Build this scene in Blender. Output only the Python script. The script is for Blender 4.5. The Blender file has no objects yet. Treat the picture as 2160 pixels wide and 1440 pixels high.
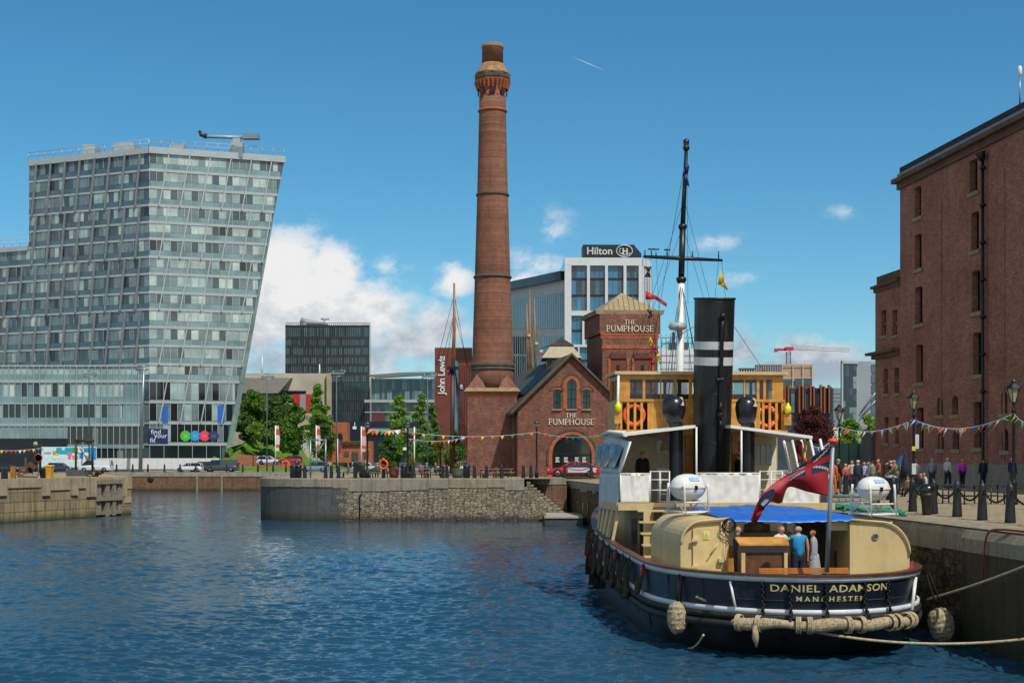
import bpy, bmesh, math, random
from mathutils import Vector, Matrix
R = math.radians
rnd = random.Random(11)
SC = bpy.context.scene
COL = SC.collection
F, CX, HY, CZ = 3000.0, 1080.0, 965.0, 5.1      # focal length and horizon in photo pixels, eye height above the water
V = Vector
def at(x, y, D): return V(((x-CX)*D/F, D, CZ-(y-HY)*D/F))
def X(x, D): return (x-CX)*D/F
def Z(y, D): return CZ-(y-HY)*D/F
WM = {}
def thing(name, label, cat, loc=(0,0,0), rz=0.0, group=None):
    o = bpy.data.objects.new(name, None); COL.objects.link(o)
    o.empty_display_size = .2
    o.location = loc; o.rotation_euler = (0,0,rz)
    WM[o.name] = Matrix.Translation(V(loc)) @ Matrix.Rotation(rz, 4, 'Z')
    tag(o, label, cat, group)
    return o
def tag(o, label=None, cat=None, group=None, kind=None):
    if label: o['label'] = label
    if cat: o['category'] = cat
    if group: o['group'] = group
    if kind: o['kind'] = kind
    return o
def kids(o): return [c for c in list(bpy.data.objects) if c.parent == o]
CH = {}
def setpar(o, p):
    o.parent = p; CH.setdefault(p.name, []).append(o)
def dup(o, loc, rz=0.0, label=None, group=None, scale=None, par=None):
    c = o.copy(); COL.objects.link(c)
    if par is None:
        c.location = loc; c.rotation_euler = (0,0,rz)
        if scale: c.scale = (scale,)*3
        WM[c.name] = Matrix.Translation(V(loc)) @ Matrix.Rotation(rz, 4, 'Z')
        if label: c['label'] = label
        if group: c['group'] = group
    else:
        setpar(c, par)
    for k in CH.get(o.name, []): dup(k, None, par=c)
    return c
class MB:
    def __init__(s): s.v=[]; s.f=[]; s.fm=[]; s.fs=[]; s.mats=[]; s.cur=0; s.uvs=None
    def mat(s, m):
        if m not in s.mats: s.mats.append(m)
        s.cur = s.mats.index(m); return s
    def add(s, vs, fs, smooth=False):
        b=len(s.v); s.v.extend([tuple(v) for v in vs])
        for f in fs:
            s.f.append(tuple(i+b for i in f)); s.fm.append(s.cur); s.fs.append(smooth)
        return s
    def hexa(s, p):   # 8 corners: bottom 4 ccw from above, top 4
        return s.add(p, [(3,2,1,0),(4,5,6,7),(0,1,5,4),(1,2,6,5),(2,3,7,6),(3,0,4,7)])
    def box(s, x0,x1,y0,y1,z0,z1):
        if x0>x1: x0,x1=x1,x0
        if y0>y1: y0,y1=y1,y0
        if z0>z1: z0,z1=z1,z0
        return s.hexa([(x0,y0,z0),(x1,y0,z0),(x1,y1,z0),(x0,y1,z0),(x0,y0,z1),(x1,y0,z1),(x1,y1,z1),(x0,y1,z1)])
    def obox(s, c, size, M=None):
        hx,hy,hz=[q/2 for q in size]; c=V(c)
        p=[V(q) for q in ((-hx,-hy,-hz),(hx,-hy,-hz),(hx,hy,-hz),(-hx,hy,-hz),(-hx,-hy,hz),(hx,-hy,hz),(hx,hy,hz),(-hx,hy,hz))]
        if M is not None: p=[M@q for q in p]
        return s.hexa([q+c for q in p])
    def quad(s, a,b,c,d): return s.add([a,b,c,d],[(0,1,2,3)])
    def poly(s, pts): return s.add(pts,[tuple(range(len(pts)))])
    def prism(s, poly, d, smooth=False):
        n=len(poly); d=V(d); P=[V(p) for p in poly]; Q=[p+d for p in P]
        nrm=V((0,0,0))
        for i in range(n): nrm+= (P[i]-P[0]).cross(P[(i+1)%n]-P[0])
        flip = nrm.dot(d)>0
        fs=[tuple(range(n-1,-1,-1)) if flip else tuple(range(n)), tuple(range(n,2*n)) if flip else tuple(range(2*n-1,n-1,-1))]
        s.add(P+Q, fs)
        sd=[(i,(i+1)%n,n+(i+1)%n,n+i) if flip else ((i+1)%n,i,n+i,n+(i+1)%n) for i in range(n)]
        b=len(s.v)-2*n
        for f in sd: s.f.append(tuple(i+b for i in f)); s.fm.append(s.cur); s.fs.append(smooth)
        return s
    def cyl(s, p0,p1,r0,r1=None,n=8,cap=True,smooth=True):
        return s.tube([p0,p1],[r0, r0 if r1 is None else r1],n,cap,smooth)
    def tube(s, pts, r, n=6, cap=True, smooth=True, closed=False):
        P=[V(p) for p in pts]; m=len(P)
        rr=list(r) if isinstance(r,(list,tuple)) else [r]*m
        T=[]
        for i in range(m):
            if closed: t=P[(i+1)%m]-P[i-1]
            else: t=P[min(i+1,m-1)]-P[max(i-1,0)]
            if t.length<1e-9: t=V((0,0,1))
            T.append(t.normalized())
        a=V((0,0,1)) if abs(T[0].z)<.9 else V((1,0,0))
        u=(a-T[0]*a.dot(T[0])).normalized()
        vs=[]
        for i in range(m):
            u=(u-T[i]*u.dot(T[i]))
            if u.length<1e-6: u=T[i].orthogonal()
            u.normalize(); w=T[i].cross(u)
            for k in range(n):
                an=2*math.pi*k/n
                vs.append(P[i]+(u*math.cos(an)+w*math.sin(an))*rr[i])
        fs=[]
        for i in range(m if closed else m-1):
            j=(i+1)%m
            for k in range(n):
                fs.append((i*n+k,i*n+(k+1)%n,j*n+(k+1)%n,j*n+k))
        s.add(vs,fs,smooth)
        if cap and not closed:
            b=len(s.v)-len(vs)
            s.f.append(tuple(b+k for k in range(n-1,-1,-1))); s.fm.append(s.cur); s.fs.append(False)
            s.f.append(tuple(b+(m-1)*n+k for k in range(n))); s.fm.append(s.cur); s.fs.append(False)
        return s
    def lathe(s, prof, c=(0,0,0), n=24, smooth=True, a0=0.0, ax=None):
        c=V(c); vs=[]; m=len(prof)
        for r,z in prof:
            for k in range(n):
                an=a0+2*math.pi*k/n; p=V((r*math.cos(an),r*math.sin(an),z))
                vs.append(c+(ax@p if ax else p))
        fs=[(i*n+k,i*n+(k+1)%n,(i+1)*n+(k+1)%n,(i+1)*n+k) for i in range(m-1) for k in range(n)]
        s.add(vs,fs,smooth)
        b=len(s.v)-len(vs)
        if prof[0][0]>1e-4: s.f.append(tuple(b+k for k in range(n-1,-1,-1))); s.fm.append(s.cur); s.fs.append(False)
        if prof[-1][0]>1e-4: s.f.append(tuple(b+(m-1)*n+k for k in range(n))); s.fm.append(s.cur); s.fs.append(False)
        return s
    def ball(s, c, rx, ry=None, rz=None, n=10, m=7, M=None):
        ry=rx if ry is None else ry; rz=rx if rz is None else rz; c=V(c)
        vs=[]
        for i in range(1,m):
            ph=math.pi*i/m
            for k in range(n):
                an=2*math.pi*k/n
                p=V((rx*math.sin(ph)*math.cos(an), ry*math.sin(ph)*math.sin(an), -rz*math.cos(ph)))
                vs.append(c+(M@p if M else p))
        lo=V((0,0,-rz)); hi=V((0,0,rz))
        vs.append(c+(M@lo if M else lo)); vs.append(c+(M@hi if M else hi))
        fs=[(i*n+k,i*n+(k+1)%n,(i+1)*n+(k+1)%n,(i+1)*n+k) for i in range(m-2) for k in range(n)]
        L=(m-1)*n
        fs+=[(L,(k+1)%n,k) for k in range(n)]+[(L+1,(m-2)*n+k,(m-2)*n+(k+1)%n) for k in range(n)]
        return s.add(vs,fs,True)
    def torus(s, c, R_, r, ax=None, n=20, k=8):
        c=V(c); pts=[]
        for i in range(n):
            a=2*math.pi*i/n; p=V((R_*math.cos(a),R_*math.sin(a),0))
            pts.append(c+(ax@p if ax else p))
        return s.tube(pts,r,k,closed=True)
    def build(s, name, parent=None, mat=None, world=True, uv=True, label=None):
        me=bpy.data.meshes.new(name)
        vs=s.v
        if parent is not None and world:
            Mi=WM[parent.name].inverted(); vs=[tuple(Mi@V(v)) for v in s.v]
        me.from_pydata(vs,[],s.f)
        if mat is not None and not s.mats: me.materials.append(mat)
        for m in s.mats: me.materials.append(m)
        if len(s.mats)>1: me.polygons.foreach_set('material_index', s.fm)
        me.polygons.foreach_set('use_smooth', s.fs)
        if uv:
            lay=me.uv_layers.new(name='UVMap'); dat=[0.0]*(2*len(me.loops))
            for p in me.polygons:
                n=p.normal
                if abs(n.z)>.75:
                    for li in p.loop_indices:
                        q=vs[me.loops[li].vertex_index]; dat[2*li]=q[0]; dat[2*li+1]=q[1]
                else:
                    l=math.hypot(n.x,n.y) or 1; tx,ty=-n.y/l,n.x/l
                    for li in p.loop_indices:
                        q=vs[me.loops[li].vertex_index]; dat[2*li]=q[0]*tx+q[1]*ty; dat[2*li+1]=q[2]
            lay.data.foreach_set('uv',dat)
        me.update()
        o=bpy.data.objects.new(name,me); COL.objects.link(o)
        if parent is not None:
            setpar(o,parent); WM[o.name]=WM[parent.name]
        else: WM[o.name]=Matrix.Identity(4)
        if label: o['label']=label
        return o
def build_each(mbs,name,parent=None,mat=None,world=True):
    return [m.build(name,parent,mat,world) for m in mbs]
class Fac:
    """A facade plane: origin O, horizontal unit u, outward normal n."""
    def __init__(s,O,u):
        s.O=V(O); s.u=V((u[0],u[1],0)).normalized(); s.n=V((s.u.y,-s.u.x,0))
    def t(s,px,d=0.0):
        k=(px-CX)/F; O=s.O+s.n*d
        return (k*O.y-O.x)/(s.u.x-k*s.u.y)
    def tz(s,px,py,d=0.0):
        t=s.t(px,d); p=s.O+s.u*t+s.n*d
        return t, CZ-(py-HY)*p.y/F
    def p(s,t,z,d=0.0):
        q=s.O+s.u*t+s.n*d; return V((q.x,q.y,z))
    def box(s,mb,t0,t1,z0,z1,d0,d1,sh=0.0):   # sh: sideways shear of the top
        a,b=min(d0,d1),max(d0,d1)
        if t0>t1: t0,t1=t1,t0
        if z0>z1: z0,z1=z1,z0
        P=s.p
        mb.hexa([P(t0,z0,b),P(t1,z0,b),P(t1,z0,a),P(t0,z0,a),P(t0+sh,z1,b),P(t1+sh,z1,b),P(t1+sh,z1,a),P(t0+sh,z1,a)])
    def pbox(s,mb,x0,x1,y0,y1,d0,d1):
        t0=s.t(x0); t1=s.t(x1)
        m=s.p((t0+t1)/2,0); z0=CZ-(y1-HY)*m.y/F; z1=CZ-(y0-HY)*m.y/F
        s.box(mb,t0,t1,z0,z1,d0,d1)
    def prism(s,mb,poly,d0,d1):   # poly of (t,z)
        mb.prism([s.p(t,z,d0) for t,z in poly], s.n*(d1-d0))
    def ppoly(s,pts,d=0.0): return [s.tz(x,y,d) for x,y in pts]
def arch_pts(c,zs,r,n=10,rz=None):
    rz=rz or r
    return [(c+r*math.cos(math.pi*i/n), zs+rz*math.sin(math.pi*i/n)) for i in range(n+1)]
def text_mesh(txt,size,mat,name,parent,place,depth=.02,align='CENTER',spacing=1.0,world=True,weight=0.0,shear=0.0,fitw=None):
    """text as a mesh; place(x,y,z)->Vector maps text space (x right, y up, z out)"""
    cu=bpy.data.curves.new('lettering','FONT'); cu.body=txt; cu.size=size; cu.align_x=align; cu.extrude=depth/2
    cu.space_character=spacing; cu.offset=weight; cu.resolution_u=3; cu.shear=shear
    ob=bpy.data.objects.new('lettering',cu); COL.objects.link(ob)
    if fitw:
        dg=bpy.context.evaluated_depsgraph_get(); m0=ob.evaluated_get(dg).to_mesh(); xs=[v.co.x for v in m0.vertices]; w0=max(xs)-min(xs); ob.evaluated_get(dg).to_mesh_clear()
        cu.space_character=2.0; ob.data.update_tag(); dg=bpy.context.evaluated_depsgraph_get(); m0=ob.evaluated_get(dg).to_mesh(); xs=[v.co.x for v in m0.vertices]; w1=max(xs)-min(xs); ob.evaluated_get(dg).to_mesh_clear()
        cu.space_character=max(.75,1+(fitw-w0)/(w1-w0)); ob.data.update_tag()
    dg=bpy.context.evaluated_depsgraph_get(); me=bpy.data.meshes.new_from_object(ob.evaluated_get(dg))
    bpy.data.objects.remove(ob); bpy.data.curves.remove(cu)
    M=WM[parent.name].inverted() if (parent is not None and world) else Matrix.Identity(4)
    if fitw:
        xs=[v.co.x for v in me.vertices]; m0,m1=min(xs),max(xs); k_=fitw/(m1-m0)
        for v in me.vertices: v.co.x=(v.co.x-(m0+m1)/2)*k_+(0 if align=='CENTER' else fitw/2)
    for v in me.vertices: v.co=M@place(v.co.x,v.co.y,v.co.z)
    me.materials.clear(); me.materials.append(mat); me.name=name
    o=bpy.data.objects.new(name,me); COL.objects.link(o)
    if parent is not None: setpar(o,parent); WM[o.name]=WM[parent.name]
    return o
def fac_place(fc,t,z,d): return lambda x,y,q: fc.p(t+x,z+y,d+q)
def lin(h):
    h=h.lstrip('#'); c=[int(h[i:i+2],16)/255 for i in (0,2,4)]
    return tuple((x/12.92 if x<=.04045 else ((x+.055)/1.055)**2.4) for x in c)
def rgb(c): return lin(c) if isinstance(c,str) else c
class NT:
    def __init__(s,name):
        s.m=bpy.data.materials.new(name); s.m.use_nodes=True; s.t=s.m.node_tree; s.t.nodes.clear()
        s.out=s.n('ShaderNodeOutputMaterial'); s.bs=s.n('ShaderNodeBsdfPrincipled'); s.l(s.bs.outputs[0],s.out.inputs[0])
        s.tc=s.n('ShaderNodeTexCoord')
    def n(s,t,**k):
        o=s.t.nodes.new(t)
        for a,b in k.items(): setattr(o,a,b)
        return o
    def l(s,a,b): s.t.links.new(a,b)
    def map(s,src='Object',scale=(1,1,1)):
        m=s.n('ShaderNodeMapping'); m.inputs['Scale'].default_value=scale; s.l(s.tc.outputs[src],m.inputs[0]); return m.outputs[0]
    def noise(s,vec,scale,detail=4,rough=.6):
        n=s.n('ShaderNodeTexNoise'); n.inputs['Scale'].default_value=scale; n.inputs['Detail'].default_value=detail; n.inputs['Roughness'].default_value=rough
        s.l(vec,n.inputs['Vector']); return n.outputs['Fac']
    def ramp(s,fac,stops):
        r=s.n('ShaderNodeValToRGB'); e=r.color_ramp.elements
        while len(e)<len(stops): e.new(.5)
        for i,(p,c) in enumerate(stops): e[i].position=p; e[i].color=(*rgb(c),1) if not isinstance(c,float) else (c,c,c,1)
        s.l(fac,r.inputs[0]); return r.outputs[0]
    def mix(s,fac,a,b,mode='MIX'):
        m=s.n('ShaderNodeMix',data_type='RGBA',blend_type=mode)
        for q,i in ((fac,0),(a,6),(b,7)):
            if isinstance(q,(int,float)): m.inputs[i].default_value=q
            elif isinstance(q,tuple): m.inputs[i].default_value=(*q,1)
            else: s.l(q,m.inputs[i])
        return m.outputs[2]
    def math(s,op,a,b=None,clamp=False):
        m=s.n('ShaderNodeMath',operation=op,use_clamp=clamp)
        for q,i in ((a,0),(b,1)):
            if q is None: continue
            if isinstance(q,(int,float)): m.inputs[i].default_value=q
            else: s.l(q,m.inputs[i])
        return m.outputs[0]
    def bump(s,h,dist=.02,strength=.6):
        b=s.n('ShaderNodeBump'); b.inputs['Distance'].default_value=dist; b.inputs['Strength'].default_value=strength
        s.l(h,b.inputs['Height']); s.l(b.outputs[0],s.bs.inputs['Normal'])
    def set(s,rough=.7,metal=0,spec=.5):
        s.bs.inputs['Roughness'].default_value=rough; s.bs.inputs['Metallic'].default_value=metal; s.bs.inputs['Specular IOR Level'].default_value=spec
    def col(s,c):
        if isinstance(c,tuple): s.bs.inputs['Base Color'].default_value=(*c,1)
        else: s.l(c,s.bs.inputs['Base Color'])
MC={}
def M(name,c,rough=.6,metal=0,var=.12,sc=3.0,spec=.5,bump=0.0,dirt=0.0,rust=0.0):
    """plain painted/coated surface with slight tonal variation"""
    if name in MC: return MC[name]
    c=rgb(c); t=NT(name); t.set(rough,metal,spec)
    v=t.map('Object'); nz=t.noise(v,sc,5,.6)
    lo=tuple(x*(1-var*1.6) for x in c); hi=tuple(min(1,x*(1+var)) for x in c)
    k=t.ramp(nz,[(.3,lo),(.7,hi)])
    if dirt>0:
        d=t.noise(t.map('Object',(1.5,1.5,.25)),2.2,6,.7); df=t.ramp(d,[(.5,0.0),(.75,1.0)])
        k=t.mix(t.math('MULTIPLY',df,dirt),k,(.05,.042,.032))
    if rust>0:   # rust runs: narrow vertical streaks below scattered spots
        d=t.noise(t.map('Object',(4,4,.35)),2.0,5,.75); df=t.ramp(d,[(.58,0.0),(.70,1.0)]); e=t.noise(t.map('Object'),9,4,.7)
        k=t.mix(t.math('MULTIPLY',t.math('MULTIPLY',df,t.ramp(e,[(.35,.3),(.65,1.0)])),rust),k,(.11,.045,.018))
        rr=t.ramp(d,[(.5,float(rough)),(.75,.85)]); t.l(rr,t.bs.inputs['Roughness'])
    t.col(k)
    if bump>0: t.bump(nz,bump)
    MC[name]=t.m; return t.m
def brick(name,c1,c2,mortar,bw=.225,rh=.075,ms=.010,patch='#3a2a24',patch_amt=.5,bump=.012,big=.25,soot=.5):
    t=NT(name); t.set(.85,0,.25)
    uv=t.map('UV'); b=t.n('ShaderNodeTexBrick'); b.inputs['Scale'].default_value=1
    b.inputs['Brick Width'].default_value=bw; b.inputs['Row Height'].default_value=rh; b.inputs['Mortar Size'].default_value=ms; b.inputs['Bias'].default_value=-.1
    b.inputs['Color1'].default_value=(*rgb(c1),1); b.inputs['Color2'].default_value=(*rgb(c2),1); b.inputs['Mortar'].default_value=(*rgb(mortar),1)
    t.l(uv,b.inputs['Vector'])
    o=t.map('Object'); big_n=t.noise(o,big,6,.65); n2=t.noise(o,1.7,5,.7)
    wn=t.n('ShaderNodeTexWhiteNoise',noise_dimensions='2D')
    # one tone per brick
    mp=t.n('ShaderNodeVectorMath',operation='DIVIDE'); t.l(uv,mp.inputs[0]); mp.inputs[1].default_value=(bw,rh,1)
    fl=t.n('ShaderNodeVectorMath',operation='FLOOR'); t.l(mp.outputs[0],fl.inputs[0]); t.l(fl.outputs[0],wn.inputs['Vector'])
    tone=t.ramp(wn.outputs['Value'],[(0,.55),(1,1.3)])
    c=t.mix(.55,b.outputs['Color'],tone,'MULTIPLY')
    c=t.mix(t.math('MULTIPLY',t.ramp(big_n,[(.42,0.0),(.68,1.0)]),patch_amt),c,rgb(patch))
    c=t.mix(t.math('MULTIPLY',t.ramp(n2,[(.45,0.0),(.8,1.0)]),soot),c,(.02,.016,.014))
    ef=t.noise(t.map('Object',(1.6,1.6,.5)),.8,6,.75); c=t.mix(t.math('MULTIPLY',t.ramp(ef,[(.60,0.0),(.74,1.0)]),.45),c,(.34,.29,.25))
    ru=t.noise(t.map('Object',(2.6,2.6,.12)),1.1,5,.7); c=t.mix(t.math('MULTIPLY',t.ramp(ru,[(.56,0.0),(.72,1.0)]),.4),c,(.035,.024,.02))
    t.col(c)
    h=t.mix(.5,b.outputs['Fac'],n2); inv=t.math('SUBTRACT',1.0,h); t.bump(inv,bump,.8)
    return t.m
def stone(name,cols,cell=.45,sq=(1,1,1.5),gap=.06,bump=.08,stain=.5,damp=1.2,gapcol=(.03,.028,.025),uvs=True):
    """irregular rubble masonry: voronoi cells, dark joints, stains, damp dark foot near the water"""
    t=NT(name); t.set(.88,0,.25)
    src=t.map('Object',sq); nz=t.noise(t.map('Object'),1.3,4)
    wv=t.n('ShaderNodeVectorMath',operation='ADD'); t.l(src,wv.inputs[0])
    cn=t.n('ShaderNodeTexNoise'); cn.inputs['Scale'].default_value=1.6; t.l(src,cn.inputs['Vector'])
    sc_=t.n('ShaderNodeVectorMath',operation='SCALE'); t.l(cn.outputs['Color'],sc_.inputs[0]); sc_.inputs['Scale'].default_value=.35; t.l(sc_.outputs[0],wv.inputs[1])
    vo=t.n('ShaderNodeTexVoronoi',feature='F1',distance='CHEBYCHEV'); vo.inputs['Scale'].default_value=1/cell; vo.inputs['Randomness'].default_value=.85; t.l(wv.outputs[0],vo.inputs['Vector'])
    ve=t.n('ShaderNodeTexVoronoi',feature='F2',distance='CHEBYCHEV'); ve.inputs['Scale'].default_value=1/cell; ve.inputs['Randomness'].default_value=.85; t.l(wv.outputs[0],ve.inputs['Vector'])
    edge=t.math('SUBTRACT',ve.outputs['Distance'],vo.outputs['Distance'])
    sep=t.n('ShaderNodeSeparateColor'); t.l(vo.outputs['Color'],sep.inputs[0])
    c=t.ramp(sep.outputs[0],[(i/(len(cols)-1),q) for i,q in enumerate(cols)])
    fine=t.noise(t.map('Object'),9,5,.7); c=t.mix(.5,c,t.ramp(fine,[(.3,.55),(.75,1.25)]),'MULTIPLY')
    j=t.ramp(edge,[(gap*.3,0.0),(gap*2.2,1.0)]); c=t.mix(j,gapcol,c)
    st=t.noise(t.map('Object',(1.2,1.2,.18)),1.1,6,.7); c=t.mix(t.math('MULTIPLY',t.ramp(st,[(.5,0.0),(.72,1.0)]),stain),c,(.035,.032,.026))
    if damp:
        sz=t.n('ShaderNodeSeparateXYZ'); geo=t.n('ShaderNodeNewGeometry'); t.l(geo.outputs['Position'],sz.inputs[0])
        zz=t.math('ADD',sz.outputs[2],t.math('MULTIPLY',t.math('SUBTRACT',nz,.5),.8))
        dd=t.ramp(t.math('DIVIDE',zz,damp,True),[(.12,1.0),(.55,0.0)])
        c=t.mix(t.math('MULTIPLY',dd,.75),c,(.018,.022,.012))
    t.col(c)
    hh=t.mix(.35,j,fine); t.bump(hh,bump,.9)
    return t.m
def glass(name,c,rough=.06,spec=.8,var=.25,sc=.25,metal=0.0):
    if name in MC: return MC[name]
    c=rgb(c); t=NT(name); t.set(rough,metal,spec)
    nz=t.noise(t.map('Object'),sc,3); t.col(t.ramp(nz,[(.35,tuple(x*(1-var) for x in c)),(.65,tuple(min(1,x*(1+var)) for x in c))]))
    MC[name]=t.m; return t.m
def leafmat(name,cols,rough=.55):
    t=NT(name); t.set(rough,0,.3)
    oi=t.noise(t.map('Object'),1.1,3); n2=t.noise(t.map('Object'),6.0,2)
    c=t.ramp(t.mix(.45,oi,n2),[(.32+.36*i/(len(cols)-1),q) for i,q in enumerate(cols)]); t.col(c)
    try: t.bs.inputs['Subsurface Weight'].default_value=0
    except Exception: pass
    tr=t.n('ShaderNodeBsdfTranslucent'); t.l(c,tr.inputs[0]); mx=t.n('ShaderNodeMixShader'); mx.inputs[0].default_value=.3
    t.l(t.bs.outputs[0],mx.inputs[1]); t.l(tr.outputs[0],mx.inputs[2]); t.l(mx.outputs[0],t.out.inputs[0])
    return t.m
BR_WARE=brick('old_dark_brick','#ad6450','#854a3b','#9b8878',patch='#6a443b',patch_amt=.6,soot=.3,bw=.24,rh=.085,ms=.012)
BR_PUMP=brick('red_brick','#8f5543','#653d31','#837064',patch='#523830',patch_amt=.5,soot=.4,big=.45)
BR_CHIM=brick('chimney_brick','#9a5e48','#714536','#8a7564',patch='#573c30',patch_amt=.55,soot=.45,bump=.02)
BR_TRIM=brick('orange_brick','#b8643f','#a1532f','#8a6a55',patch='#96553a',patch_amt=.3,soot=.25)
BR_RAMP=brick('terracotta_brick','#a8674d','#96573f','#8a705f',patch='#8a5a45',patch_amt=.3,soot=.15)
ST_PIER=stone('rubble_stone',['#857d6c','#9a9078','#746d5e','#a39880','#8b8371'],cell=.36,sq=(1,1,1.7),gap=.05,bump=.10,stain=.45,gapcol=(.06,.056,.048))
def ashlar(name,c1,c2,bw,rh,mort=.012,stain=.6,damp=1.2,bump=.02,rough=.85):
    t=NT(name); t.set(rough,0,.25); b=t.n('ShaderNodeTexBrick'); b.inputs['Scale'].default_value=1
    b.inputs['Brick Width'].default_value=bw; b.inputs['Row Height'].default_value=rh; b.inputs['Mortar Size'].default_value=mort; b.inputs['Mortar Smooth'].default_value=.3
    b.inputs['Color1'].default_value=(*rgb(c1),1); b.inputs['Color2'].default_value=(*rgb(c2),1); b.inputs['Mortar'].default_value=(.05,.046,.04,1); t.l(t.map('UV'),b.inputs['Vector'])
    f=t.noise(t.map('Object'),7,6,.7); c=t.mix(.6,b.outputs['Color'],t.ramp(f,[(.3,.6),(.72,1.25)]),'MULTIPLY')
    m=t.noise(t.map('Object'),.9,5,.6); c=t.mix(t.math('MULTIPLY',t.ramp(m,[(.45,0.0),(.75,1.0)]),.4),c,(.10,.085,.06))
    s1=t.noise(t.map('Object',(2.2,2.2,.16)),1.3,6,.72); c=t.mix(t.math('MULTIPLY',t.ramp(s1,[(.48,0.0),(.70,1.0)]),stain),c,(.03,.027,.021))
    s2=t.noise(t.map('Object',(5,5,.3)),1.5,4,.7); c=t.mix(t.math('MULTIPLY',t.ramp(s2,[(.66,0.0),(.74,1.0)]),stain*.35),c,(.42,.40,.35))
    if damp:
        sz=t.n('ShaderNodeSeparateXYZ'); geo=t.n('ShaderNodeNewGeometry'); t.l(geo.outputs['Position'],sz.inputs[0])
        zz=t.math('ADD',sz.outputs[2],t.math('MULTIPLY',t.math('SUBTRACT',m,.5),.8)); dd=t.ramp(t.math('DIVIDE',zz,damp,True),[(.1,1.0),(.6,0.0)]); c=t.mix(t.math('MULTIPLY',dd,.8),c,(.020,.034,.011))
    t.col(c); t.bump(t.mix(.5,t.math('SUBTRACT',1.0,b.outputs['Fac']),f),bump,.8); return t.m
ST_ASH=ashlar('smooth_ashlar','#565a5c','#4c5052',1.1,.42,.008,.5)
ST_LEFT=ashlar('sandstone_blocks','#a1916d','#877a5c',1.7,.78,.02,.85,1.0,.04)
ST_RIGHT=stone('weathered_masonry',['#6a5a40','#574a35','#786747','#463c2c'],cell=.42,sq=(1,1,1.6),gap=.05,bump=.07,stain=.8)
ST_CONC=ashlar('stained_concrete','#4b4539','#433d32',9,2.6,.006,.9,1.4,.015)
ST_FAR=ashlar('old_dock_brickwork','#80604c','#6f5040',.6,.22,.012,.7,1.0,.02)
ST_COPE=ashlar('coping_stone','#928b79','#878070',60,60,.0,.45,0,.012)
ST_PAVE=ashlar('stone_paving','#a3957a','#938669',.9,.45,.015,.25,0,.01)
ASPH=M('asphalt','#5d5c58',.9,0,.2,1.5)
GRASS=M('mown_grass','#587d2b',.9,0,.35,.7,.1)
WHITE=M('white_paint','#d6d8d6',.45,0,.06,2)
BLACK=M('black_paint','#14161a',.35,0,.2,3)
IRON=M('cast_iron','#16181c',.45,.2,.3,6)
STEEL=M('galvanised_steel','#8d979c',.4,.7,.15,4)
GREYP=M('grey_paint','#8c9499',.5,0,.1,2)
CREAM=M('cream_paint','#c2ad7d',.5,0,.09,1.2,dirt=.22,rust=.35,bump=.012)
WOODV=M('varnished_wood','#c08a3c',.35,0,.22,3,dirt=.1)
WOODD=M('dark_wood','#5a3a20',.5,0,.3,4)
WOODG=M('weathered_timber','#857b6a',.85,0,.3,5,dirt=.3)
ROPE=M('pale_rope','#b3a585',.9,0,.25,18,.1,bump=.01)
ROPED=M('dark_rope','#2b2622',.95,0,.35,14,.1,bump=.01)
CANVAS=M('white_canvas','#d9d9d4',.8,0,.06,2,bump=.03)
ORANGE=M('lifebuoy_orange','#e8541c',.5,0,.08,3)
NAVY=M('navy_hull_paint','#131d2e',.34,0,.3,.8,.5,bump=.03,dirt=.15,rust=.3)
HULLB=M('black_hull_paint','#23272a',.5,0,.45,1.1,.4,dirt=.4,rust=.5,bump=.03)
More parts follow.
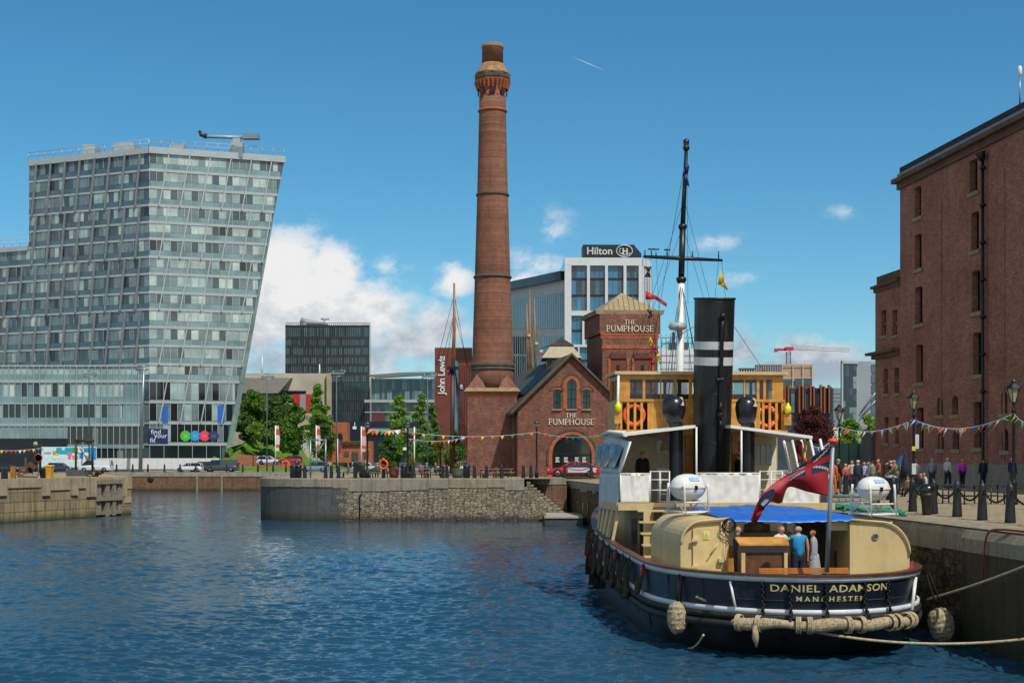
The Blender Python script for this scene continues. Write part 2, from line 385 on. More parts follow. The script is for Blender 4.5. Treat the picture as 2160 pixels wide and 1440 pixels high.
# ---------- camera, light, sky ----------
cam=bpy.data.cameras.new('camera'); cam.lens=50; cam.sensor_width=36; cam.shift_y=(HY-720)/2160; cam.clip_end=9000; cam.clip_start=.5
co=bpy.data.objects.new('camera',cam); COL.objects.link(co); co.location=(0,0,CZ); co.rotation_euler=(R(90),0,0); SC.camera=co
SUN=V((.31,-.52,.80)).normalized()
sl=bpy.data.lights.new('sun','SUN'); sl.energy=4.0; sl.angle=R(.5); sl.color=(1,.95,.87)
so=bpy.data.objects.new('sun',sl); COL.objects.link(so); so.rotation_euler=SUN.to_track_quat('Z','Y').to_euler(); so.location=(30,-30,90)
SC.view_settings.view_transform='Standard'; SC.view_settings.look='None'; SC.view_settings.exposure=0.0; SC.view_settings.gamma=1.0
W=bpy.data.worlds.new('World'); SC.world=W; W.use_nodes=True
def build_world():
    t=W.node_tree; t.nodes.clear()
    n=lambda k,**a: (lambda o:[setattr(o,x,y) for x,y in a.items()] and o or o)(t.nodes.new(k))
    L=t.links.new
    def ma(op,a,b=None,c=None,clamp=False):
        m=n('ShaderNodeMath',operation=op,use_clamp=clamp)
        for i,q in enumerate((a,b,c)):
            if q is None: continue
            if isinstance(q,(int,float)): m.inputs[i].default_value=q
            else: L(q,m.inputs[i])
        return m.outputs[0]
    sky=n('ShaderNodeTexSky',sky_type='NISHITA'); sky.sun_disc=False
    sky.sun_elevation=math.asin(SUN.z); sky.sun_rotation=math.atan2(SUN.x,SUN.y); sky.altitude=0; sky.air_density=1.0; sky.dust_density=0; sky.ozone_density=5.0
    tc=n('ShaderNodeTexCoord'); sep=n('ShaderNodeSeparateXYZ'); L(tc.outputs['Generated'],sep.inputs[0])
    yy=ma('MAXIMUM',sep.outputs[1],.05)
    u=ma('DIVIDE',sep.outputs[0],yy); v=ma('DIVIDE',sep.outputs[2],yy)
    comb=n('ShaderNodeCombineXYZ'); L(u,comb.inputs[0]); L(v,comb.inputs[1])
    def noise(scale,detail,rough,sx=1,sy=1,off=0):
        mp=n('ShaderNodeMapping'); mp.inputs['Scale'].default_value=(sx,sy,1); mp.inputs['Location'].default_value=(off,off*.7,0); L(comb.outputs[0],mp.inputs[0])
        z=n('ShaderNodeTexNoise'); z.inputs['Scale'].default_value=scale; z.inputs['Detail'].default_value=detail; z.inputs['Roughness'].default_value=rough; L(mp.outputs[0],z.inputs[0]); return z.outputs['Fac']
    blobs=[(600,590,115,120,1.0),(700,585,70,80,1.0),(640,660,190,90,1.0),(760,665,120,80,.95),(545,650,60,130,.9),(815,560,80,32,.42),(700,760,260,75,.75),(930,690,90,60,.75),(960,590,50,50,.75),(1130,560,110,46,.5),(1175,485,50,55,.42),(1120,600,120,40,.7),
           (1515,508,80,26,.42),(1790,447,62,20,.36),(1565,590,70,26,.36),(1710,765,140,58,.85),(1560,740,80,60,.7),(1640,790,300,40,.6),(860,720,120,60,.8),(400,700,260,120,.6),(2400,700,300,90,.7),(-300,640,300,120,.7),(1240,740,160,60,.5)]
    acc=None
    for (bx,by,a,b,s) in blobs:
        du=ma('DIVIDE',ma('SUBTRACT',u,(bx-CX)/F),a*1.5/F); dv=ma('DIVIDE',ma('SUBTRACT',v,(HY-by)/F),b*1.5/F)
        d=ma('SQRT',ma('ADD',ma('MULTIPLY',du,du),ma('MULTIPLY',dv,dv)))
        w=ma('MULTIPLY',ma('SUBTRACT',1.0,d,clamp=True),s)
        acc=w if acc is None else ma('MAXIMUM',acc,w)
    n1=noise(24,10,.68,1,1.35); n2=noise(60,7,.6,1,1.2,3.1); n3=noise(14,6,.55,1,1.6,7.7)
    dens=ma('ADD',ma('MULTIPLY',acc,1.25),ma('MULTIPLY',ma('SUBTRACT',n1,.5),2.1))
    mask=n('ShaderNodeMapRange',interpolation_type='SMOOTHSTEP'); mask.inputs[1].default_value=.20; mask.inputs[2].default_value=.68; L(dens,mask.inputs[0])
    soft=ma('MULTIPLY',mask.outputs[0],ma('ADD',ma('MULTIPLY',acc,1.9),-.12,clamp=True),clamp=True)
    # cloud body: lit tops, grey bases
    shade=n('ShaderNodeValToRGB'); e=shade.color_ramp.elements; e[0].position=.30; e[0].color=(.42,.52,.62,1); e[1].position=.58; e[1].color=(1,1,1,1)
    hl=ma('MULTIPLY',ma('SUBTRACT',v,(HY-655)/F),5.5)
    L(ma('ADD',ma('ADD',ma('MULTIPLY',n2,.5),ma('MULTIPLY',n3,.55)),ma('MULTIPLY',hl,1.0)),shade.inputs[0])
    # contrail: a straight thin streak high in the sky
    cu=ma('SUBTRACT',u,(1240-CX)/F); cv=ma('SUBTRACT',v,(HY-134)/F)
    ca,sa=math.cos(math.atan2(-30,70)),math.sin(math.atan2(-30,70))
    al=ma('ADD',ma('MULTIPLY',cu,ca),ma('MULTIPLY',cv,sa)); ac=ma('ADD',ma('MULTIPLY',cu,-sa),ma('MULTIPLY',cv,ca))
    tr=ma('MULTIPLY',ma('SUBTRACT',1.0,ma('DIVIDE',ma('ABSOLUTE',ac),1.6/F),clamp=True),ma('SUBTRACT',1.0,ma('DIVIDE',ma('ABSOLUTE',al),42/F),clamp=True))
    tr=ma('MULTIPLY',tr,ma('ADD',n2,.1))
    bg=n('ShaderNodeBackground'); bg.inputs[1].default_value=.094
    gm=n('ShaderNodeGamma'); gm.inputs[1].default_value=1.0; L(sky.outputs[0],gm.inputs[0])
    hs=n('ShaderNodeHueSaturation'); hs.inputs['Saturation'].default_value=1.2; hs.inputs['Hue'].default_value=.488; L(gm.outputs[0],hs.inputs['Color'])
    tn=n('ShaderNodeMix',data_type='RGBA',blend_type='MULTIPLY'); tn.inputs[0].default_value=1; tn.inputs[7].default_value=(.82,1.06,1.10,1); L(hs.outputs[0],tn.inputs[6]); L(tn.outputs[2],bg.inputs[0])
    cl=n('ShaderNodeBackground'); L(shade.outputs[0],cl.inputs[0]); cl.inputs[1].default_value=.86
    mx=n('ShaderNodeMixShader'); L(soft,mx.inputs[0]); L(bg.outputs[0],mx.inputs[1]); L(cl.outputs[0],mx.inputs[2])
    wh=n('ShaderNodeBackground'); wh.inputs[0].default_value=(.9,.92,.95,1); wh.inputs[1].default_value=.8
    m2=n('ShaderNodeMixShader'); L(tr,m2.inputs[0]); L(mx.outputs[0],m2.inputs[1]); L(wh.outputs[0],m2.inputs[2])
    # unseen broken white cloud added overhead and behind the camera as neutral fill
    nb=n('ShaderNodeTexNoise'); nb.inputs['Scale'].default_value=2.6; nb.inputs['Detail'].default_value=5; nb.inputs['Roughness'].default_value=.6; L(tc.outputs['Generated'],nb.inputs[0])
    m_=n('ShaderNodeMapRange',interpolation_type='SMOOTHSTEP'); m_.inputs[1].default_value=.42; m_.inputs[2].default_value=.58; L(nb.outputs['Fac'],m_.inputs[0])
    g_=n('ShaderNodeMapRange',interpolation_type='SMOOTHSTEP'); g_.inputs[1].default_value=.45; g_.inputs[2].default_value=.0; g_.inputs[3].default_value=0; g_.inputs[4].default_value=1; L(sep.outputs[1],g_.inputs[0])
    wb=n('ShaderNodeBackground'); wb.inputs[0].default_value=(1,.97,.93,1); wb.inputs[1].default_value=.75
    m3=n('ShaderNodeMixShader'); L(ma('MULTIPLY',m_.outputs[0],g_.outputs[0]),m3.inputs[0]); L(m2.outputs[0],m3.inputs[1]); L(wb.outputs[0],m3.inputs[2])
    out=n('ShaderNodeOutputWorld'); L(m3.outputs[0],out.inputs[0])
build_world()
# ---------- water ----------
def water():
    t=NT('dock_water'); t.bs.inputs['IOR'].default_value=1.33; t.set(.06,0,.5); t.bs.inputs['IOR'].default_value=1.33
    deep=t.noise(t.map('Object'),.05,3)
    t.col(t.ramp(deep,[(.35,(.011,.046,.084)),(.65,(.015,.060,.104))]))
    b=t.noise(t.map('Object',(.7,1,1)),5.5,3,.6); t.bump(b,.03,.7)
    # real waves: many small wind ripples summed on one sheet, finer near the quay where the eye is
    import numpy as np
    rg=np.random.RandomState(4)
    k=np.linspace(0,1,760); yy=1/((1-k)/26.0+k/330.0); yy=np.concatenate([np.linspace(-60,25,30),yy])
    tt=np.linspace(-1,1,900); tt=np.sign(tt)*np.abs(tt)**1.15*.62-.06
    Y,T=np.meshgrid(yy,tt,indexing='ij'); w_=np.maximum(Y,26.0)+np.where(Y<26,(26-Y)*1.2,0); Xg=T*w_
    dD=np.gradient(yy)[:,None]*np.ones_like(Y); H=np.zeros_like(Y)
    gust=.82+.26*np.sin(Xg*.11+Y*.05+1)*np.sin(Y*.083-Xg*.03)+.15*np.sin(Xg*.31-Y*.21)
    for i in range(84):
        lam=.24*(4.5/.24)**(rg.rand()**1.7); th=rg.normal(0,.62)+.25; kx,ky=np.sin(th)*6.283/lam,np.cos(th)*6.283/lam
        am=(.062 if lam<.9 else .020)*lam/6.283*np.clip(lam/(2.2*dD)-.35,0,1)*(1.0 if lam<2.2 else .55)
        ph=rg.rand()*6.28; H+=am*np.sin(kx*Xg+ky*Y+ph+.5*np.sin(Xg*.23+i)+.5*np.sin(Y*.19+i*2))
    H*=gust
    n0,n1=Y.shape; co_=np.stack([Xg,Y,H],-1).reshape(-1,3); idx=np.arange(n0*n1).reshape(n0,n1)
    q=np.stack([idx[:-1,:-1],idx[:-1,1:],idx[1:,1:],idx[1:,:-1]],-1).reshape(-1,4)
    me=bpy.data.meshes.new('water'); me.vertices.add(len(co_)); me.vertices.foreach_set('co',co_.ravel()); me.loops.add(q.size); me.loops.foreach_set('vertex_index',q.ravel().astype(np.int32)); me.polygons.add(len(q)); me.polygons.foreach_set('loop_start',np.arange(0,q.size,4,dtype=np.int32)); me.polygons.foreach_set('use_smooth',np.ones(len(q),dtype=bool)); me.update(calc_edges=True)
    me.materials.append(t.m); o=bpy.data.objects.new('water',me); COL.objects.link(o); tag(o,kind='structure')
water()
# ---------- ground ----------
def EX(D): return 16.25-.097*D          # right quay edge
def GZ(x,D): return 3.2+.16*max(0,min(1,(x-EX(D))/15))
mb=MB(); rows=[-10,10,25,40,55,70,85,100,116,122,135,160]; offs=[0,5,10,15,30,80]; vs=[]
for D in rows: vs+=[(EX(D)+o,D,GZ(EX(D)+o,D)) for o in offs]
k=len(offs); mb.add(vs,[(j*k+i,j*k+i+1,(j+1)*k+i+1,(j+1)*k+i) for j in range(len(rows)-1) for i in range(k-1)])
tag(mb.build('quay_ground',None,ST_PAVE),kind='structure')
nose=[]
for i in range(13):
    a=R(90)+R(90)*i/12*1.0
    nose.append((-14.5+6.8*math.cos(a), 121-6.0*math.sin(a)))
# front runs left to right at D=115, nose curls to the left and back
front=[(3.2,115),(-14.5,115)]+nose[1:]+[(-21.6,128),(-18,160)]
mb=MB(); mb.poly([(x,y,3.4) for x,y in reversed(front+[(4.4,160),(4.4,122),(3.2,122)])]) if False else mb.poly([(x,y,3.4) for x,y in ([(3.2,115),(3.2,122),(4.41,122),(4.41,160),(-18,160),(-21.6,128)]+list(reversed(nose[1:]))+[(-14.5,115)])])
tag(mb.build('pier_ground',None,ST_PAVE),kind='structure')
mb=MB(); mb.add([(-900,221,2.8),(-250,221,2.8),(260,221,2.8),(900,221,2.8),(5000,8000,2.8),(-5000,8000,2.8)],[(0,1,2,3,4,5)])
tag(mb.build('far_ground',None,M('far_paving','#8a867c',.9,0,.12,.3)),kind='structure')
mb=MB(); mb.quad((-200,226,2.82),(60,226,2.82),(60,236,2.82),(-200,236,2.82)); tag(mb.build('quay_road',None,ASPH),kind='structure')
# grassy bank rising behind the ramp
gx=[]; mb=MB(); n=26
pts=[(440,262),(500,262),(560,262),(620,262),(700,262),(780,262)]
rows=[(250,0),(258,.5),(268,2.6),(285,5.0),(310,7.6),(330,8.4)]
gv=[];gf=[]
for j,(D,h) in enumerate(rows):
    for i in range(n):
        x=440+ (800-440)*i/(n-1)
        k=max(0,1-abs(i/(n-1)-.10)/.60); k=k*k*(3-2*k)
        gv.append((X(x,262)+ (D-262)*-.05, D, 2.79+h*k*(.9+.2*math.sin(i*1.7+j))))
for j in range(len(rows)-1):
    for i in range(n-1): gf.append((j*n+i,j*n+i+1,(j+1)*n+i+1,(j+1)*n+i))
mb.add(gv,gf,True); tag(mb.build('grass_bank',None,GRASS),kind='structure')
KT=lambda o:tag(o,kind='thing')
# ---------- dock walls ----------
def wall_run(mb,pts,z0,z1,th=.8,out=None):
    """vertical slab along plan points, visible side to the right of travel reversed handled by solidity"""
    for (a,b) in zip(pts[:-1],pts[1:]):
        a=V((a[0],a[1],0)); b=V((b[0],b[1],0)); d=(b-a).normalized(); nrm=V((-d.y,d.x,0))*th
        mb.hexa([(a.x,a.y,z0),(b.x,b.y,z0),(b.x+nrm.x,b.y+nrm.y,z0),(a.x+nrm.x,a.y+nrm.y,z0),(a.x,a.y,z1),(b.x,b.y,z1),(b.x+nrm.x,b.y+nrm.y,z1),(a.x+nrm.x,a.y+nrm.y,z1)])
def coping(mb,pts,z0,z1,o=.06,th=1.1,step=1.6,gap=.015,jit=.0,bev=.06):
    """separate coping blocks along the edge, left to right; front face overhangs by o"""
    for (a,b) in zip(pts[:-1],pts[1:]):
        a=V((a[0],a[1],0)); b=V((b[0],b[1],0)); Ln=(b-a).length; d=(b-a)/Ln; nr=V((-d.y,d.x,0)); k=max(1,round(Ln/step)); s0=0
        cuts=[0]+[Ln*(i+rnd.uniform(-.2,.2))/k for i in range(1,k)]+[Ln]
        for s0,s1 in zip(cuts[:-1],cuts[1:]):
            zb=z0-rnd.uniform(0,jit); s1-=gap
            prof=[(-o,zb),(-o,z1-bev),(-o+bev*.4,z1-bev*.3),(-o+bev,z1),(th,z1),(th,zb)]
            mb.prism([a+d*s0+nr*q+V((0,0,z)) for q,z in prof], d*(s1-s0))
pw=thing('dock_wall','grey rubble stone pier wall in front of the pumphouse with landing stairs','dock wall',(-8,115,0)); KT(pw)
L_=[(-21.6,128)]+[p for p in reversed(nose[1:])]+[(-14.5,115)]
mb=MB(); wall_run(mb,L_,-1.5,2.75); mb.build('rounded_end',pw,ST_ASH)
mb=MB(); wall_run(mb,[(-14.5,115),(1.2,115)],-1.5,2.75); mb.build('wall_face',pw,ST_PIER)
mb=MB()
for i in range(9): mb.box(-14.5,-14.5+(1.0 if i%2 else .35)+rnd.uniform(-.1,.35),114.985,115.2,-.2+.33*i,.12+.33*i)
mb.build('quoin',pw,ST_ASH)
mb=MB(); coping(mb,L_,2.75,3.43,step=2.2,jit=.05); coping(mb,[(-14.5,115),(1.0,115)],2.75,3.43,jit=.35); mb.build('coping',pw,ST_COPE)
mb=MB()
for i in range(11):   # stairs going down to the right, in a recess cut into the pier
    z=3.4-.24*(i+1); x0=1.2+.27*i
    mb.box(x0-.02,x0+.29,115.0,116.9,z-.12,z)
mb.build('stairs',pw,ST_COPE)
mb=MB()
for i in range(11): mb.box(1.2+.27*i,1.47+.27*i,115.04,116.88,-1.5,3.4-.24*(i+1)-.121)
mb.build('stair_wall',pw,ST_PIER)
mb=MB(); mb.box(1.0,4.5,116.9,117.5,-1.5,2.9); mb.build('recess_wall',pw,ST_FAR)
mb=MB(); mb.box(-12.35,-12.27,114.9,115.0,.1,2.1); mb.tube([(-12.31,114.93,.3),(-12.31,114.93,2.0),(-12.1,114.93,2.25)],.05,6); mb.build('drain_pipe',pw,IRON)
mb=MB(); mb.box(.9,4.45,116.85,122.2,2.9,3.42); mb.build('landing_slab',pw,ST_COPE)
rw=thing('dock_wall','stained stone and concrete dock wall at right beside the moored ship','dock wall',(EX(40),40,0)); KT(rw)
# left of travel must be the land side: run from near to far with land on the right -> reverse
def rp(D,dx=0): return (EX(D)+dx,D)
mb=MB(); wall_run(mb,[rp(122),rp(39)],-1.5,2.72); mb.build('masonry',rw,ST_RIGHT)
mb=MB(); wall_run(mb,[(EX(39)-.14,39.0),(EX(20)-.14,20)],-1.5,2.72,1.0); mb.build('concrete_face',rw,ST_CONC)
mb=MB(); coping(mb,[rp(122),rp(60),rp(39.05)],2.72,3.215,step=2.0,o=.05,bev=.22,jit=.3); coping(mb,[(EX(39)-.14,39.0),(EX(14)-.14,14)],2.55,3.215,o=.02,step=3.5,bev=.3,gap=.02); mb.build('coping',rw,ST_COPE)
fw=thing('dock_wall','long brown dock wall across the water below the parked vans','dock wall',(-40,220,0)); KT(fw)
mb=MB(); wall_run(mb,[(-140,220),(9,220)],-1.5,2.2); mb.build('wall_face',fw,ST_FAR)
mb=MB(); coping(mb,[(-140,220),(9,220)],2.2,2.84,step=2.4,o=.08); mb.build('coping',fw,M('grey_coping','#8d8778',.85,0,.2,1.2,dirt=.5))
mb=MB(); mb.lathe([(.5,-.05),(.4,.0),(0,.005)],(X(317,219.9),219.93,Z(1011,220)),14,ax=Matrix.Rotation(R(90),3,'X')); mb.build('drain_opening',fw,BLACK)
for xx in (416,468):
    mb=MB(); mb.box(X(xx,220)-.15,X(xx,220)+.15,219.8,219.98,0,2.2); mb.build('timber_post',fw,WOODG)
lw=thing('dock_wall','tan sandstone jetty wall at left with projecting blocks and a timber frame','dock wall',(-37,112,0)); KT(lw)
A=(-45.5,104.5); B=(-33.6,125.2); Bk=(-34.5,150)
Lp=[(-52,93),A,B,Bk] if False else None
D0=15300/138.; P0=(X(0,D0),D0); D1=15300/120.; P1=(X(277,D1),D1)
dv=(V((P1[0],P1[1],0))-V((P0[0],P0[1],0))).normalized(); Pm=(P0[0]-dv.x*30,P0[1]-dv.y*30)
P2=(P1[0]-9.5,P1[1]+24)
LF=Fac((P0[0],P0[1],0),(dv.x,dv.y))
mb=MB(); tfr0=LF.t(203); tfr1=LF.t(256); tE=LF.t(277)
wall_run(mb,[Pm,tuple(LF.p(tfr0,0))[:2]],-1.5,3.0); wall_run(mb,[tuple(LF.p(tfr1,0))[:2],P1,P2],-1.5,3.0)
LF.box(mb,tfr0-.3,tfr1+.3,-1.5,2.8,-1.6,-1.1); mb.build('wall_face',lw,ST_LEFT)
mb=MB(); tt=-30
for w in (3.4,1.6,4.2):
    pass
t_=LF.t(-260)
edges=[(-260,-180,1055),(-180,-100,1030),(-100,-52,1045),(-52,13,1046),(15,86,1028),(88,104,1045),(105,147,1033),(149,163,1044),(165,181,1029),(182,202,1047)]
for x0,x1,yb in edges:
    LF.box(mb,LF.t(x0),LF.t(x1)-.04,LF.tz((x0+x1)/2,yb)[1],3.42,-1.0,.16 if yb>1040 else .1)
LF.box(mb,LF.t(203),tE,3.0,3.4,-1.2,.05); 
for x0,x1,y0,y1 in ((258,267,1010,1046),(268,277,1008,1030),(262,276,1047,1060)): LF.pbox(mb,x0,x1,y0,y1,0,.07)
mb.build('coping_block',lw,ST_COPE if False else ashlar('pale_sandstone','#ab9e80','#9c8f72',60,60,0,.55,0,.015))
mb=MB()
for x0,x1,y0,y1,d in ((203,214,1012,1080,.0),(222,230,1012,1088,.1),(236,243,1010,1086,.12),(249,255,1012,1082,.0),(202,256,1011,1020,.2),(202,256,1048,1055,.22),(203,256,1078,1084,.05)):
    LF.pbox(mb,x0,x1,y0,y1,-.5,d)
mb.build('timber_frame',lw,WOODG)
mb=MB(); mb.poly([(Pm[0],Pm[1],3.38),(P0[0],P0[1],3.38),(P1[0],P1[1],3.38),(P2[0],P2[1],3.38),(P2[0]-60,P2[1],3.38)]); tag(mb.build('jetty_ground',None,M('jetty_dirt','#a08c63',.95,0,.3,.8,.1)),kind='structure')
# ---------- leaning glass apartment tower ----------
TW0=rgb('#c9cfcb')
GL={'curtain':glass('curtained_glass','#a9b8b2',.12,.5),'pale':glass('pale_green_glass','#8fa6a2',.1,.6),'mid':glass('grey_glass','#697b7e',.08,.8),
    'dark':glass('dark_glass','#1c2529',.05,.9),'smoke':glass('smoke_glass','#445258',.07,.8),'brown':glass('tinted_glass','#5c4a3a',.1,.6),'teal':glass('teal_glass','#6d898c',.12,.6),'teald':glass('deep_teal_glass','#465f69',.08,.8),
    'blue':glass('blue_mirror_glass','#2f6f8a',.05,.9),'blued':glass('dark_blue_glass','#22404f',.05,.9)}
ALU=M('aluminium_cladding','#a3acad',.4,.2,.06,.6); ALUD=M('grey_cladding','#7d878a',.45,.2,.1,.6); CHAR=M('charcoal_cladding','#1d2429',.4,.1,.15,.5)
def pick(ws):
    r=rnd.random()*sum(w for _,w in ws)
    for k,w in ws:
        r-=w
        if r<=0: return GL[k]
    return GL[ws[0][0]]
TO=at(315,HY,264); TO.z=0
tower=thing('apartment_tower','tall glass apartment block with a leaning right end, slanted fins and a railed roof','apartment building',(TO.x,TO.y+12,2.8))
TR=Fac(TO,(2.81,1)); TL=Fac(TO,(2.23,-1))
zc=lambda y: CZ-(y-HY)*264/F
fy=[322.7,361,397.6,435,470.7,506,544,579.6,618.8,654.5,692,731,770,805,850,894,939]
fz=[zc(y) for y in fy]
def redge(z):    # right end of the leaning face at height z
    y=HY-(z-CZ)*F/(264+6); x=478+(939-y)*.2005; return TR.t(x)
gnd=2.82; top=fz[0]
TLx=-28.8; TLw=-62.0; ztw=TL.tz(40,527)[1]
# body
mb=MB().mat(GL['teald'])
b0,b1=redge(gnd),redge(top)
def vw(f,t,z,d=0): return f.p(t,z,d)
back=TR.n*-14
fp=lambda z,rt:[vw(TL,TLx,z),V((TO.x,TO.y,z)),vw(TR,rt,z),vw(TR,rt-1.2,z)+V((-4.5,14,0)),vw(TL,TLx,z)+V((4,16,0))]
A_,B_=fp(gnd,b0),fp(top+.2,b1); k=5
mb.add(A_+B_,[tuple(range(4,-1,-1)),tuple(range(5,10))]+[(i,(i+1)%5,5+(i+1)%5,5+i) for i in range(5)])
mb.prism([vw(TL,TLw,gnd),vw(TL,TLx-.02,gnd),vw(TL,TLx-.02,gnd)+V((4,16,0)),vw(TL,TLw,gnd)+V((4,16,0))],(0,0,ztw-gnd))
mb.build('core',tower)
sl_=MB().mat(ALU); sp=MB().mat(GL['teal']).mat(GL['teald']); mu=MB().mat(ALU); fins=MB().mat(ALU); finl=MB().mat(ALUD)
BAY=3.83; nwin=0
side=MB()
ws_r=[('curtain',2.6),('pale',3.4),('mid',3.4),('smoke',2.2),('dark',.3)]; ws_l=[('curtain',.7),('pale',1.8),('mid',4.4),('smoke',3),('dark',.4)]; ws_w=[('brown',2.6),('pale',1.0),('mid',3),('smoke',2.4)]  # left face mix is darker: its shade is put into the glass colour
for i in range(len(fz)-1):
    zt,zb=fz[i],fz[i+1]; h=zt-zb; tall=h>3.6 and i>=13
    rt=redge((zt+zb)/2)
    TR.box(sl_,-.1,redge(zb)+.1,zb-.02,zb+.5,.0,.17)
    hs=.95 if i<13 else .15
    sp.mat(GL['teal']); TR.box(sp,0,redge(zb),zb+.52,zb+.5+hs,.0,.12)
    # windows, bay by bay
    t=0
    while t<rt-.4:
        t1=min(t+BAY,rt); w=MB(); npn=3 if t1-t>3 else 2
        cuts=[t+(t1-t)*q for q in ((0,.34,.67,1) if npn==3 else (0,.5,1))]
        for a,b in zip(cuts[:-1],cuts[1:]):
            w.mat(pick(ws_r) if i<13 else pick([('dark',3),('mid',2),('pale',1)])); TR.box(w,a+.04,b-.04,zb+.55+hs,zt-.04,.0,.06)
        w.mat(ALU)
        for a in cuts[:-1]: TR.box(w,a-.05,a+.05,zb+.55+hs,zt-.04,.06,.14)
        w.build('window',tower); nwin+=1; t=t1
    for q in [BAY/2*k for k in range(1,int(rt/BAY*2)+1)]: TR.box(mu,q-.035,q+.035,zb+.5,zb+.5+hs,.12,.17)
    # left face
    lo=TLw if zt<ztw+.3 else TLx
    TL.box(sl_,lo-.1,.05,zb,zb+.38,.0,.16)
    sp.mat(GL['teald']); TL.box(sp,lo,0,zb+.38,zb+.38+hs,.0,.1)
    t=0
    while t>lo+.4:
        t1=max(t-3.55,lo)
        for q in range(3):
            a=t+(t1-t)*q/3; b=t+(t1-t)*(q+1)/3
            side.mat(pick(ws_l if t>-33 else ws_w)); TL.box(side,a-.05,b+.05,zb+.42+hs,zt-.03,.0,.05)
        side.mat(ALUD); TL.box(side,t1-.09,t1+.09,zb+.42+hs,zt-.03,.05,.16)
        t=t1
# roof slab lines
TR.box(sl_,-.1,b1+.2,top-.1,top+1.1,-.2,.5); TL.box(sl_,TLx-.2,.05,top-.1,top+1.0,-.2,.4); TL.box(sl_,TLw,TLx-.2,ztw-.3,ztw+.6,-.2,.4)
sl_.build('floor_slabs',tower); sp.build('spandrel_glass',tower)
side.build('side_window',tower)['kind']='stuff'
# raking fins, three storeys each
for g in range(0,15,3):
    j=min(g+3,len(fz)-1); zt,zb=fz[g],fz[j]; n=0
    run=(zt-zb)*.185
    t=1.6-(.0)
    while t<redge(zb)+.3:
        if t+run<redge(zt)+.6: TR.box(fins,t,t+.22,zb+.2,zt+.1,.18,.5,run)
        t+=BAY
    lo=TLw if zt<ztw+.4 else TLx
    t=-3.0
    while t>lo+.3:
        TL.box(finl,t-.16,t+.16,zb+.2,zt+.1,.17,.5,(zt-zb)*.12); t-=3.55
fins.build('raking_fins',tower); finl.build('side_fins',tower); mu.build('mullions',tower)
# leaning end strip
mb=MB().mat(glass('end_glass','#7e948e',.15,.6))
P=lambda t,z,d: TR.p(t,z,d)
for i in range(len(fz)-1):
    zb,zt=fz[i+1]+.04,fz[i]; r0,r1=redge(zb),redge(zt); q=lambda z:.1+1.3*(1-(z-gnd)/(top-gnd))
    mb.hexa([P(r0,zb,.3),P(r0+q(zb),zb,-.6),P(r0+q(zb),zb,-3),P(r0,zb,-3),P(r1,zt,.3),P(r1+q(zt),zt,-.6),P(r1+q(zt),zt,-3),P(r1,zt,-3)])
mb.build('leaning_end',tower)
# column legs + ground floor right face
mb=MB().mat(GL['dark']); TR.box(mb,0,b0,gnd,fz[-1],-.1,.05); mb.mat(ALU)
for q in range(6): TR.box(mb,q*2.6,q*2.6+.1,gnd,fz[-1],.05,.12)
mb.build('ground_floor',tower)
mb=MB()
for fc,a,b,zz in ((TR,0,b1,top+1.1),(TL,TLx,0,top+1.0),(TL,TLw,TLx,ztw+.6)):
    for hgt in (.75,1.5): 
        mb.tube([fc.p(a,zz+hgt,.2),fc.p(b,zz+hgt,.2)],.06,5)
    k=int((b-a)/2.0)
    for i in range(k+1): 
        q=a+(b-a)*i/k; mb.tube([fc.p(q,zz,.2),fc.p(q,zz+1.5,.2)],.055,4)
mb.build('roof_railing',tower,ALU)
for x0,x1,y0,y1 in ((174,200,305,322),(240,282,301,318),(358,388,304,316)):
    mb=MB().mat(ALU); p=at((x0+x1)/2,y1,272); w=(x1-x0)*272/F/2; mb.box(p.x-w,p.x+w,p.y,p.y+4,top,Z(y0,272)); mb.build('plant_room',tower)
# window-cleaning crane on the roof
cr=thing('roof_crane','grey window cleaning crane with a long jib on the tower roof','crane',(X(500,270),270,top+.2))
mb=MB().mat(ALUD); c=V((X(500,270),270,top+.2)); zz=lambda y:Z(y,270)
mb.box(c.x-1.2,c.x+1.2,c.y-1,c.y+1,c.z,zz(312)); mb.mat(ALU); mb.box(c.x-1.0,c.x+1.2,c.y-.9,c.y+.9,zz(312),zz(302)); mb.box(c.x-.7,c.x+.7,c.y-.5,c.y+.5,zz(302),zz(293)); mb.build('turret',cr)
mb=MB(); mb.tube([(X(428,270),270,zz(288)),(X(512,270),270,zz(290))],.35,4); mb.build('jib',cr,ALU)
mb=MB(); mb.box(X(512,270),X(547,270),269.2,270.8,zz(294),zz(284)); mb.build('counterweight',cr,ALUD)
mb=MB(); mb.tube([(X(436,270),270,zz(288)),(X(424,270),270,zz(284)),(X(420,270),270,zz(276))],[.5,.4,.25],6); mb.build('hook_head',cr,CHAR)
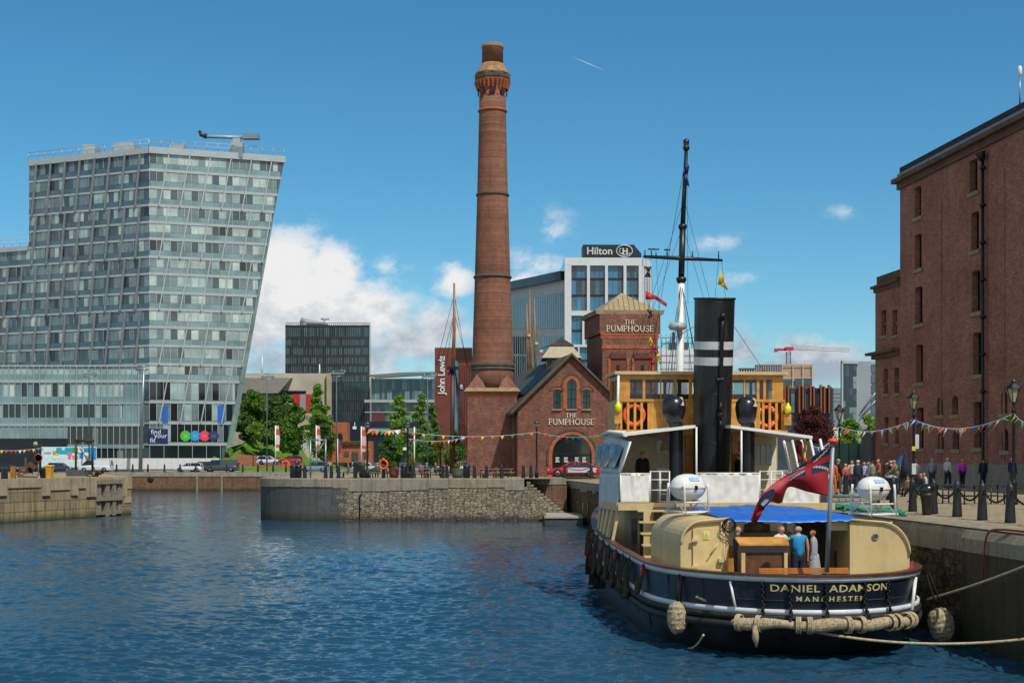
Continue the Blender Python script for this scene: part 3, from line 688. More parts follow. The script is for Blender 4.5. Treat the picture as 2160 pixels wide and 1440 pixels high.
# signs on the tower foot
s1=thing('window_sign','dark blue window sign reading find your fit at the foot of the glass tower','sign',TR.p(2,8,.3))
mb=MB(); TR.pbox(mb,313,354,904,936,.14,.2); mb.build('panel',s1,M('sign_navy','#1a2f63',.3))
for txt,x,y,s in (('find',318,915,.95),('your',325,923,.95),('fit',316,933,.95)):
    t_,z_=TR.tz(x,y); text_mesh(txt,1.25,WHITE,'lettering',s1,fac_place(TR,t_,z_,.22),.02,'LEFT')
for x,c,nm in ((391,'#4fae35','green'),(411,'#2a8fc4','light blue'),(431,'#d4405a','pink'),(450,'#26365f','dark blue')):
    t_,z_=TR.tz(x,919); s=thing('round_window_sticker','round '+nm+' sticker in a row on the tower window','sticker',TR.p(t_,z_,.2),0,'round stickers on the tower window')
    mb=MB(); mb.prism([TR.p(t_+.98*math.cos(a*math.pi/12),z_+.98*math.sin(a*math.pi/12),.18) for a in range(24)],TR.n*.05); mb.build('disc',s,M('sticker_'+nm,c,.4))
    mb=MB()
    for k in (-1,1): TR.box(mb,t_-.45,t_+.45,z_+k*.16-.07,z_+k*.16+.07,.231,.25)
    mb.build('lettering',s,M('sticker_print_'+nm,tuple(min(1,q*1.5+.08) for q in lin(c)),.5))
for x0,x1,lab in ((342,354,'left'),(459,473,'right')):
    t_,z_=TR.tz((x0+x1)/2,875); s=thing('window_banner','bright blue upright banner at '+lab+' behind the first floor tower windows','banner',TR.p(t_,z_,.1),0,'blue banners in the tower windows')
    mb=MB(); TR.pbox(mb,x0,x1,855,893,.15,.2); mb.build('cloth',s,M('banner_blue','#1560b8',.5))
# ---------- low glass block in front ----------
pod=thing('glass_office_block','low teal glass office block with white mullions in front of the tall tower','office building',(X(150,238),250,2.8))
PF=Fac((X(304,238),238,0),(1,.0)); pz=lambda y:Z(y,238); pl=-46; pt0=PF.t(-45)
mb=MB().mat(GL['teald']); mb.prism([(PF.p(pt0,0).x,238.1,gnd),(PF.O.x-.1,238.1,gnd),(X(303,255),255,gnd),(PF.p(pt0,0).x-6,255,gnd)],(0,0,pz(792)-gnd)); mb.build('core',pod)
mb=MB()
mb.mat(ALU)
for y0,y1,d in ((801,807,.25),(849.5,852,.2),(893,898.5,.25),(770,773,.3)): PF.box(mb,pt0,0,pz(y1),pz(y0),-.1,d)
mb.mat(GL['teal'])
for y0,y1 in ((789,801),(836,849.5),(880.5,893)): PF.box(mb,pt0,0,pz(y1),pz(y0),-.1,.1)
PF.box(mb,pt0,PF.t(143),pz(924.5),pz(898.5),-.1,.1); PF.box(mb,PF.t(260),0,pz(880.5),pz(807),-.1,.08)
mb.mat(GL['pale']); PF.box(mb,pt0,PF.t(292),pz(789),pz(773),-.3,.02)
mb.build('spandrels',pod)
PBW=1.03
for y0,y1,x1,ws in ((807,836,260,[('pale',2),('curtain',1.4),('mid',1.5),('dark',2)]),(852,880.5,258,[('dark',3),('mid',2),('pale',1)]),(899,937,304,[('dark',4),('mid',1)]),(945,968,304,[('dark',4),('mid',1),('pale',.6)])):
    t=PF.t(143) if y0>890 else pt0
    e=PF.t(x1)
    while t<e-.5:
        t1=min(t+PBW*5,e); w=MB(); q=t
        while q<t1-.2:
            w.mat(pick(ws)); PF.box(w,q+.04,min(q+PBW,t1)-.04,pz(y1),pz(y0),-.1,.03); q+=PBW
        w.build('window',pod); t=t1
mb=MB(); t=pt0
while t<0:
    PF.box(mb,t-.045,t+.045,pz(968 if t>PF.t(143) else 924),pz(769),.1,.32); t+=PBW
mb.build('mullions',pod,ALU)
mb=MB().mat(CHAR); PF.box(mb,pt0,PF.t(143),gnd,pz(925),-.1,.02); mb.build('dark_entrance',pod)
mb=MB(); PF.box(mb,PF.t(143),0,pz(945),pz(937),-.05,.3); mb.build('canopy',pod,GL['teal'])
# ---------- generic backdrop helpers ----------
def block(name,lab,cat,x0,x1,ytop,D,depth,m,zb=2.8,yb=None,parent_only=False):
    o=thing(name,lab,cat,(X((x0+x1)/2,D),D+depth/2,zb)); mb=MB(); z0_=zb if yb is None else Z(yb,D); mb.prism([(X(x0,D),D,z0_),(X(x1,D),D,z0_),(X(x1,D+depth)-(.3 if x1<CX else 0),D+depth,z0_),(X(x0,D+depth)+(0 if x1<CX else .3),D+depth,z0_)],(0,0,Z(ytop,D)-z0_)); mb.build('wall',o,m)
    fc=Fac((X(x0,D),D,0),(1,0)); return o,fc
# dark finned office tower
dk,DF=block('office_tower','dark glass office tower with close vertical fins behind the museum','office building',603,781,688,345,30,M('dark_curtain_wall','#2a3a41',.15,0,.3,.2,.9))
mb=MB(); GLs=[GL['smoke'],GL['mid'],GL['mid'],GL['teal']]
n=46
for i in range(n):
    x0=603+178*i/n; x1=603+178*(i+1)/n
    for r,(y0,y1) in enumerate(((690,711),(712,729),(730,749),(750,768),(769,786),(787,806),(807,826),(827,846),(847,866),(867,890))):
        mb.mat(GLs[int(rnd.random()**1.3*4)] if y0<800 else GL['blued' if rnd.random()<.5 else 'smoke']); DF.pbox(mb,x0+.4,x1-.4,y0,y1-1.0,0,.15)
mb.build('glazing',dk)
mb=MB()
for i in range(n+1): DF.pbox(mb,603+178*i/n-.55,603+178*i/n+.55,684,890,.15,.5)
mb.build('fins',dk,M('fin_grey','#39464d',.4,.1))
mb=MB()
for y in (686,711,729,749,768,787): DF.pbox(mb,603,781,y,y+3.2,.1,.3)
mb.build('bronze_bands',dk,M('bronze_band','#5b4433',.4,.3))
mb=MB(); DF.box(mb,-.3,DF.t(781)+.1,Z(688,345),Z(681,345),-.3,.2)if False else None
for i in range(40): DF.pbox(mb,604+176*i/39-.3,604+176*i/39+.3,681,688,0,.1)
DF.pbox(mb,603,781,680.5,682,0,.12); mb.build('roof_screen',dk,ALUD)
mb=MB(); DF.pbox(mb,779.5,781.5,682,900,.0,.6); mb.build('edge_trim',dk,ALU)
rc=thing('roof_crane','small grey roof crane on the dark finned tower','crane',(X(650,350),350,Z(688,350)))
mb=MB(); q=lambda x,y:at(x,y,350); mb.tube([q(642,688),q(642,682)],.9,6); mb.tube([q(634,677),q(648,680),q(692,684)],[.9,.8,.3],5); mb.tube([q(684,688),q(684,673)],.25,5); mb.tube([q(677,673),q(694,673)],.25,5); mb.build('jib',rc,GREYP)
# concrete museum with red banner
ms,MF=block('museum_building','pale concrete museum block with a sloping shadowed canopy behind the trees','museum',470,700,787,310,30,M('board_marked_concrete','#b1ab9c',.85,0,.14,.25))
mb=MB(); MF.prism(mb,[MF.tz(512,798),MF.tz(618,798),MF.tz(612,805),MF.tz(590,830),MF.tz(512,830)],0,2.5); mb.build('canopy',ms,M('canopy_grey','#8e8b83',.7))
mb=MB(); MF.pbox(mb,577,646,824,832,0,.1); mb.build('window',ms,GL['dark'])
mb=MB(); MF.pbox(mb,690,700,787,900,.0,1.0); mb.build('corner_wall',ms,M('board_marked_concrete_b','#a09781',.85,0,.12,.3))
rb=thing('wall_banner','red and grey wall banner hung on the concrete museum','banner',MF.p(MF.t(640),10,.3))
mb=MB(); RED=M('banner_red','#c4202a',.6); mb.mat(RED); MF.pbox(mb,618,633,831,868,.1,.2); mb.mat(GREYP); MF.pbox(mb,633,645,831,868,.1,.2); mb.mat(RED); MF.pbox(mb,645,661,831,868,.1,.2); mb.build('cloth',rb)
for x,y0,y1,lb in ((553,750,787,'at the left end of the museum roof'),(674,768,790,'in the middle of the museum roof')):
    o=thing('roof_mast','thin white mast '+lb,'mast',(X(x,315),315,Z(y1,315)),0); mb=MB(); mb.tube([at(x,y1+3,315),at(x,y0,315)],[.2,.12],6); mb.build('pole',o,WHITE)
# beige block and long glass pavilion
bg_,BF=block('beige_block','plain beige block with small windows at right of the dark tower','apartment building',781,800,790,420,20,M('beige_render','#b3aa94',.8))
for x in (784,791):
    for y in (797,810,824): mb=MB(); BF.pbox(mb,x,x+4,y,y+6,0,.1); mb.build('window',bg_,GL['dark'])
gp,GF=block('glass_pavilion','long low glass building with an oversailing roof behind the round trees','shopping centre',783,917,800,330,25,GL['teald'])
mb=MB(); GF.prism(mb,[GF.tz(776,792),GF.tz(850,786.5),GF.tz(917,785),GF.tz(917,790),GF.tz(800,797)],-1,2.5); mb.build('roof',gp,M('zinc_roof','#77807f',.5,.3))
mb=MB(); n=24
for r,(y0,y1) in enumerate(((798,822),(823,842),(850,868),(870,900))):
    for i in range(n):
        mb.mat([GL['teald'],GL['blued'],GL['mid'],GL['teal'],GL['dark']][int(rnd.random()*5)]); GF.pbox(mb,790+127*i/n+.3,790+127*(i+1)/n-.3,y0,y1,0,.12)
mb.build('glazing',gp); mb=MB(); GF.pbox(mb,770,917,843,849,0,1.5); GF.pbox(mb,770,917,868,870,0,.6); mb.build('floor_slab',gp,ALU)
mb=MB(); GF.pbox(mb,784,812,868,930,.1,.5); mb.build('red_screen',gp,M('dark_red_screen','#5a2a2c',.6))
# red-brown store with vertical lettering
js,JF=block('department_store','red brown department store slab with tall white vertical lettering','shop',917,996,733,335,25,M('red_stone_cladding','#6a3328',.7,0,.15,.3))
t_,z_=JF.tz(938,833); text_mesh('John Lewis',2.3,WHITE,'lettering',js,lambda x,y,q:JF.p(t_-y,z_+x,.15+q),.1,'LEFT',1.0,weight=.03,fitw=9.2)
mb=MB()
for i in range(9): JF.pbox(mb,963+i*4,963.8+i*4,733,760,0,.2)
for i in range(5): JF.pbox(mb,963,996,735+i*6,736+i*6,.2,.3)
mb.build('roof_grille',js,CHAR)
mb=MB(); JF.pbox(mb,955,966,760,950,0,.15); mb.build('window',js,GL['blue'])
mb=MB(); [JF.pbox(mb,970+i*5,971.5+i*5,770,950,0,.2) for i in range(5)]; mb.build('ribs',js,M('rib_red','#5a2a22',.7))
# terracotta terraces
te=thing('brick_terrace','orange brick terrace walls with a stepped ramp among the trees','terrace wall',(X(740,262),262,2.8))
TF=Fac((X(680,262),262,0),(1,0)); mb=MB().mat(BR_TRIM)
for x0,x1,y0,y1,d in ((700,733,890,975,0),(722,784,930,942,.1),(725,784,942,975,.05),(680,724,945,975,-.1)): TF.pbox(mb,x0,x1,y0,y1,-4,d)
mb.build('wall',te)
for x0,x1,y0,y1 in ((714,723,913,935),(726,736,952,962),(742,756,953,972),(767,778,952,966)): mb=MB(); TF.pbox(mb,x0,x1,y0,y1,.1,.16); mb.build('window',te,GL['dark'])
mb=MB(); TF.pbox(mb,724,761,931,938,.15,.5); mb.build('hedge',te,M('hedge_green','#31421c',.9,0,.5,2,bump=.2))
sp_=thing('shop_unit','dark shop unit with a white letter mark under the glass pavilion','shop',(X(755,300),300,2.8))
SF=Fac((X(732,300),300,0),(1,0)); mb=MB(); SF.pbox(mb,732,920,888,975,-3,0); mb.build('wall',sp_,M('shopfront_dark','#1b2530',.3)); mb=MB(); SF.pbox(mb,744,752,899,905,.05,.15); SF.pbox(mb,747.5,749,890,899,.05,.15); mb.build('letter_mark',sp_,WHITE)
mb=MB(); SF.pbox(mb,780,920,903,912,0,.6); mb.build('fascia',sp_,GL['teal'])
# brick ramp wall
rp_=thing('ramp_wall','low terracotta brick ramp wall sloping beside the grass bank','wall',(X(560,246),246,2.8),0)
RF=Fac((X(500,246),246,0),(1,0)); mb=MB(); RF.prism(mb,[RF.tz(498,984),RF.tz(498,958),RF.tz(540,960),RF.tz(620,970),RF.tz(640,972),RF.tz(640,984)],0,.4); mb.build('brickwork',rp_,BR_RAMP)
rp_['kind']='thing'
# white hoarding
hw=thing('white_hoarding','long low white hoarding at the foot of the glass buildings','hoarding',(X(350,230),233,2.8))
HF=Fac((X(203,233),233,0),(1,0)); mb=MB(); 
for i in range(18): HF.pbox(mb,203+260*i/18+.15,203+260*(i+1)/18-.15,966,989,0,.12)
mb.build('panels',hw,M('hoarding_white','#cfcfcb',.6,0,.05))
cb=thing('printed_hoarding','hoarding printed with turquoise, pink and yellow squares left of the white hoarding','hoarding',(X(145,231),231,2.8))
mb=MB(); KF=Fac((X(88,231),231,0),(1,0)); mb.mat(M('hoarding_pale','#c9dcdf',.6)); KF.pbox(mb,88,204,942,985,0,.1)
cols={'t':M('print_turquoise','#18a5b4',.5),'p':M('print_pink','#d96aa4',.5),'y':M('print_yellow','#d8bc3c',.5),'w':M('print_white','#d3dcdc',.5),'b':M('print_blue','#1f86c0',.5),'g':M('print_green','#5d8a4a',.5),'o':M('print_orange','#d4895a',.5)}
art=[(113,167,943.5,958,'t'),(112,119,943.5,950,'w'),(113,125,956,960,'y'),(117,121,960,968,'y'),(119,140,961,968,'w'),(131,137,944,949,'w'),(142,152,954,960,'p'),(144,150,960,968,'p'),(152,161,955,962,'w'),(153,165,960,968,'o'),(153,165,944,955,'g'),(165,174,944,954,'w'),(177,190,944,954,'b'),(168,176,955,966,'b'),(178,190,954,962,'w'),(181,187,960,968,'o'),(190,203,943.5,968,'b'),(112,118,950,957,'o'),(113,118,961,968,'w'),(191,197,948,957,'t')]
for k,(x0,x1,y0,y1,c) in enumerate(art): mb.mat(cols[c]); KF.pbox(mb,x0,x1,y0,y1,.1,.104+.004*k)
mb.build('panel',cb); t_,z_=KF.tz(101,956); text_mesh('library',.95,M('print_grey','#4f6f7c',.6),'lettering',cb,fac_place(KF,t_,z_,.112),.02) if False else None
mb=MB(); [KF.pbox(mb,94+i*2.1,95.4+i*2.1,953+((i*3)%2),957,.1,.115) for i in range(7)]; mb.build('lettering',cb,M('print_grey','#4f6f7c',.6))
# ---------- pumphouse ----------
CONC=M('weathered_stone_trim','#8f7a5c',.85,0,.2,1.5,dirt=.3); LEAD=M('dark_stone_band','#4a463f',.8,0,.25,1.5); SLATE=M('slate_roof','#4f4a45',.7,0,.25,1.2,.3)
LET=M('cream_lettering','#d8cfb8',.5,0,.03)
def serif_text(txt,size,parent,fc,t,z,d,sp=1.0):
    """cream raised capitals with thin serifs"""
    def arc(cx,cz,rx,rz,a0,a1,n=12): return [(cx+rx*math.cos(R(a0+(a1-a0)*i/n)),cz+rz*math.sin(R(a0+(a1-a0)*i/n))) for i in range(n+1)]
    sf=lambda x,y,w=.3:[((x-w/2,y),(x+w/2,y),.05)]
    G={'T':([((.36,0),(.36,.97),.15),((0,.965),(.72,.965),.07),((.02,.97),(.02,.82),.05),((.70,.97),(.70,.82),.05)]+sf(.36,.025),.80),
       'H':([((.15,0),(.15,1),.14),((.74,0),(.74,1),.14),((.15,.51),(.74,.51),.06)]+sf(.15,.025)+sf(.15,.975)+sf(.74,.025)+sf(.74,.975),.97),
       'E':([((.15,0),(.15,1),.14),((.02,.97),(.60,.97),.06),((.15,.51),(.46,.51),.06),((.02,.03),(.64,.03),.06),((.59,.98),(.59,.83),.05),((.63,.02),(.63,.19),.05),((.46,.60),(.46,.42),.05)],.76),
       'P':([((.15,0),(.15,1),.14)]+sf(.15,.025)+[('L',[(.02,.97)]+arc(.36,.72,.25,.25,90,-90)+[(.15,.47)],.09)],.70),
       'U':(sf(.15,.975)+sf(.74,.975,.24)+[('L',[(.15,1),(.15,.36)]+arc(.445,.33,.295,.30,180,360)+[(.74,1)],.11)],.92),
       'M':(sf(.12,.025,.24)+sf(.93,.025)+sf(.12,.975,.2)+sf(.93,.975,.24)+[((.12,0),(.12,1),.06),((.14,1),(.53,.06),.14),((.53,.06),(.90,1),.06),((.93,0),(.93,1),.14)],1.10),
       'O':([('L',arc(.46,.5,.40,.46,0,360,24),.12)],.97),
       'S':([('L',arc(.32,.72,.23,.24,20,255,12)+arc(.32,.27,.25,.25,75,-155,12),.10),((.54,.98),(.54,.76),.05),((.06,.02),(.06,.26),.05)],.68)}
    wd=sum(G[c][1] for c in txt)-.05; x0=-wd/2*size*1.02; out=None; k=[0]
    mb=MB()
    def bar(a,b,w):
        ax,az=a; bx,bz=b; L=math.hypot(bx-ax,bz-az) or 1; nx,nz=-(bz-az)/L*w/2,(bx-ax)/L*w/2; k[0]+=1; e=.0015*(k[0]%7)
        fc.prism(mb,[(t+x0+ (ax+nx)*size,z+(az+nz)*size),(t+x0+(bx+nx)*size,z+(bz+nz)*size),(t+x0+(bx-nx)*size,z+(bz-nz)*size),(t+x0+(ax-nx)*size,z+(az-nz)*size)],d-.04,d+.04+e)
    for c in txt:
        st,adv=G[c]
        for s in st:
            if s[0]=='L':
                for a,b in zip(s[1][:-1],s[1][1:]): bar(a,b,s[2])
            else: bar(*s)
        x0+=adv*size*1.02
    return mb.build('lettering',parent,LET)
ph=thing('pumphouse','red brick gabled pumphouse with arched windows and cream lettering beside the chimney','pub building',(5.3,132,3.4))
GFc=Fac((X(1092,128),128,0),(1,0)); gw=GFc.t(1319)
ez=Z(863,128); az=Z(752,128); cxg=gw/2
# gable end wall with real openings: built as a band polygon around the openings
def wall_with_holes(mb,fc,outer,holes,d0,d1):
    bm=bmesh.new()
    def loop(pts):
        vs=[bm.verts.new((p[0],p[1],0)) for p in pts]
        return [bm.edges.new((vs[i],vs[(i+1)%len(vs)])) for i in range(len(vs))]
    es=loop(outer)
    for h in holes: es+=loop(h)
    bmesh.ops.triangle_fill(bm,use_beauty=True,edges=es)
    bm.verts.index_update(); pts=[(v.co.x,v.co.y) for v in bm.verts]; tris=[[v.index for v in f.verts] for f in bm.faces]; bm.free()
    fr=[fc.p(t,z,d1) for t,z in pts]; n=(fr[tris[0][1]]-fr[tris[0][0]]).cross(fr[tris[0][2]]-fr[tris[0][0]])
    fs=[]
    for tr in tris:
        nn=(fr[tr[1]]-fr[tr[0]]).cross(fr[tr[2]]-fr[tr[0]])
        fs.append(tuple(tr) if nn.dot(fc.n)>0 else tuple(reversed(tr)))
    mb.add(fr,fs)
    def rev(pts,sgn):
        a=sum(pts[i][0]*pts[(i+1)%len(pts)][1]-pts[(i+1)%len(pts)][0]*pts[i][1] for i in range(len(pts)))
        P=pts if a*sgn>0 else list(reversed(pts)); n=len(P)
        mb.add([fc.p(t,z,d1) for t,z in P]+[fc.p(t,z,d0) for t,z in P],[((i+1)%n,i,n+i,n+(i+1)%n) for i in range(n)])
    rev(outer,1)
    for h in holes: rev(h,-1)
def arch_hole(fc,x0,x1,ybot,yspring,ytop):
    t0,zb=fc.tz(x0,ybot); t1,_=fc.tz(x1,ybot); _,zs=fc.tz((x0+x1)/2,yspring); _,zt=fc.tz((x0+x1)/2,ytop)
    c=(t0+t1)/2; r=(t1-t0)/2
    return [(t0,zb),(t1,zb)]+[(p[0],p[1]) for p in arch_pts(c,zs,r,10,zt-zs)]
hd=arch_hole(GFc,1165,1248,1006,958,916); hc=arch_hole(GFc,1196,1216,862,812,799); h1=arch_hole(GFc,1167,1183,862,823,821); h2=arch_hole(GFc,1229,1245,862,823,821)
mb=MB(); wall_with_holes(mb,GFc,[(0,3.3),(gw,3.3),(gw,ez),(cxg,az),(0,ez)],[hd,hc,h1,h2],-.45,0); mb.build('gable_wall',ph,BR_PUMP)
mb=MB(); dep=26; sk=-.16
def sideq(t,z,d): p=GFc.p(t,z,d); p.x+=d*-sk*-1.0 if False else 0; p.x+=-sk*d; return p
mb.hexa([sideq(0,3.3,-.46),sideq(.5,3.3,-.46),sideq(.5,3.3,-dep),sideq(0,3.3,-dep),sideq(0,ez,-.46),sideq(.5,ez,-.46),sideq(.5,ez,-dep),sideq(0,ez,-dep)])
mb.hexa([sideq(gw-.5,3.3,-.46),sideq(gw,3.3,-.46),sideq(gw,3.3,-dep),sideq(gw-.5,3.3,-dep),sideq(gw-.5,ez,-.46),sideq(gw,ez,-.46),sideq(gw,ez,-dep),sideq(gw-.5,ez,-dep)])
for i in range(9): 
    p=sideq(0,0,-1.5-i*2.8); mb.box(p.x-.2,p.x-.01,p.y-.4,p.y+.4,3.3,ez-.2)
mb.build('side_wall',ph,BR_PUMP)
mb=MB(); ov=.55
for sgn in (-1,1):
    e=(0 if sgn<0 else gw)+sgn*ov; ze=ez-ov*(az-ez)/cxg
    a=[sideq(cxg,az+.28,.3),sideq(e,ze+.28,.3),sideq(e,ze+.28,-dep),sideq(cxg,az+.28,-dep)]
    b=[p-V((0,0,.25)) for p in a]
    if sgn<0: mb.hexa([b[1],b[0],b[3],b[2],a[1],a[0],a[3],a[2]])
    else: mb.hexa(b[0:4]+a[0:4])
mb.build('roof',ph,SLATE)
mb=MB()
for sgn in (-1,1):
    e=(0 if sgn<0 else gw)+sgn*(ov+.05); ze=ez-(ov+.05)*(az-ez)/cxg
    GFc.prism(mb,[(cxg,az+.36),(e,ze+.36),(e,ze+.14),(cxg,az+.14)],.31,.43)
mb.build('verge_coping',ph,M('verge_stone','#5f5142',.85,0,.2,2))
# skylight strip
mb=MB()
k=lambda f,d: sideq(cxg*(1-f),az+.28-(az-ez)*f+.06,d)
mb.hexa([k(.78,-3),k(.25,-3),k(.25,-9),k(.78,-9)]+[q+V((0,0,.06)) for q in (k(.78,-3),k(.25,-3),k(.25,-9),k(.78,-9))]); mb.build('skylight',ph,M('skylight_dark','#1c2024',.5,0,.1,1,.08))
# arch surrounds
def surround(mb,fc,hole,w,d0,d1,jamb=True,zlow=None):
    t0,zb=hole[0]; t1,_=hole[1]; arc=hole[2:]; c=(t0+t1)/2; r=(t1-t0)/2; zs=arc[0][1]; rz=arc[len(arc)//2][1]-zs
    if jamb:
        zl=zb if zlow is None else zlow
        fc.box(mb,t0-w,t0,zl,zs,d0,d1); fc.box(mb,t1,t1+w,zl,zs,d0,d1)
    n=len(arc)-1
    for i in range(n):
        a,b=math.pi*i/n,math.pi*(i+1)/n
        fc.prism(mb,[(c+r*math.cos(a),zs+rz*math.sin(a)),(c+(r+w)*math.cos(a),zs+(rz+w)*math.sin(a)),(c+(r+w)*math.cos(b),zs+(rz+w)*math.sin(b)),(c+r*math.cos(b),zs+rz*math.sin(b))],d0,d1)
for h,w_,j_,zl in ((hd,.34,True,3.4),(hc,.36,True,None),(h1,.22,False,None),(h2,.22,False,None)): mb=MB(); surround(mb,GFc,h,w_,.003,.07 if j_ else .06,j_,zl); mb.build('arch_surround',ph,BR_TRIM)
mb=MB(); 
def hood(mb,fc,hole,w0,w1,d0,d1,leg=0):
    t0,zb=hole[0]; t1,_=hole[1]; arc=hole[2:]; c=(t0+t1)/2; r=(t1-t0)/2; zs=arc[0][1]; rz=arc[len(arc)//2][1]-zs; n=12
    for i in range(n):
        a,b=math.pi*i/n,math.pi*(i+1)/n; q=lambda w,x:(c+(r+w)*math.cos(x),zs+(rz+w)*math.sin(x))
        fc.prism(mb,[q(w0,a),q(w1,a),q(w1,b),q(w0,b)],d0,d1)
    if leg: fc.box(mb,t0-w1,t0-w0,zs-leg,zs,d0,d1); fc.box(mb,t1+w0,t1+w1,zs-leg,zs,d0,d1)
hood(mb,GFc,hd,.36,.50,.0,.13,.9); hood(mb,GFc,hc,.38,.50,0,.12,.5); hood(mb,GFc,h1,.23,.33,0,.1); hood(mb,GFc,h2,.23,.33,0,.1); mb.build('hood_mould',ph,LEAD)
for h,nm in ((hc,3),(h1,1),(h2,1)):
    w=MB().mat(GL['dark']); GFc.prism(w,h,-.3,-.26); w.build('window',ph); f=MB(); t0,zb=h[0]; t1=h[1][0]; zt=max(p[1] for p in h)
    GFc.box(f,t0-.05,t1+.05,zb-.12,zb,-.2,.1); f.mat(BLACK)
    GFc.box(f,(t0+t1)/2-.03,(t0+t1)/2+.03,zb,zt-.02,-.26,-.2)
    for q in (.33,.66): GFc.box(f,t0,t1,zb+(zt-zb)*q-.025,zb+(zt-zb)*q+.025,-.255,-.21)
    f.mats[0]=BLACK if f.mats else BLACK; f.build('window_frame',ph)
    s=MB(); GFc.box(s,t0-.1,t1+.1,zb-.16,zb-.001,-.2,.14); s.build('window_sill',ph,CONC)
w=MB().mat(GL['dark']); GFc.prism(w,hd,-.34,-.3); w.build('door',ph)
f=MB(); t0,zb=hd[0]; t1=hd[1][0]
for q in (.02,.25,.5,.75,.98): GFc.box(f,t0+(t1-t0)*q-.05,t0+(t1-t0)*q+.05,zb,zb+ (1.9 if q in(.25,.75) else 3.4),-.3,-.22)
GFc.box(f,t0,t1,Z(960,128),Z(957,128),-.31,-.2); f.build('door_frame',ph,BLACK)
f=MB(); 
for x in (1172,1190,1213,1228):
    for y,wd in ((964,8),(968,7),(972,9)): GFc.pbox(f,x,x+wd,y,y+2.2,-.295,-.285)
f.build('door_lettering',ph,WHITE)
t_,z_=GFc.tz(1205.5,880.5); serif_text('THE',.42,ph,GFc,t_,z_,.06); t_,z_=GFc.tz(1205.5,895.5); serif_text('PUMPHOUSE',.53,ph,GFc,t_,z_,.06,.98)
# louvred ridge vent
lv=MB().mat(BLACK); c=sideq(cxg,az,-7.5); lx0,lx1=X(1143,135),X(1227,135); ly=135; lz0,lz1=Z(795,135),Z(755,135)
lv.box(lx0+.5,lx1-.5,ly,ly+5,lz0-1.5,lz1); lv.mat(GREYP)
for i in range(6): lv.box(X(1164,135),X(1200,135),ly-.06,ly-.002,lz1-.35-i*.28,lz1-.25-i*.28)
lv.build('ridge_vent',ph)
rv=MB(); mx=(lx0+lx1)/2; rv.mat(M('pale_lead_roof','#a59a80',.6,0,.12,2)); zt=Z(727,135)
rv.prism([(lx0,ly-.3,lz1),(lx1,ly-.3,lz1),(mx+1.0,ly+.9,zt),(mx-1.0,ly+.9,zt)],(0,0,.03)); 
rv.add([(lx0,ly-.3,lz1),(lx1,ly-.3,lz1),(mx+1.0,ly+.9,zt-.03),(mx-1.0,ly+.9,zt-.03),(lx0,ly+5.3,lz1),(lx1,ly+5.3,lz1)],[(0,1,2,3),(0,3,4),(1,5,2),(3,2,5,4)])
rv.mat(SLATE); rv.add([(mx-1.2,ly+.7,zt),(mx+1.2,ly+.7,zt),(mx,ly+.7,zt+.75),(mx-2.6,ly+9,zt),(mx+1.2,ly+9,zt),(mx-.4,ly+9,zt+.75)],[(0,1,2),(0,2,5,3),(1,4,5,2)])
rv.build('ridge_roof',ph)
# ---------- pumphouse tower ----------
pt=thing('pumphouse_tower','square red brick tower with a pyramid roof and cream lettering behind the gable','tower',(X(1322,138),141,3.4))
TFc=Fac((X(1265,136),136,0),(1,.03)); tw=TFc.t(1393); e1=Z(662,136)
mb=MB().mat(BR_PUMP)
back=lambda z,w0,w1:[TFc.p(w0,z,0),TFc.p(w1,z,0),TFc.p(w1,z,-7)+V((-.9,0,0)),TFc.p(w0,z,-7)+V((-.9,0,0))]
mb.hexa(back(3.4,.25,tw-.25)+back(Z(705,136),.25,tw-.25)); mb.build('shaft',pt)
mb=MB().mat(BR_PUMP); mb.hexa(back(Z(703,136),.0,tw)+back(e1,.0,tw)); 
mb.build('sign_wall',pt)
mb=MB(); 
for i,(y0,y1,d) in enumerate(((703,707,.06),(708,713,.02))): TFc.box(mb,.1,tw-.1,Z(y1,136),Z(y0,136),-.1,d)
TFc.box(mb,.2,tw-.2,Z(735,136),Z(727,136),-.1,.05); mb.build('brick_band',pt,BR_TRIM)
mb=MB(); mb.hexa(back(e1,-.3,tw+.3)+[p+V((0,0,.38)) for p in back(e1,-.42,tw+.42)]); mb.build('cornice',pt,CONC)
pr=MB(); b4=back(e1+.4,-.05,tw+.05); apx=(b4[0]+b4[1]+b4[2]+b4[3])/4; apx.z=Z(616,139); 
pr.add([b4[0]+V((.25,.3,0)),b4[1]+V((-.25,.3,0)),b4[2],b4[3],apx],[(0,1,4),(1,2,4),(2,3,4),(3,0,4)]); pr.build('pyramid_roof',pt,M('standing_seam_roof','#9c8b68',.6,0,.12,1.5))
sm=MB()
for i in range(11):
    a=(b4[0]+V((.25,.3,0))).lerp(b4[1]+V((-.25,.3,0)),(i+.5)/11); f=1-abs((i+.5)/11-.5)*2; 
    q=V((a.x,0,0)); d=V((0,apx.y-a.y,apx.z-a.z)); sm.tube([a+V((0,-.03,.03)),a+d*f*.97+V((0,-.03,.03))],.035,4)
sm.build('roof_seams',pt,M('seam_metal','#96835a',.6))
for x0,x1 in ((1287,1321),(1337,1374)):
    mb=MB(); TFc.box(mb,TFc.t(x0),TFc.t(x1),Z(756,136),Z(744,136),0,.16); mb.build('lintel',pt,M('dark_red_lintel','#5e2a20',.7))
for x0,x1 in ((1287,1321),(1337,1374)):
    w=MB(); a,b=TFc.t(x0),TFc.t(x1); TFc.box(w,a,b,Z(820,136),Z(757,136),.0,.03); w.build('blind_window',pt,M('recess_brick','#6b3a2c',.8)); 
    w=MB(); TFc.box(w,(a+b)/2-.18,(a+b)/2+.12,Z(820,136),Z(770,136),.03,.06); w.build('slit_window',pt,BLACK)
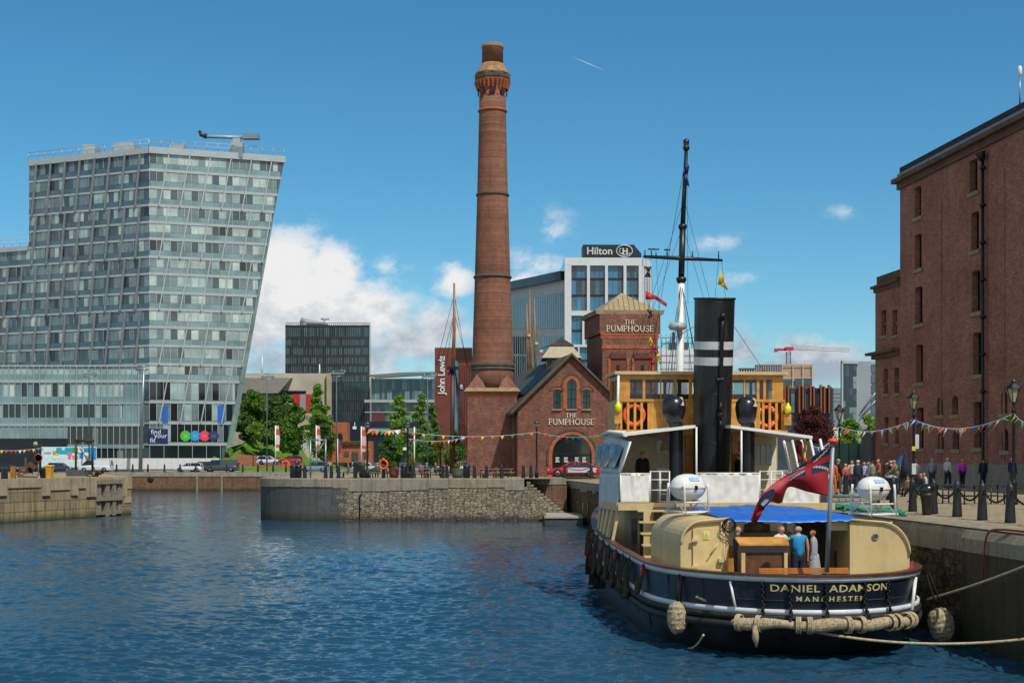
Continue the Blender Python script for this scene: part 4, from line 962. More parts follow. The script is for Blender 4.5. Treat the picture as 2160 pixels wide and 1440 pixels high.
for x0 in (1283,1322,1333,1375): mb=MB(); TFc.box(mb,TFc.t(x0),TFc.t(x0)+.22,Z(820,136),Z(756,136),0,.12); mb.build('pilaster',pt,BR_TRIM)
t_,z_=TFc.tz(1329,684); serif_text('THE',.42,pt,TFc,t_,z_,.06); t_,z_=TFc.tz(1329,699.5); serif_text('PUMPHOUSE',.585,pt,TFc,t_,z_,.06,.98)
# ---------- chimney ----------
cx,cy=X(1039,133.4),133.4
ch=thing('chimney','tall tapering round brick chimney with stone rings and a corbelled head','chimney',(cx,cy,3.4))
cz=lambda y: Z(y,133.4); hw_=2.28
mb=MB(); mb.box(cx-hw_,cx+hw_,cy-hw_,cy+hw_,3.3,Z(838,131)); mb.build('plinth',ch,BR_PUMP)
mb=MB(); b0=Z(838,131); b1=Z(825,131)
mb.hexa([(cx-hw_,cy-hw_,b0),(cx+hw_,cy-hw_,b0),(cx+hw_,cy+hw_,b0),(cx-hw_,cy+hw_,b0)]+[(cx+sx*(hw_+.28),cy+sy*(hw_+.28),b1) for sx,sy in ((-1,-1),(1,-1),(1,1),(-1,1))]); mb.build('plinth_corbel',ch,BR_TRIM)
mb=MB(); e=hw_+.34; mb.hexa([(cx-e,cy-e,b1),(cx+e,cy-e,b1),(cx+e,cy+e,b1),(cx-e,cy+e,b1)]+[(cx+sx*(e-.25),cy+sy*(e-.25),b1+.32) for sx,sy in ((-1,-1),(1,-1),(1,1),(-1,1))]); mb.build('plinth_cornice',ch,CONC)
r_=lambda px: px*133.4/F
mb=MB().mat(BR_CHIM); zb=b1+.3
for sx,sy in ((-1,-1),(1,-1),(1,1),(-1,1)):   # broaches at the corners
    c0=V((cx+sx*(hw_+.05),cy+sy*(hw_+.05),zb)); q=1.75
    mb.add([c0,c0-V((sx*q,0,0)),c0-V((0,sy*q,0)),V((cx+sx*1.28,cy+sy*1.28,cz(786)))],[(0,1,3) if sx*sy<0 else (1,0,3),(2,0,3) if sx*sy<0 else (0,2,3),(1,2,3) if sx*sy<0 else (2,1,3)])
mb.build('broach',ch)
prof=[(r_(47),zb-.02),(r_(45.5),cz(790)),(r_(43.5),cz(772)),(r_(37.6),cz(585)),(r_(32.6),cz(412)),(r_(28.3),cz(235)),(r_(28),cz(205))]
mb=MB(); mb.lathe(prof,(cx,cy,0),56); mb.build('shaft',ch,BR_CHIM)
def ring(y,rr,h,o,m,name='stone_ring'):
    mb=MB(); z=cz(y); mb.lathe([(r_(rr)-.05,z-h),(r_(rr)+o*.5,z-h),(r_(rr)+o,z-h*.4),(r_(rr)+o,z+h*.3),(r_(rr)+o*.4,z+h),(r_(rr)-.05,z+h)],(cx,cy,0),56); mb.build(name,ch,m)
ring(771,43.5,.24,.16,LEAD); ring(779,44.6,.14,.12,LEAD); ring(585,37.6,.13,.14,LEAD); ring(412,32.6,.13,.12,LEAD); ring(235,28.3,.12,.13,BR_TRIM)
mb=MB().mat(BR_TRIM); mb.lathe([(r_(28),cz(206)),(r_(29.5),cz(205)),(r_(29.5),cz(196)),(r_(29),cz(195)),(r_(30),cz(188)),(r_(34),cz(180)),(r_(38),cz(173)),(r_(38),cz(171))],(cx,cy,0),8,False,R(22.5)); mb.build('corbel_head',ch)
mb=MB()
for k in range(24):
    a=2*math.pi*k/24; d=V((math.cos(a),math.sin(a),0)); p=V((cx,cy,0))+d*r_(31); q=V((cx,cy,0))+d*r_(37)
    mb.tube([p+V((0,0,cz(190))),q+V((0,0,cz(175)))],.12,4,smooth=False)
mb.build('corbel_ribs',ch,BR_TRIM)
for k in range(8):
    mb=MB(); a=R(22.5*0)+2*math.pi*(k+.5)/8+R(22.5); d=V((math.cos(a),math.sin(a),0)); s=V((-d.y,d.x,0)); c0=V((cx,cy,0))+d*(r_(28)*1.02)
    pts=[c0+s*x+V((0,0,z)) for x,z in ((-.26,cz(203)),(.26,cz(203)),(.26,cz(196)),(0,cz(190)),(-.26,cz(196)))]
    mb.prism(pts,d*.12); mb.build('flue_opening',ch,BLACK)
mb=MB(); mb.lathe([(r_(38.5),cz(171)),(r_(40),cz(169)),(r_(40),cz(162)),(r_(38.5),cz(160))],(cx,cy,0),8,False,R(22.5)); mb.build('stone_ring',ch,LEAD)
mb=MB(); mb.lathe([(r_(38),cz(160)),(r_(36),cz(155)),(r_(24),cz(137)),(r_(23.5),cz(136))],(cx,cy,0),16,True,R(22.5)); mb.build('head_slope',ch,M('mossy_brick','#98754f',.9,0,.3,2))
mb=MB(); mb.lathe([(r_(22.5),cz(137)),(r_(22),cz(104)),(r_(23),cz(103)),(r_(23),cz(96)),(r_(21),cz(94)),(r_(17),cz(94)),(r_(16),cz(110))],(cx,cy,0),40); mb.build('cap',ch,BR_CHIM)
mb=MB(); mb.lathe([(r_(23.1),cz(103)),(r_(23.6),cz(102)),(r_(23.6),cz(97)),(r_(21.5),cz(94.3))],(cx,cy,0),40); mb.build('cap_rim',ch,CONC)
# ---------- hotel with framed windows ----------
ht=thing('hotel_block','white framed hotel block with tall blue windows and a dark rooftop sign','hotel',(X(1280,240),250,2.8))
HFc=Fac((X(1191,240),240,0),(1,.02)); HW=HFc.t(1354); FRM=M('hotel_white_frame','#c3c7c6',.5,0,.05,.5); hz=lambda y:Z(y,240)
CR=Fac(HFc.p(HW,0),(.55,1)); CRl=3.6
mb=MB().mat(GL['blued']); 
mb.prism([HFc.p(0,2.8,-.4),HFc.p(HW,2.8,-.4),CR.p(CRl,2.8,-.4),CR.p(CRl,2.8,-.4)+V((-2,14,0)),HFc.p(0,2.8,-20)],(0,0,hz(546)-2.8)); mb.build('core',ht)
mb=MB()
def fr(x0,x1,y0,y1,d=.35): HFc.pbox(mb,x0,x1,y0,y1,-.5,d)
fr(1191,1354,544,560.5); fr(1191,1205,560.5,960); fr(1354-7,1354,560.5,960); 
for x in (1238,1276,1315): fr(x,x+6,560.5,656)
fr(1205,1347,656,666); fr(1228,1234,666,727); fr(1205,1300,727,732); fr(1219,1222,732,800)
for q,(a,b) in enumerate(((0,.4),(1.15,1.45),(2.1,2.4),(3.1,3.6))): CR.box(mb,a,b,2.8,hz(546),-.4,.2)
CR.box(mb,0,CRl,hz(560),hz(545),-.4,.25)
mb.build('white_frame',ht,FRM)
def hwin(x0,x1,y0,y1,nv,rows):
    w=MB()
    for j in range(len(rows)-1):
        for i in range(nv):
            w.mat([GL['blue'],GL['blue'],GL['teald'],GL['blued']][int(rnd.random()*4)]); a=x0+(x1-x0)*i/nv; b=x0+(x1-x0)*(i+1)/nv
            HFc.pbox(w,a+.35,b-.35,rows[j]+.5,rows[j+1]-.5,-.4,-.3)
    w.mat(CHAR)
    for y in rows[1:-1]: HFc.pbox(w,x0,x1,y-2.2,y+2.2,-.3,-.22)
    w.build('window',ht)
for x0,x1 in ((1205,1238),(1244,1276),(1282,1315),(1321,1347)): hwin(x0,x1,560.5,656,3,[560.5,588,623,656])
hwin(1205,1228,666,727,2,[666,697,727]); hwin(1234,1300,666,727,5,[666,697,727]); hwin(1205,1219,732,800,1,[732,765,800]); hwin(1222,1260,732,800,3,[732,760,800])
sg=thing('rooftop_sign','dark rooftop sign box with silver lettering and a ringed letter emblem on the hotel','sign',HFc.p(HFc.t(1290),hz(544),-1))
S2=Fac(HFc.p(0,0,-1.2),(1,.02)); mb=MB(); S2.pbox(mb,1230,1339,516,545,-4,0); mb.prism([S2.p(S2.t(1339),hz(545),0),S2.p(S2.t(1357),hz(545),-3),S2.p(S2.t(1357),hz(527),-3),S2.p(S2.t(1339),hz(516),0)],(-.1,1.0,0)); mb.build('sign_box',sg,M('sign_black','#14181d',.5))
SIL=M('sign_silver','#b9bec2',.4,.2,.03)
t_,z_=S2.tz(1237,536.5); text_mesh('Hilton',1.75,SIL,'lettering',sg,fac_place(S2,t_,z_,.06),.12,'LEFT',1.0,weight=.03)
t_,z_=S2.tz(1317,529.5); mb=MB(); pts=[S2.p(t_+1.36*math.cos(a),z_+.98*math.sin(a),.1) for a in [2*math.pi*i/28 for i in range(28)]]; mb.tube(pts,.10,5,closed=True); pts=[S2.p(t_+1.0*math.cos(a)+.12,z_+.62*math.sin(a),.1) for a in [R(130)+R(200)*i/14 for i in range(15)]]; mb.tube(pts,.08,5); mb.build('emblem_ring',sg,SIL)
text_mesh('H',1.35,SIL,'emblem_letter',sg,fac_place(S2,t_+.12,z_-.48,.08),.12,'CENTER',1.0,weight=.05)
# curved wing of the hotel
wg=thing('curved_wing','long curved grey wing with narrow windows running back from the hotel block','hotel',(X(1130,255),262,2.8))
pp=[]; N=14
for i in range(N+1):
    f=i/N; x=1191-(1191-1060)*f; D=241+34*f**1.15; ytop=583+(606-583)*min(1,f*1.14)
    pp.append((X(x,D),D,Z(ytop,D)))
b=MB().mat(M('grey_panel','#a9b0b2',.55,0,.07,.4)); rf=MB(); wins=[]
for (x0,y0,z0),(x1,y1,z1) in zip(pp[:-1],pp[1:]):
    fc=Fac((x1,y1,0),(x0-x1,y0-y1)); L=math.hypot(x0-x1,y0-y1)
    b.hexa([fc.p(0,2.8,0),fc.p(L,2.8,0),fc.p(L,2.8,-8),fc.p(0,2.8,-8),V((*fc.p(0,0,0).xy,z1-.6)),V((*fc.p(L,0,0).xy,z0-.6)),V((*fc.p(L,0,-8).xy,z0-.6)),V((*fc.p(0,0,-8).xy,z1-.6))])
    rf.hexa([V((*fc.p(0,0,.9).xy,z1-.6)),V((*fc.p(L,0,.9).xy,z0-.6)),V((*fc.p(L,0,-8).xy,z0-.6)),V((*fc.p(0,0,-8).xy,z1-.6)),V((*fc.p(0,0,.9).xy,z1+.9)),V((*fc.p(L,0,.9).xy,z0+.9)),V((*fc.p(L,0,-8).xy,z0+.9)),V((*fc.p(0,0,-8).xy,z1+.9))])
    for (ya,yb) in ((620,692),(708,745),(750,800)):
        nW=2
        for k in range(nW):
            w=MB(); a=L*(k+.10)/nW; c=L*(k+.80)/nW; zt=z0-2.6 if ya==620 else Z(ya,y0); w.mat([GL['dark'],GL['dark'],GL['smoke']][int(rnd.random()*3)]); fc.box(w,a,c,Z(yb,y0),zt,0,.06)
            w.mat(FRM); fc.box(w,c,c+.22,Z(yb,y0),zt,.0,.09); w.build('window',wg)
b.build('wall',wg); rf.build('roof',wg,CHAR)
# ---------- blocks right of the funnel ----------
wb,WF=block('white_block','white panelled building with a scaffold frame behind the black funnel','building',1392,1470,735,280,20,M('white_panel','#c9ced0',.6,0,.05,.4))
mb=MB(); [WF.pbox(mb,x,x+6,700,735,-3,-.5) for x in (1418,1436)]; WF.pbox(mb,1410,1452,722,735,-3,.2); mb.build('plant_room',wb,GL['blued'])
mb=MB(); [WF.pbox(mb,1394+12*i,1394.8+12*i,735,800,0,.12) for i in range(6)]; [WF.pbox(mb,1392,1470,748+14*i,748.8+14*i,.12,.2) for i in range(4)]; mb.build('panel_joint',wb,GREYP)
mb=MB(); [mb.tube([at(x,735,281),at(x,705,281)],.08,4) for x in range(1396,1470,9)]; [mb.tube([at(1394,y,281),at(1468,y,281)],.08,4) for y in (712,724)]; mb.build('scaffold',wb,STEEL)
bt,TTF=block('timber_clad_block','pale brown panelled block with a dark blue end under the red crane','building',1592,1714,768,330,25,M('pale_brown_panel','#a08a78',.7,0,.08,.3))
mb=MB(); TTF.pbox(mb,1592,1648,770,820,0,.3); mb.build('blue_end',bt,M('slate_blue_panel','#46546a',.5,0,.15,.3))
mb=MB(); [TTF.pbox(mb,x,x+1.6,768,820,.3,.5) for x in (1648,1671,1692,1712)]; [TTF.pbox(mb,1648,1714,y,y+1.5,.5,.6) for y in (768,796)]; [TTF.pbox(mb,1594+5*i,1595+5*i,772,800,.3,.4) for i in range(11)]; mb.build('frame',bt,M('tan_frame','#c3a98c',.6))
mb=MB(); TTF.pbox(mb,1560,1592,776,779,-2,.0); TTF.pbox(mb,1560,1592,790,792,-2,0)
for i in range(6): mb.tube([TTF.p(TTF.t(1560+i*5.4),Z(790,330),-.5),TTF.p(TTF.t(1563+i*5.4),Z(778,330),-.5)],.18,4)
mb.build('steel_truss',bt,M('truss_red_grey','#5a4648',.6)); 
for x0,x1,y0,y1 in ((1676,1712,798,812),(1652,1668,800,812)): mb=MB(); TTF.pbox(mb,x0,x1,y0,y1,.3,.45); mb.build('window',bt,GL['blued'])
fb,FF=block('finned_block','dark block with angled orange edged fins behind the purple tree','building',1640,1758,818,270,20,M('dark_grey_panel','#3b4552',.4,0,.2,.3))
mb=MB()
for i,x in enumerate((1652,1659,1682,1690,1706,1713,1728,1735,1745)):
    mb.mat(M('rust_fin','#8a4a2c',.6)); FF.pbox(mb,x,x+3.2,812+(i%2)*3,872,.0,1.2); mb.mat(M('black_fin','#15171b',.4)); FF.pbox(mb,x+3.3,x+7,815+(i%2)*3,872,.0,.8)
mb.build('fins',fb)
for x in (1668,1697,1720): mb=MB(); FF.pbox(mb,x,x+8,830,870,0,.2); mb.build('window',fb,GL['mid'])
gt=thing('grey_stair_tower','grey panelled tower with a glazed dark stair and diagonal bracing left of the brick warehouse','building',(X(1815,240),250,2.8))
G1=Fac((X(1773,240),240,0),(1,.35)); G2=Fac((X(1813,240),240+.0,0),(1,.12)); GR=M('smooth_grey_panel','#8f979b',.5,0,.04,.3)
g1w=G1.t(1809); p1=G1.p(g1w,0); G2=Fac(p1,(1,-.1))
mb=MB().mat(GR); zt=Z(761,240)
mb.prism([G1.p(0,2.8,0),G1.p(g1w,2.8,0),G2.p(G2.t(1838),2.8,0),G2.p(G2.t(1856),2.8,-1),V((X(1856,252),252,2.8)),V((X(1776,252),252,2.8))],(0,0,zt-2.8)); mb.build('wall',gt)
mb=MB()
for j in range(9):
    for i in range(4): mb.mat([GL['blued'],GL['dark'],GL['dark'],GL['mid']][int(rnd.random()*4)]); G1.pbox(mb,1775+8*i,1782.5+8*i,768+13*j,780+13*j,.0,.1)
mb.build('stair_glazing',gt); mb=MB(); G1.pbox(mb,1773,1776,762,900,.1,.4); G1.pbox(mb,1773,1809,761,767,.1,.4); mb.build('edge_trim',gt,ALU)
mb=MB(); p=lambda x,y:G2.p(*(lambda a:(a[0],a[1]))(G2.tz(x,y)),.3); 
for a,b_ in (((1815,870),(1852,820)),((1815,880),(1852,838))): mb.tube([p(*a),p(*b_)],.12,5)
mb.build('brace',gt,STEEL); 
for y in (768,790,812,834,856): mb=MB(); G2.pbox(mb,1838,1854,y,y+17,0,.12); mb.build('window',gt,GL['teald'])
lg=thing('low_grey_block','low grey banded block between the finned block and the grey tower','building',(X(1765,300),305,2.8)); LGF=Fac((X(1745,300),300,0),(1,0)); mb=MB().mat(ALUD); LGF.pbox(mb,1748,1780,818,900,-5,0); mb.mat(GL['mid']); [LGF.pbox(mb,1750,1780,y,y+4,0,.1) for y in (826,834,842)]; mb.build('wall',lg)
# tower crane
tc_=thing('tower_crane','red and white tower crane above the pale brown block','crane',(X(1663,345),345,Z(768,345)))
RD=M('crane_red','#b02a2a',.5); WH=M('crane_white','#d0d0d0',.5); q=lambda x,y,dx=0:at(x,y,345)
mb=MB()
for dx in (-.5,.5): mb.tube([q(1663,768)+V((dx,0,0)),q(1663,742)+V((dx,0,0))],.13,4)
for i in range(6): mb.tube([q(1663,768-4.4*i)+V((-.5,0,0)),q(1663,768-4.4*(i+1))+V((.5,0,0))],.08,4)
mb.build('mast',tc_,M('crane_steel','#6a7076',.5))
mb=MB(); mb.box(q(1656,0).x,q(1672,0).x,344,346,Z(739,345),Z(732,345)); mb.tube([q(1634,737),q(1658,737)],.28,4); mb.box(q(1634,0).x,q(1640,0).x,344.3,345.7,Z(742,345),Z(735,345)); mb.build('cab',tc_,RD)
mb=MB(); L0=q(1668,736); L1=q(1792,741)
for o in (V((0,-.6,0)),V((0,.6,0)),V((0,0,1.0))): mb.tube([L0+o,L1+o],.10,4)
for i in range(28):
    a=L0.lerp(L1,i/28); c=L0.lerp(L1,(i+.5)/28); mb.tube([a+V((0,-.6,0)),c+V((0,0,1)),L0.lerp(L1,(i+1)/28)+V((0,.6,0))],.06,3)
mb.build('jib',tc_,WH)
# ---------- big brick warehouse ----------
wh=thing('warehouse','huge dark brick dock warehouse with small windows and a long black downpipe at right','warehouse',(33,90,3.4))
u=V((.109,-1,0)).normalized(); WO=V((27.83,102,0)); WFc=Fac(WO,(u.x,u.y)); WE=96.0
wtop=Z(378,102)
def whole(x0,x1,y0,y1,arch=0.0):
    a,zt=WFc.tz(x0,y0); b_,_=WFc.tz(x1,y0); _,zb=WFc.tz((x0+x1)/2,y1)
    h=[(a,zb),(b_,zb)]
    if arch: return h+arch_pts((a+b_)/2,zt-arch*(b_-a)/2,(b_-a)/2,6,arch*(b_-a)/2)
    return h+[(b_,zt),(a,zt)]
wl=[(1929,1943,397,458),(1929,1944,497,567),(1930,1946,607,683),(1932,1947,728,806),(2045,2062,340,405),(2048,2065,450,528),(2050,2068,573,658),(2052,2070,703,790)]
wa=[(1976,1989,838,875),(2008,2021,835,874),(1978,1991,908,947),(2009,2023,907,947),(2054,2072,848,944),(2111,2125,825,872),(2113,2127,903,950),(1933,1948,860,945)]
holes=[whole(*w,.12) for w in wl]+[whole(*w,.9 if w[0] not in (2054,1933) else .12) for w in wa]
# more openings along the part beyond the frame
for k in range(5):
    for j in range(5):
        t0=WFc.t(2150)+3.2+k*6.2; z0=5.8+j*4.25; holes.append([(t0,z0),(t0+1.15,z0),(t0+1.15,z0+2.3)]+arch_pts(t0+.575,z0+2.3,.575,6,.12)[1:-1]+[(t0,z0+2.3)])
mb=MB(); wall_with_holes(mb,WFc,[(0,3.2),(WE,3.2),(WE,wtop),(0,wtop)],holes,-.8,0); mb.build('facade',wh,BR_WARE)
mb=MB(); mb.hexa([WFc.p(0,3.2,-.81),WFc.p(WE,3.2,-.81),WFc.p(WE,3.2,-18),WFc.p(0,3.2,-18),WFc.p(0,wtop,-.81),WFc.p(WE,wtop,-.81),WFc.p(WE,wtop,-18),WFc.p(0,wtop,-18)]); mb.build('body',wh,BR_WARE)
for h in holes:
    w=MB().mat(GL['dark']); t0,zb=h[0]; t1=h[1][0]; zt=max(p[1] for p in h); WFc.box(w,t0-.02,t1+.02,zb-.02,zt+.02,-.8,-.45); w.build('window',wh)
    f=MB(); 
    for q in (.03,.5,.97): WFc.box(f,t0+(t1-t0)*q-.035,t0+(t1-t0)*q+.035,zb,zt,-.445,-.39)
    for q in (.02,.22,.41,.6,.8): WFc.box(f,t0,t1,zb+(zt-zb)*q-.03,zb+(zt-zb)*q+.03,-.448,-.4)
    f.build('window_frame',wh,IRON)
    s=MB(); WFc.box(s,t0-.2,t1+.2,zb-.26,zb-.003,-.4,.10); s.build('window_sill',wh,M('sill_stone','#8a7a60',.85,0,.2,2))
mb=MB(); 
WFc.box(mb,-.3,WE,wtop-.75,wtop-.3,-.1,.15); WFc.box(mb,-.5,WE,wtop-.3,wtop+.0,-.1,.5); mb.build('cornice',wh,M('brown_stone_cornice','#5f4634',.85,0,.25,1.0))
mb=MB(); WFc.box(mb,-.2,WE,wtop,wtop+.36,-.3,.15); mb.build('gutter',wh,M('blue_grey_gutter','#6f7c8c',.5,0,.1,1))
mb=MB(); WFc.box(mb,-.1,WE,wtop+.36,wtop+.82,-6,.0); mb.build('parapet',wh,M('dark_parapet','#2d2a26',.85,0,.2,1))
mb=MB(); WFc.box(mb,-.0,WE,3.2,4.7,0,.08); mb.build('plinth',wh,M('granite_plinth','#857d70',.8,0,.15,1.5,dirt=.3))
# relieving panel edges
mb=MB()
for x in (1984,2117):
    t=WFc.t(x); WFc.box(mb,t,t+.2,4.7,wtop-2.6,0,.05)
for x0,x1 in ((1984,2117),):
    a,b_=WFc.t(x0),WFc.t(x1)
mb.build('pilaster_edge',wh,BR_WARE)
mb=MB(); t=WFc.t(2082); tz0=wtop-2.2
mb.tube([WFc.p(t,tz0+1.1,.45),WFc.p(t,tz0+.6,.3)],[.34,.2],8); mb.tube([WFc.p(t,tz0+.6,.28),WFc.p(t+.02,4.0,.28),WFc.p(t+.02,3.45,.4)],.105,8)
for k in range(9): z=4.5+k*2.3; mb.tube([WFc.p(t,z,.28),WFc.p(t,z+.18,.28)],.19,8)
mb.build('downpipe',wh,IRON)
# repaired brick patches
lb_=thing('lower_warehouse_wing','lower brick wing with a jutting cornice at the far end of the warehouse','warehouse',(26,106,3.4))
LFc=Fac(WFc.p(-4.9,0,.0),(u.x,u.y)); lt=Z(600,104); lm=Z(744,104)
def lh(x0,x1,y0,y1):
    a,zt=LFc.tz(x0,y0); b_,_=LFc.tz(x1,y0); _,zb=LFc.tz((x0+x1)/2,y1); return [(a,zb),(b_,zb),(b_,zt),(a,zt)]
hs=[lh(*q) for q in ((1859,1869,656,708),(1882,1892,655,707),(1864,1873,778,830),(1886,1896,776,829),(1866,1874,880,934),(1888,1896,880,936))]
mb=MB(); wall_with_holes(mb,LFc,[(0,3.2),(4.88,3.2),(4.88,lt),(0,lt)],hs,-.6,0); mb.build('facade',lb_,BR_WARE)
mb=MB(); mb.hexa([LFc.p(0,3.2,-.61),LFc.p(4.88,3.2,-.61),LFc.p(4.88,3.2,-12),LFc.p(0,3.2,-12),LFc.p(0,lt,-.61),LFc.p(4.88,lt,-.61),LFc.p(4.88,lt,-12),LFc.p(0,lt,-12)]); mb.build('body',lb_,BR_WARE)
for h in hs:
    w=MB().mat(GL['dark']); LFc.box(w,h[0][0]-.02,h[1][0]+.02,h[0][1]-.02,h[2][1]+.02,-.6,-.3); w.build('window',lb_); f=MB(); tm=(h[0][0]+h[1][0])/2; LFc.box(f,tm-.04,tm+.04,h[0][1],h[2][1],-.296,-.25); LFc.box(f,h[0][0],h[1][0],(h[0][1]+h[2][1])/2-.04,(h[0][1]+h[2][1])/2+.04,-.298,-.24); f.build('window_frame',lb_,M('frame_pale','#8a8880',.6))
    s=MB(); LFc.box(s,h[0][0]-.15,h[1][0]+.15,h[0][1]-.22,h[0][1]-.003,-.3,.1); s.build('window_sill',lb_,M('sill_stone','#8a7a60',.85))
mb=MB()
for zz,o in ((lt,.3),(lm,.6)): LFc.box(mb,-o,4.86,zz-.0,zz+.2,-.5,o); LFc.box(mb,-o*.4,4.86,zz-.3,zz-.0,-.5,o*.4)
LFc.box(mb,0,4.86,lt+.32,lt+.9,-11,-.1); mb.build('cornice',lb_,M('brown_stone_cornice','#5f4634',.85))
mb=MB(); LFc.box(mb,-2.2,.0,3.2,Z(905,105),-3,.3); mb.build('gate_pier',lb_,M('grey_pier','#56524e',.85))
# camera on the roof
cc=thing('rooftop_camera','small white security camera pole on the warehouse roof edge','camera',WFc.p(WFc.t(2141),wtop+.82,-.3))
t=WFc.t(2141); mb=MB(); mb.tube([WFc.p(t,wtop+.82,-.3),WFc.p(t,wtop+2.6,-.3)],.05,6); mb.build('pole',cc,STEEL); mb=MB(); mb.lathe([(.04,0),(.13,.1),(.13,.45),(.08,.6),(.02,.63)],WFc.p(t,wtop+2.6,-.3),12); mb.build('dome',cc,WHITE)
# green site fence
gf=thing('green_hoarding','tall green hoarding fence across the quay in front of the small trees','hoarding',(X(1770,112),112,3.4))
F2=Fac((X(1690,112),112,0),(1,0)); mb=MB().mat(M('hoarding_green','#57786c',.6,0,.12,1))
for i in range(8): F2.pbox(mb,1690+20*i+.3,1710+20*i-.3,935,1006,-.1,0)
mb.mat(CHAR)
for i in range(9): F2.pbox(mb,1689.5+20*i,1690.5+20*i,934,1006,-.05,.06)
mb.build('panels',gf); mb=MB(); [F2.pbox(mb,1715+8*i,1719+8*i,946+(i%3),950,.0,.02) for i in range(4)]; mb.build('lettering',gf,M('pale_green_print','#b5c9bb',.6))
from mathutils import noise as _n
noise_=lambda p:_n.noise(V(p))
# ---------- the steam tug: everything in its own frame, stern at the origin, bow along +y ----------
BA=math.atan(.07); BO=V((7.92,35.7,0)); BC,BS=math.cos(BA),math.sin(BA)
def BW(lx,ly,lz): return V((BO.x+lx*BC-ly*BS, BO.y+lx*BS+ly*BC, lz))
def bl(x,y,ly):
    k=(x-CX)/F; lx=(k*(BO.y+BC*ly)-BO.x+BS*ly)/(BC-BS*k); w=BW(lx,ly,0)
    return V((lx,ly,CZ-(y-HY)*w.y/F))
def zb(y,ly): return CZ-(y-HY)*(BO.y+BC*ly)/F
boat=thing('steam_boat','moored black and navy steam tug with a tall banded funnel and cream deckhouses','boat',BO,BA)
def part(mb,name,mat=None,par=None): return mb.build(name,par or boat,mat,world=False)
def bthing(name,label,cat,l,group=None,rz=0.0): return thing(name,label,cat,BW(*l),BA+rz,group)
def sheer(ly): return .0035*max(0,ly-4)**1.75
def hb(d,hm,L=33.4):
    h=hm*math.sqrt(max(0,1-(1-min(d/5.5,1))**2.3))
    if d>13: h*=max(0,1-((d-13)/(L-13))**2.0)**.85
    return h
DS=[0,.02,.07,.16,.3,.5,.8,1.2,1.7,2.3,3,3.8,4.7,5.5,7,9,11,13,15,17,19,21,23,25,27,29,30.5,31.7,32.6,33.1,33.4]
def outline(ly0,hm,off=0.0):
    return [(hb(d,hm+off),ly0-off+d*(33.4-ly0+2*off)/33.4) for d in DS]
def shell(mb,levels,thick=None,flip=False):
    """levels: list of (z,ly0,hm,off); both sides, stern centre to bow"""
    n=len(DS); rows=[]
    for z,ly0,hm,off in levels:
        o=outline(ly0,hm,off); zz=lambda ly:z+(sheer(ly) if z>.6 else sheer(ly)*max(0,z)/.6)
        rows.append([(-h,ly,zz(ly)) for h,ly in reversed(o)]+[(h,ly,zz(ly)) for h,ly in o[1:]])
    m=2*n-1; vs=[v for r in rows for v in r]; fs=[]
    for j in range(len(rows)-1):
        for i in range(m-1):
            f=(j*m+i,j*m+i+1,(j+1)*m+i+1,(j+1)*m+i); fs.append(f if flip else tuple(reversed(f)))
    mb.add(vs,fs,True); return mb
LV=lambda z:{2.13:(2.13,0,3.75,0)}.get(z)
# levels from rail down (ordered top to bottom so faces look outward)
top=(2.10,0,3.75,0); mid=(1.14,.14,3.72,0); kn=(.72,.22,3.70,0); wl=(0,1.15,3.60,0); keel=(-1.0,2.6,3.0,0)
part(shell(MB(),[top,(1.9,.02,3.75,0),mid]),'upper_hull',NAVY)
part(shell(MB(),[mid,kn,(.35,.6,3.67,0),wl,keel]),'lower_hull',HULLB)
def band(z1,z0,a,b,off):   # proud band between heights
    f=lambda z,o:(z,top[1]+(mid[1]-top[1])*(top[0]-z)/.96,3.75,o)
    return shell(MB(),[f(z1,0.0),f(z1,off),f(z0,off),f(z0,0.0)])
part(band(2.12,1.97,0,0,.05),'white_strake',M('strake_white','#c3c9cf',.5,0,.08,2,dirt=.15)); part(band(1.27,1.13,0,0,.06),'white_strake',M('strake_white','#c3c9cf',.5))
BELT=M('belting_timber','#22201f',.7,0,.4,3,dirt=.2)
part(band(1.12,.98,0,0,.10),'rubbing_strake',BELT); part(band(.92,.74,0,0,.13),'rubbing_strake',BELT)
part(shell(MB(),[(2.16,-.0,3.75,.09),(2.16,0,3.75,-.16)],flip=False),'cap_rail',M('cap_rail_brown','#55311f',.4,0,.2,4))
part(shell(MB(),[(2.11,0,3.75,.09),(2.16,0,3.75,.09)],flip=True),'cap_rail_edge',M('cap_rail_brown','#55311f',.4))
part(shell(MB(),[(1.2,.1,3.75,-.16),(2.15,0,3.75,-.16)]),'bulwark_inside',CREAM)
mb=MB(); o=outline(.05,3.7,0); mb.add([v for h,ly in o for v in ((-h,ly,1.5+sheer(ly)),(h,ly,1.5+sheer(ly)))],[(2*i,2*i+1,2*i+3,2*i+2) for i in range(len(o)-1)]); part(mb,'deck',M('deck_planks','#8d7a5a',.8,0,.2,2))
SEAM=M('seam_dark','#0d1116',.5)  # near-black colour of the hull plate seams and rivets
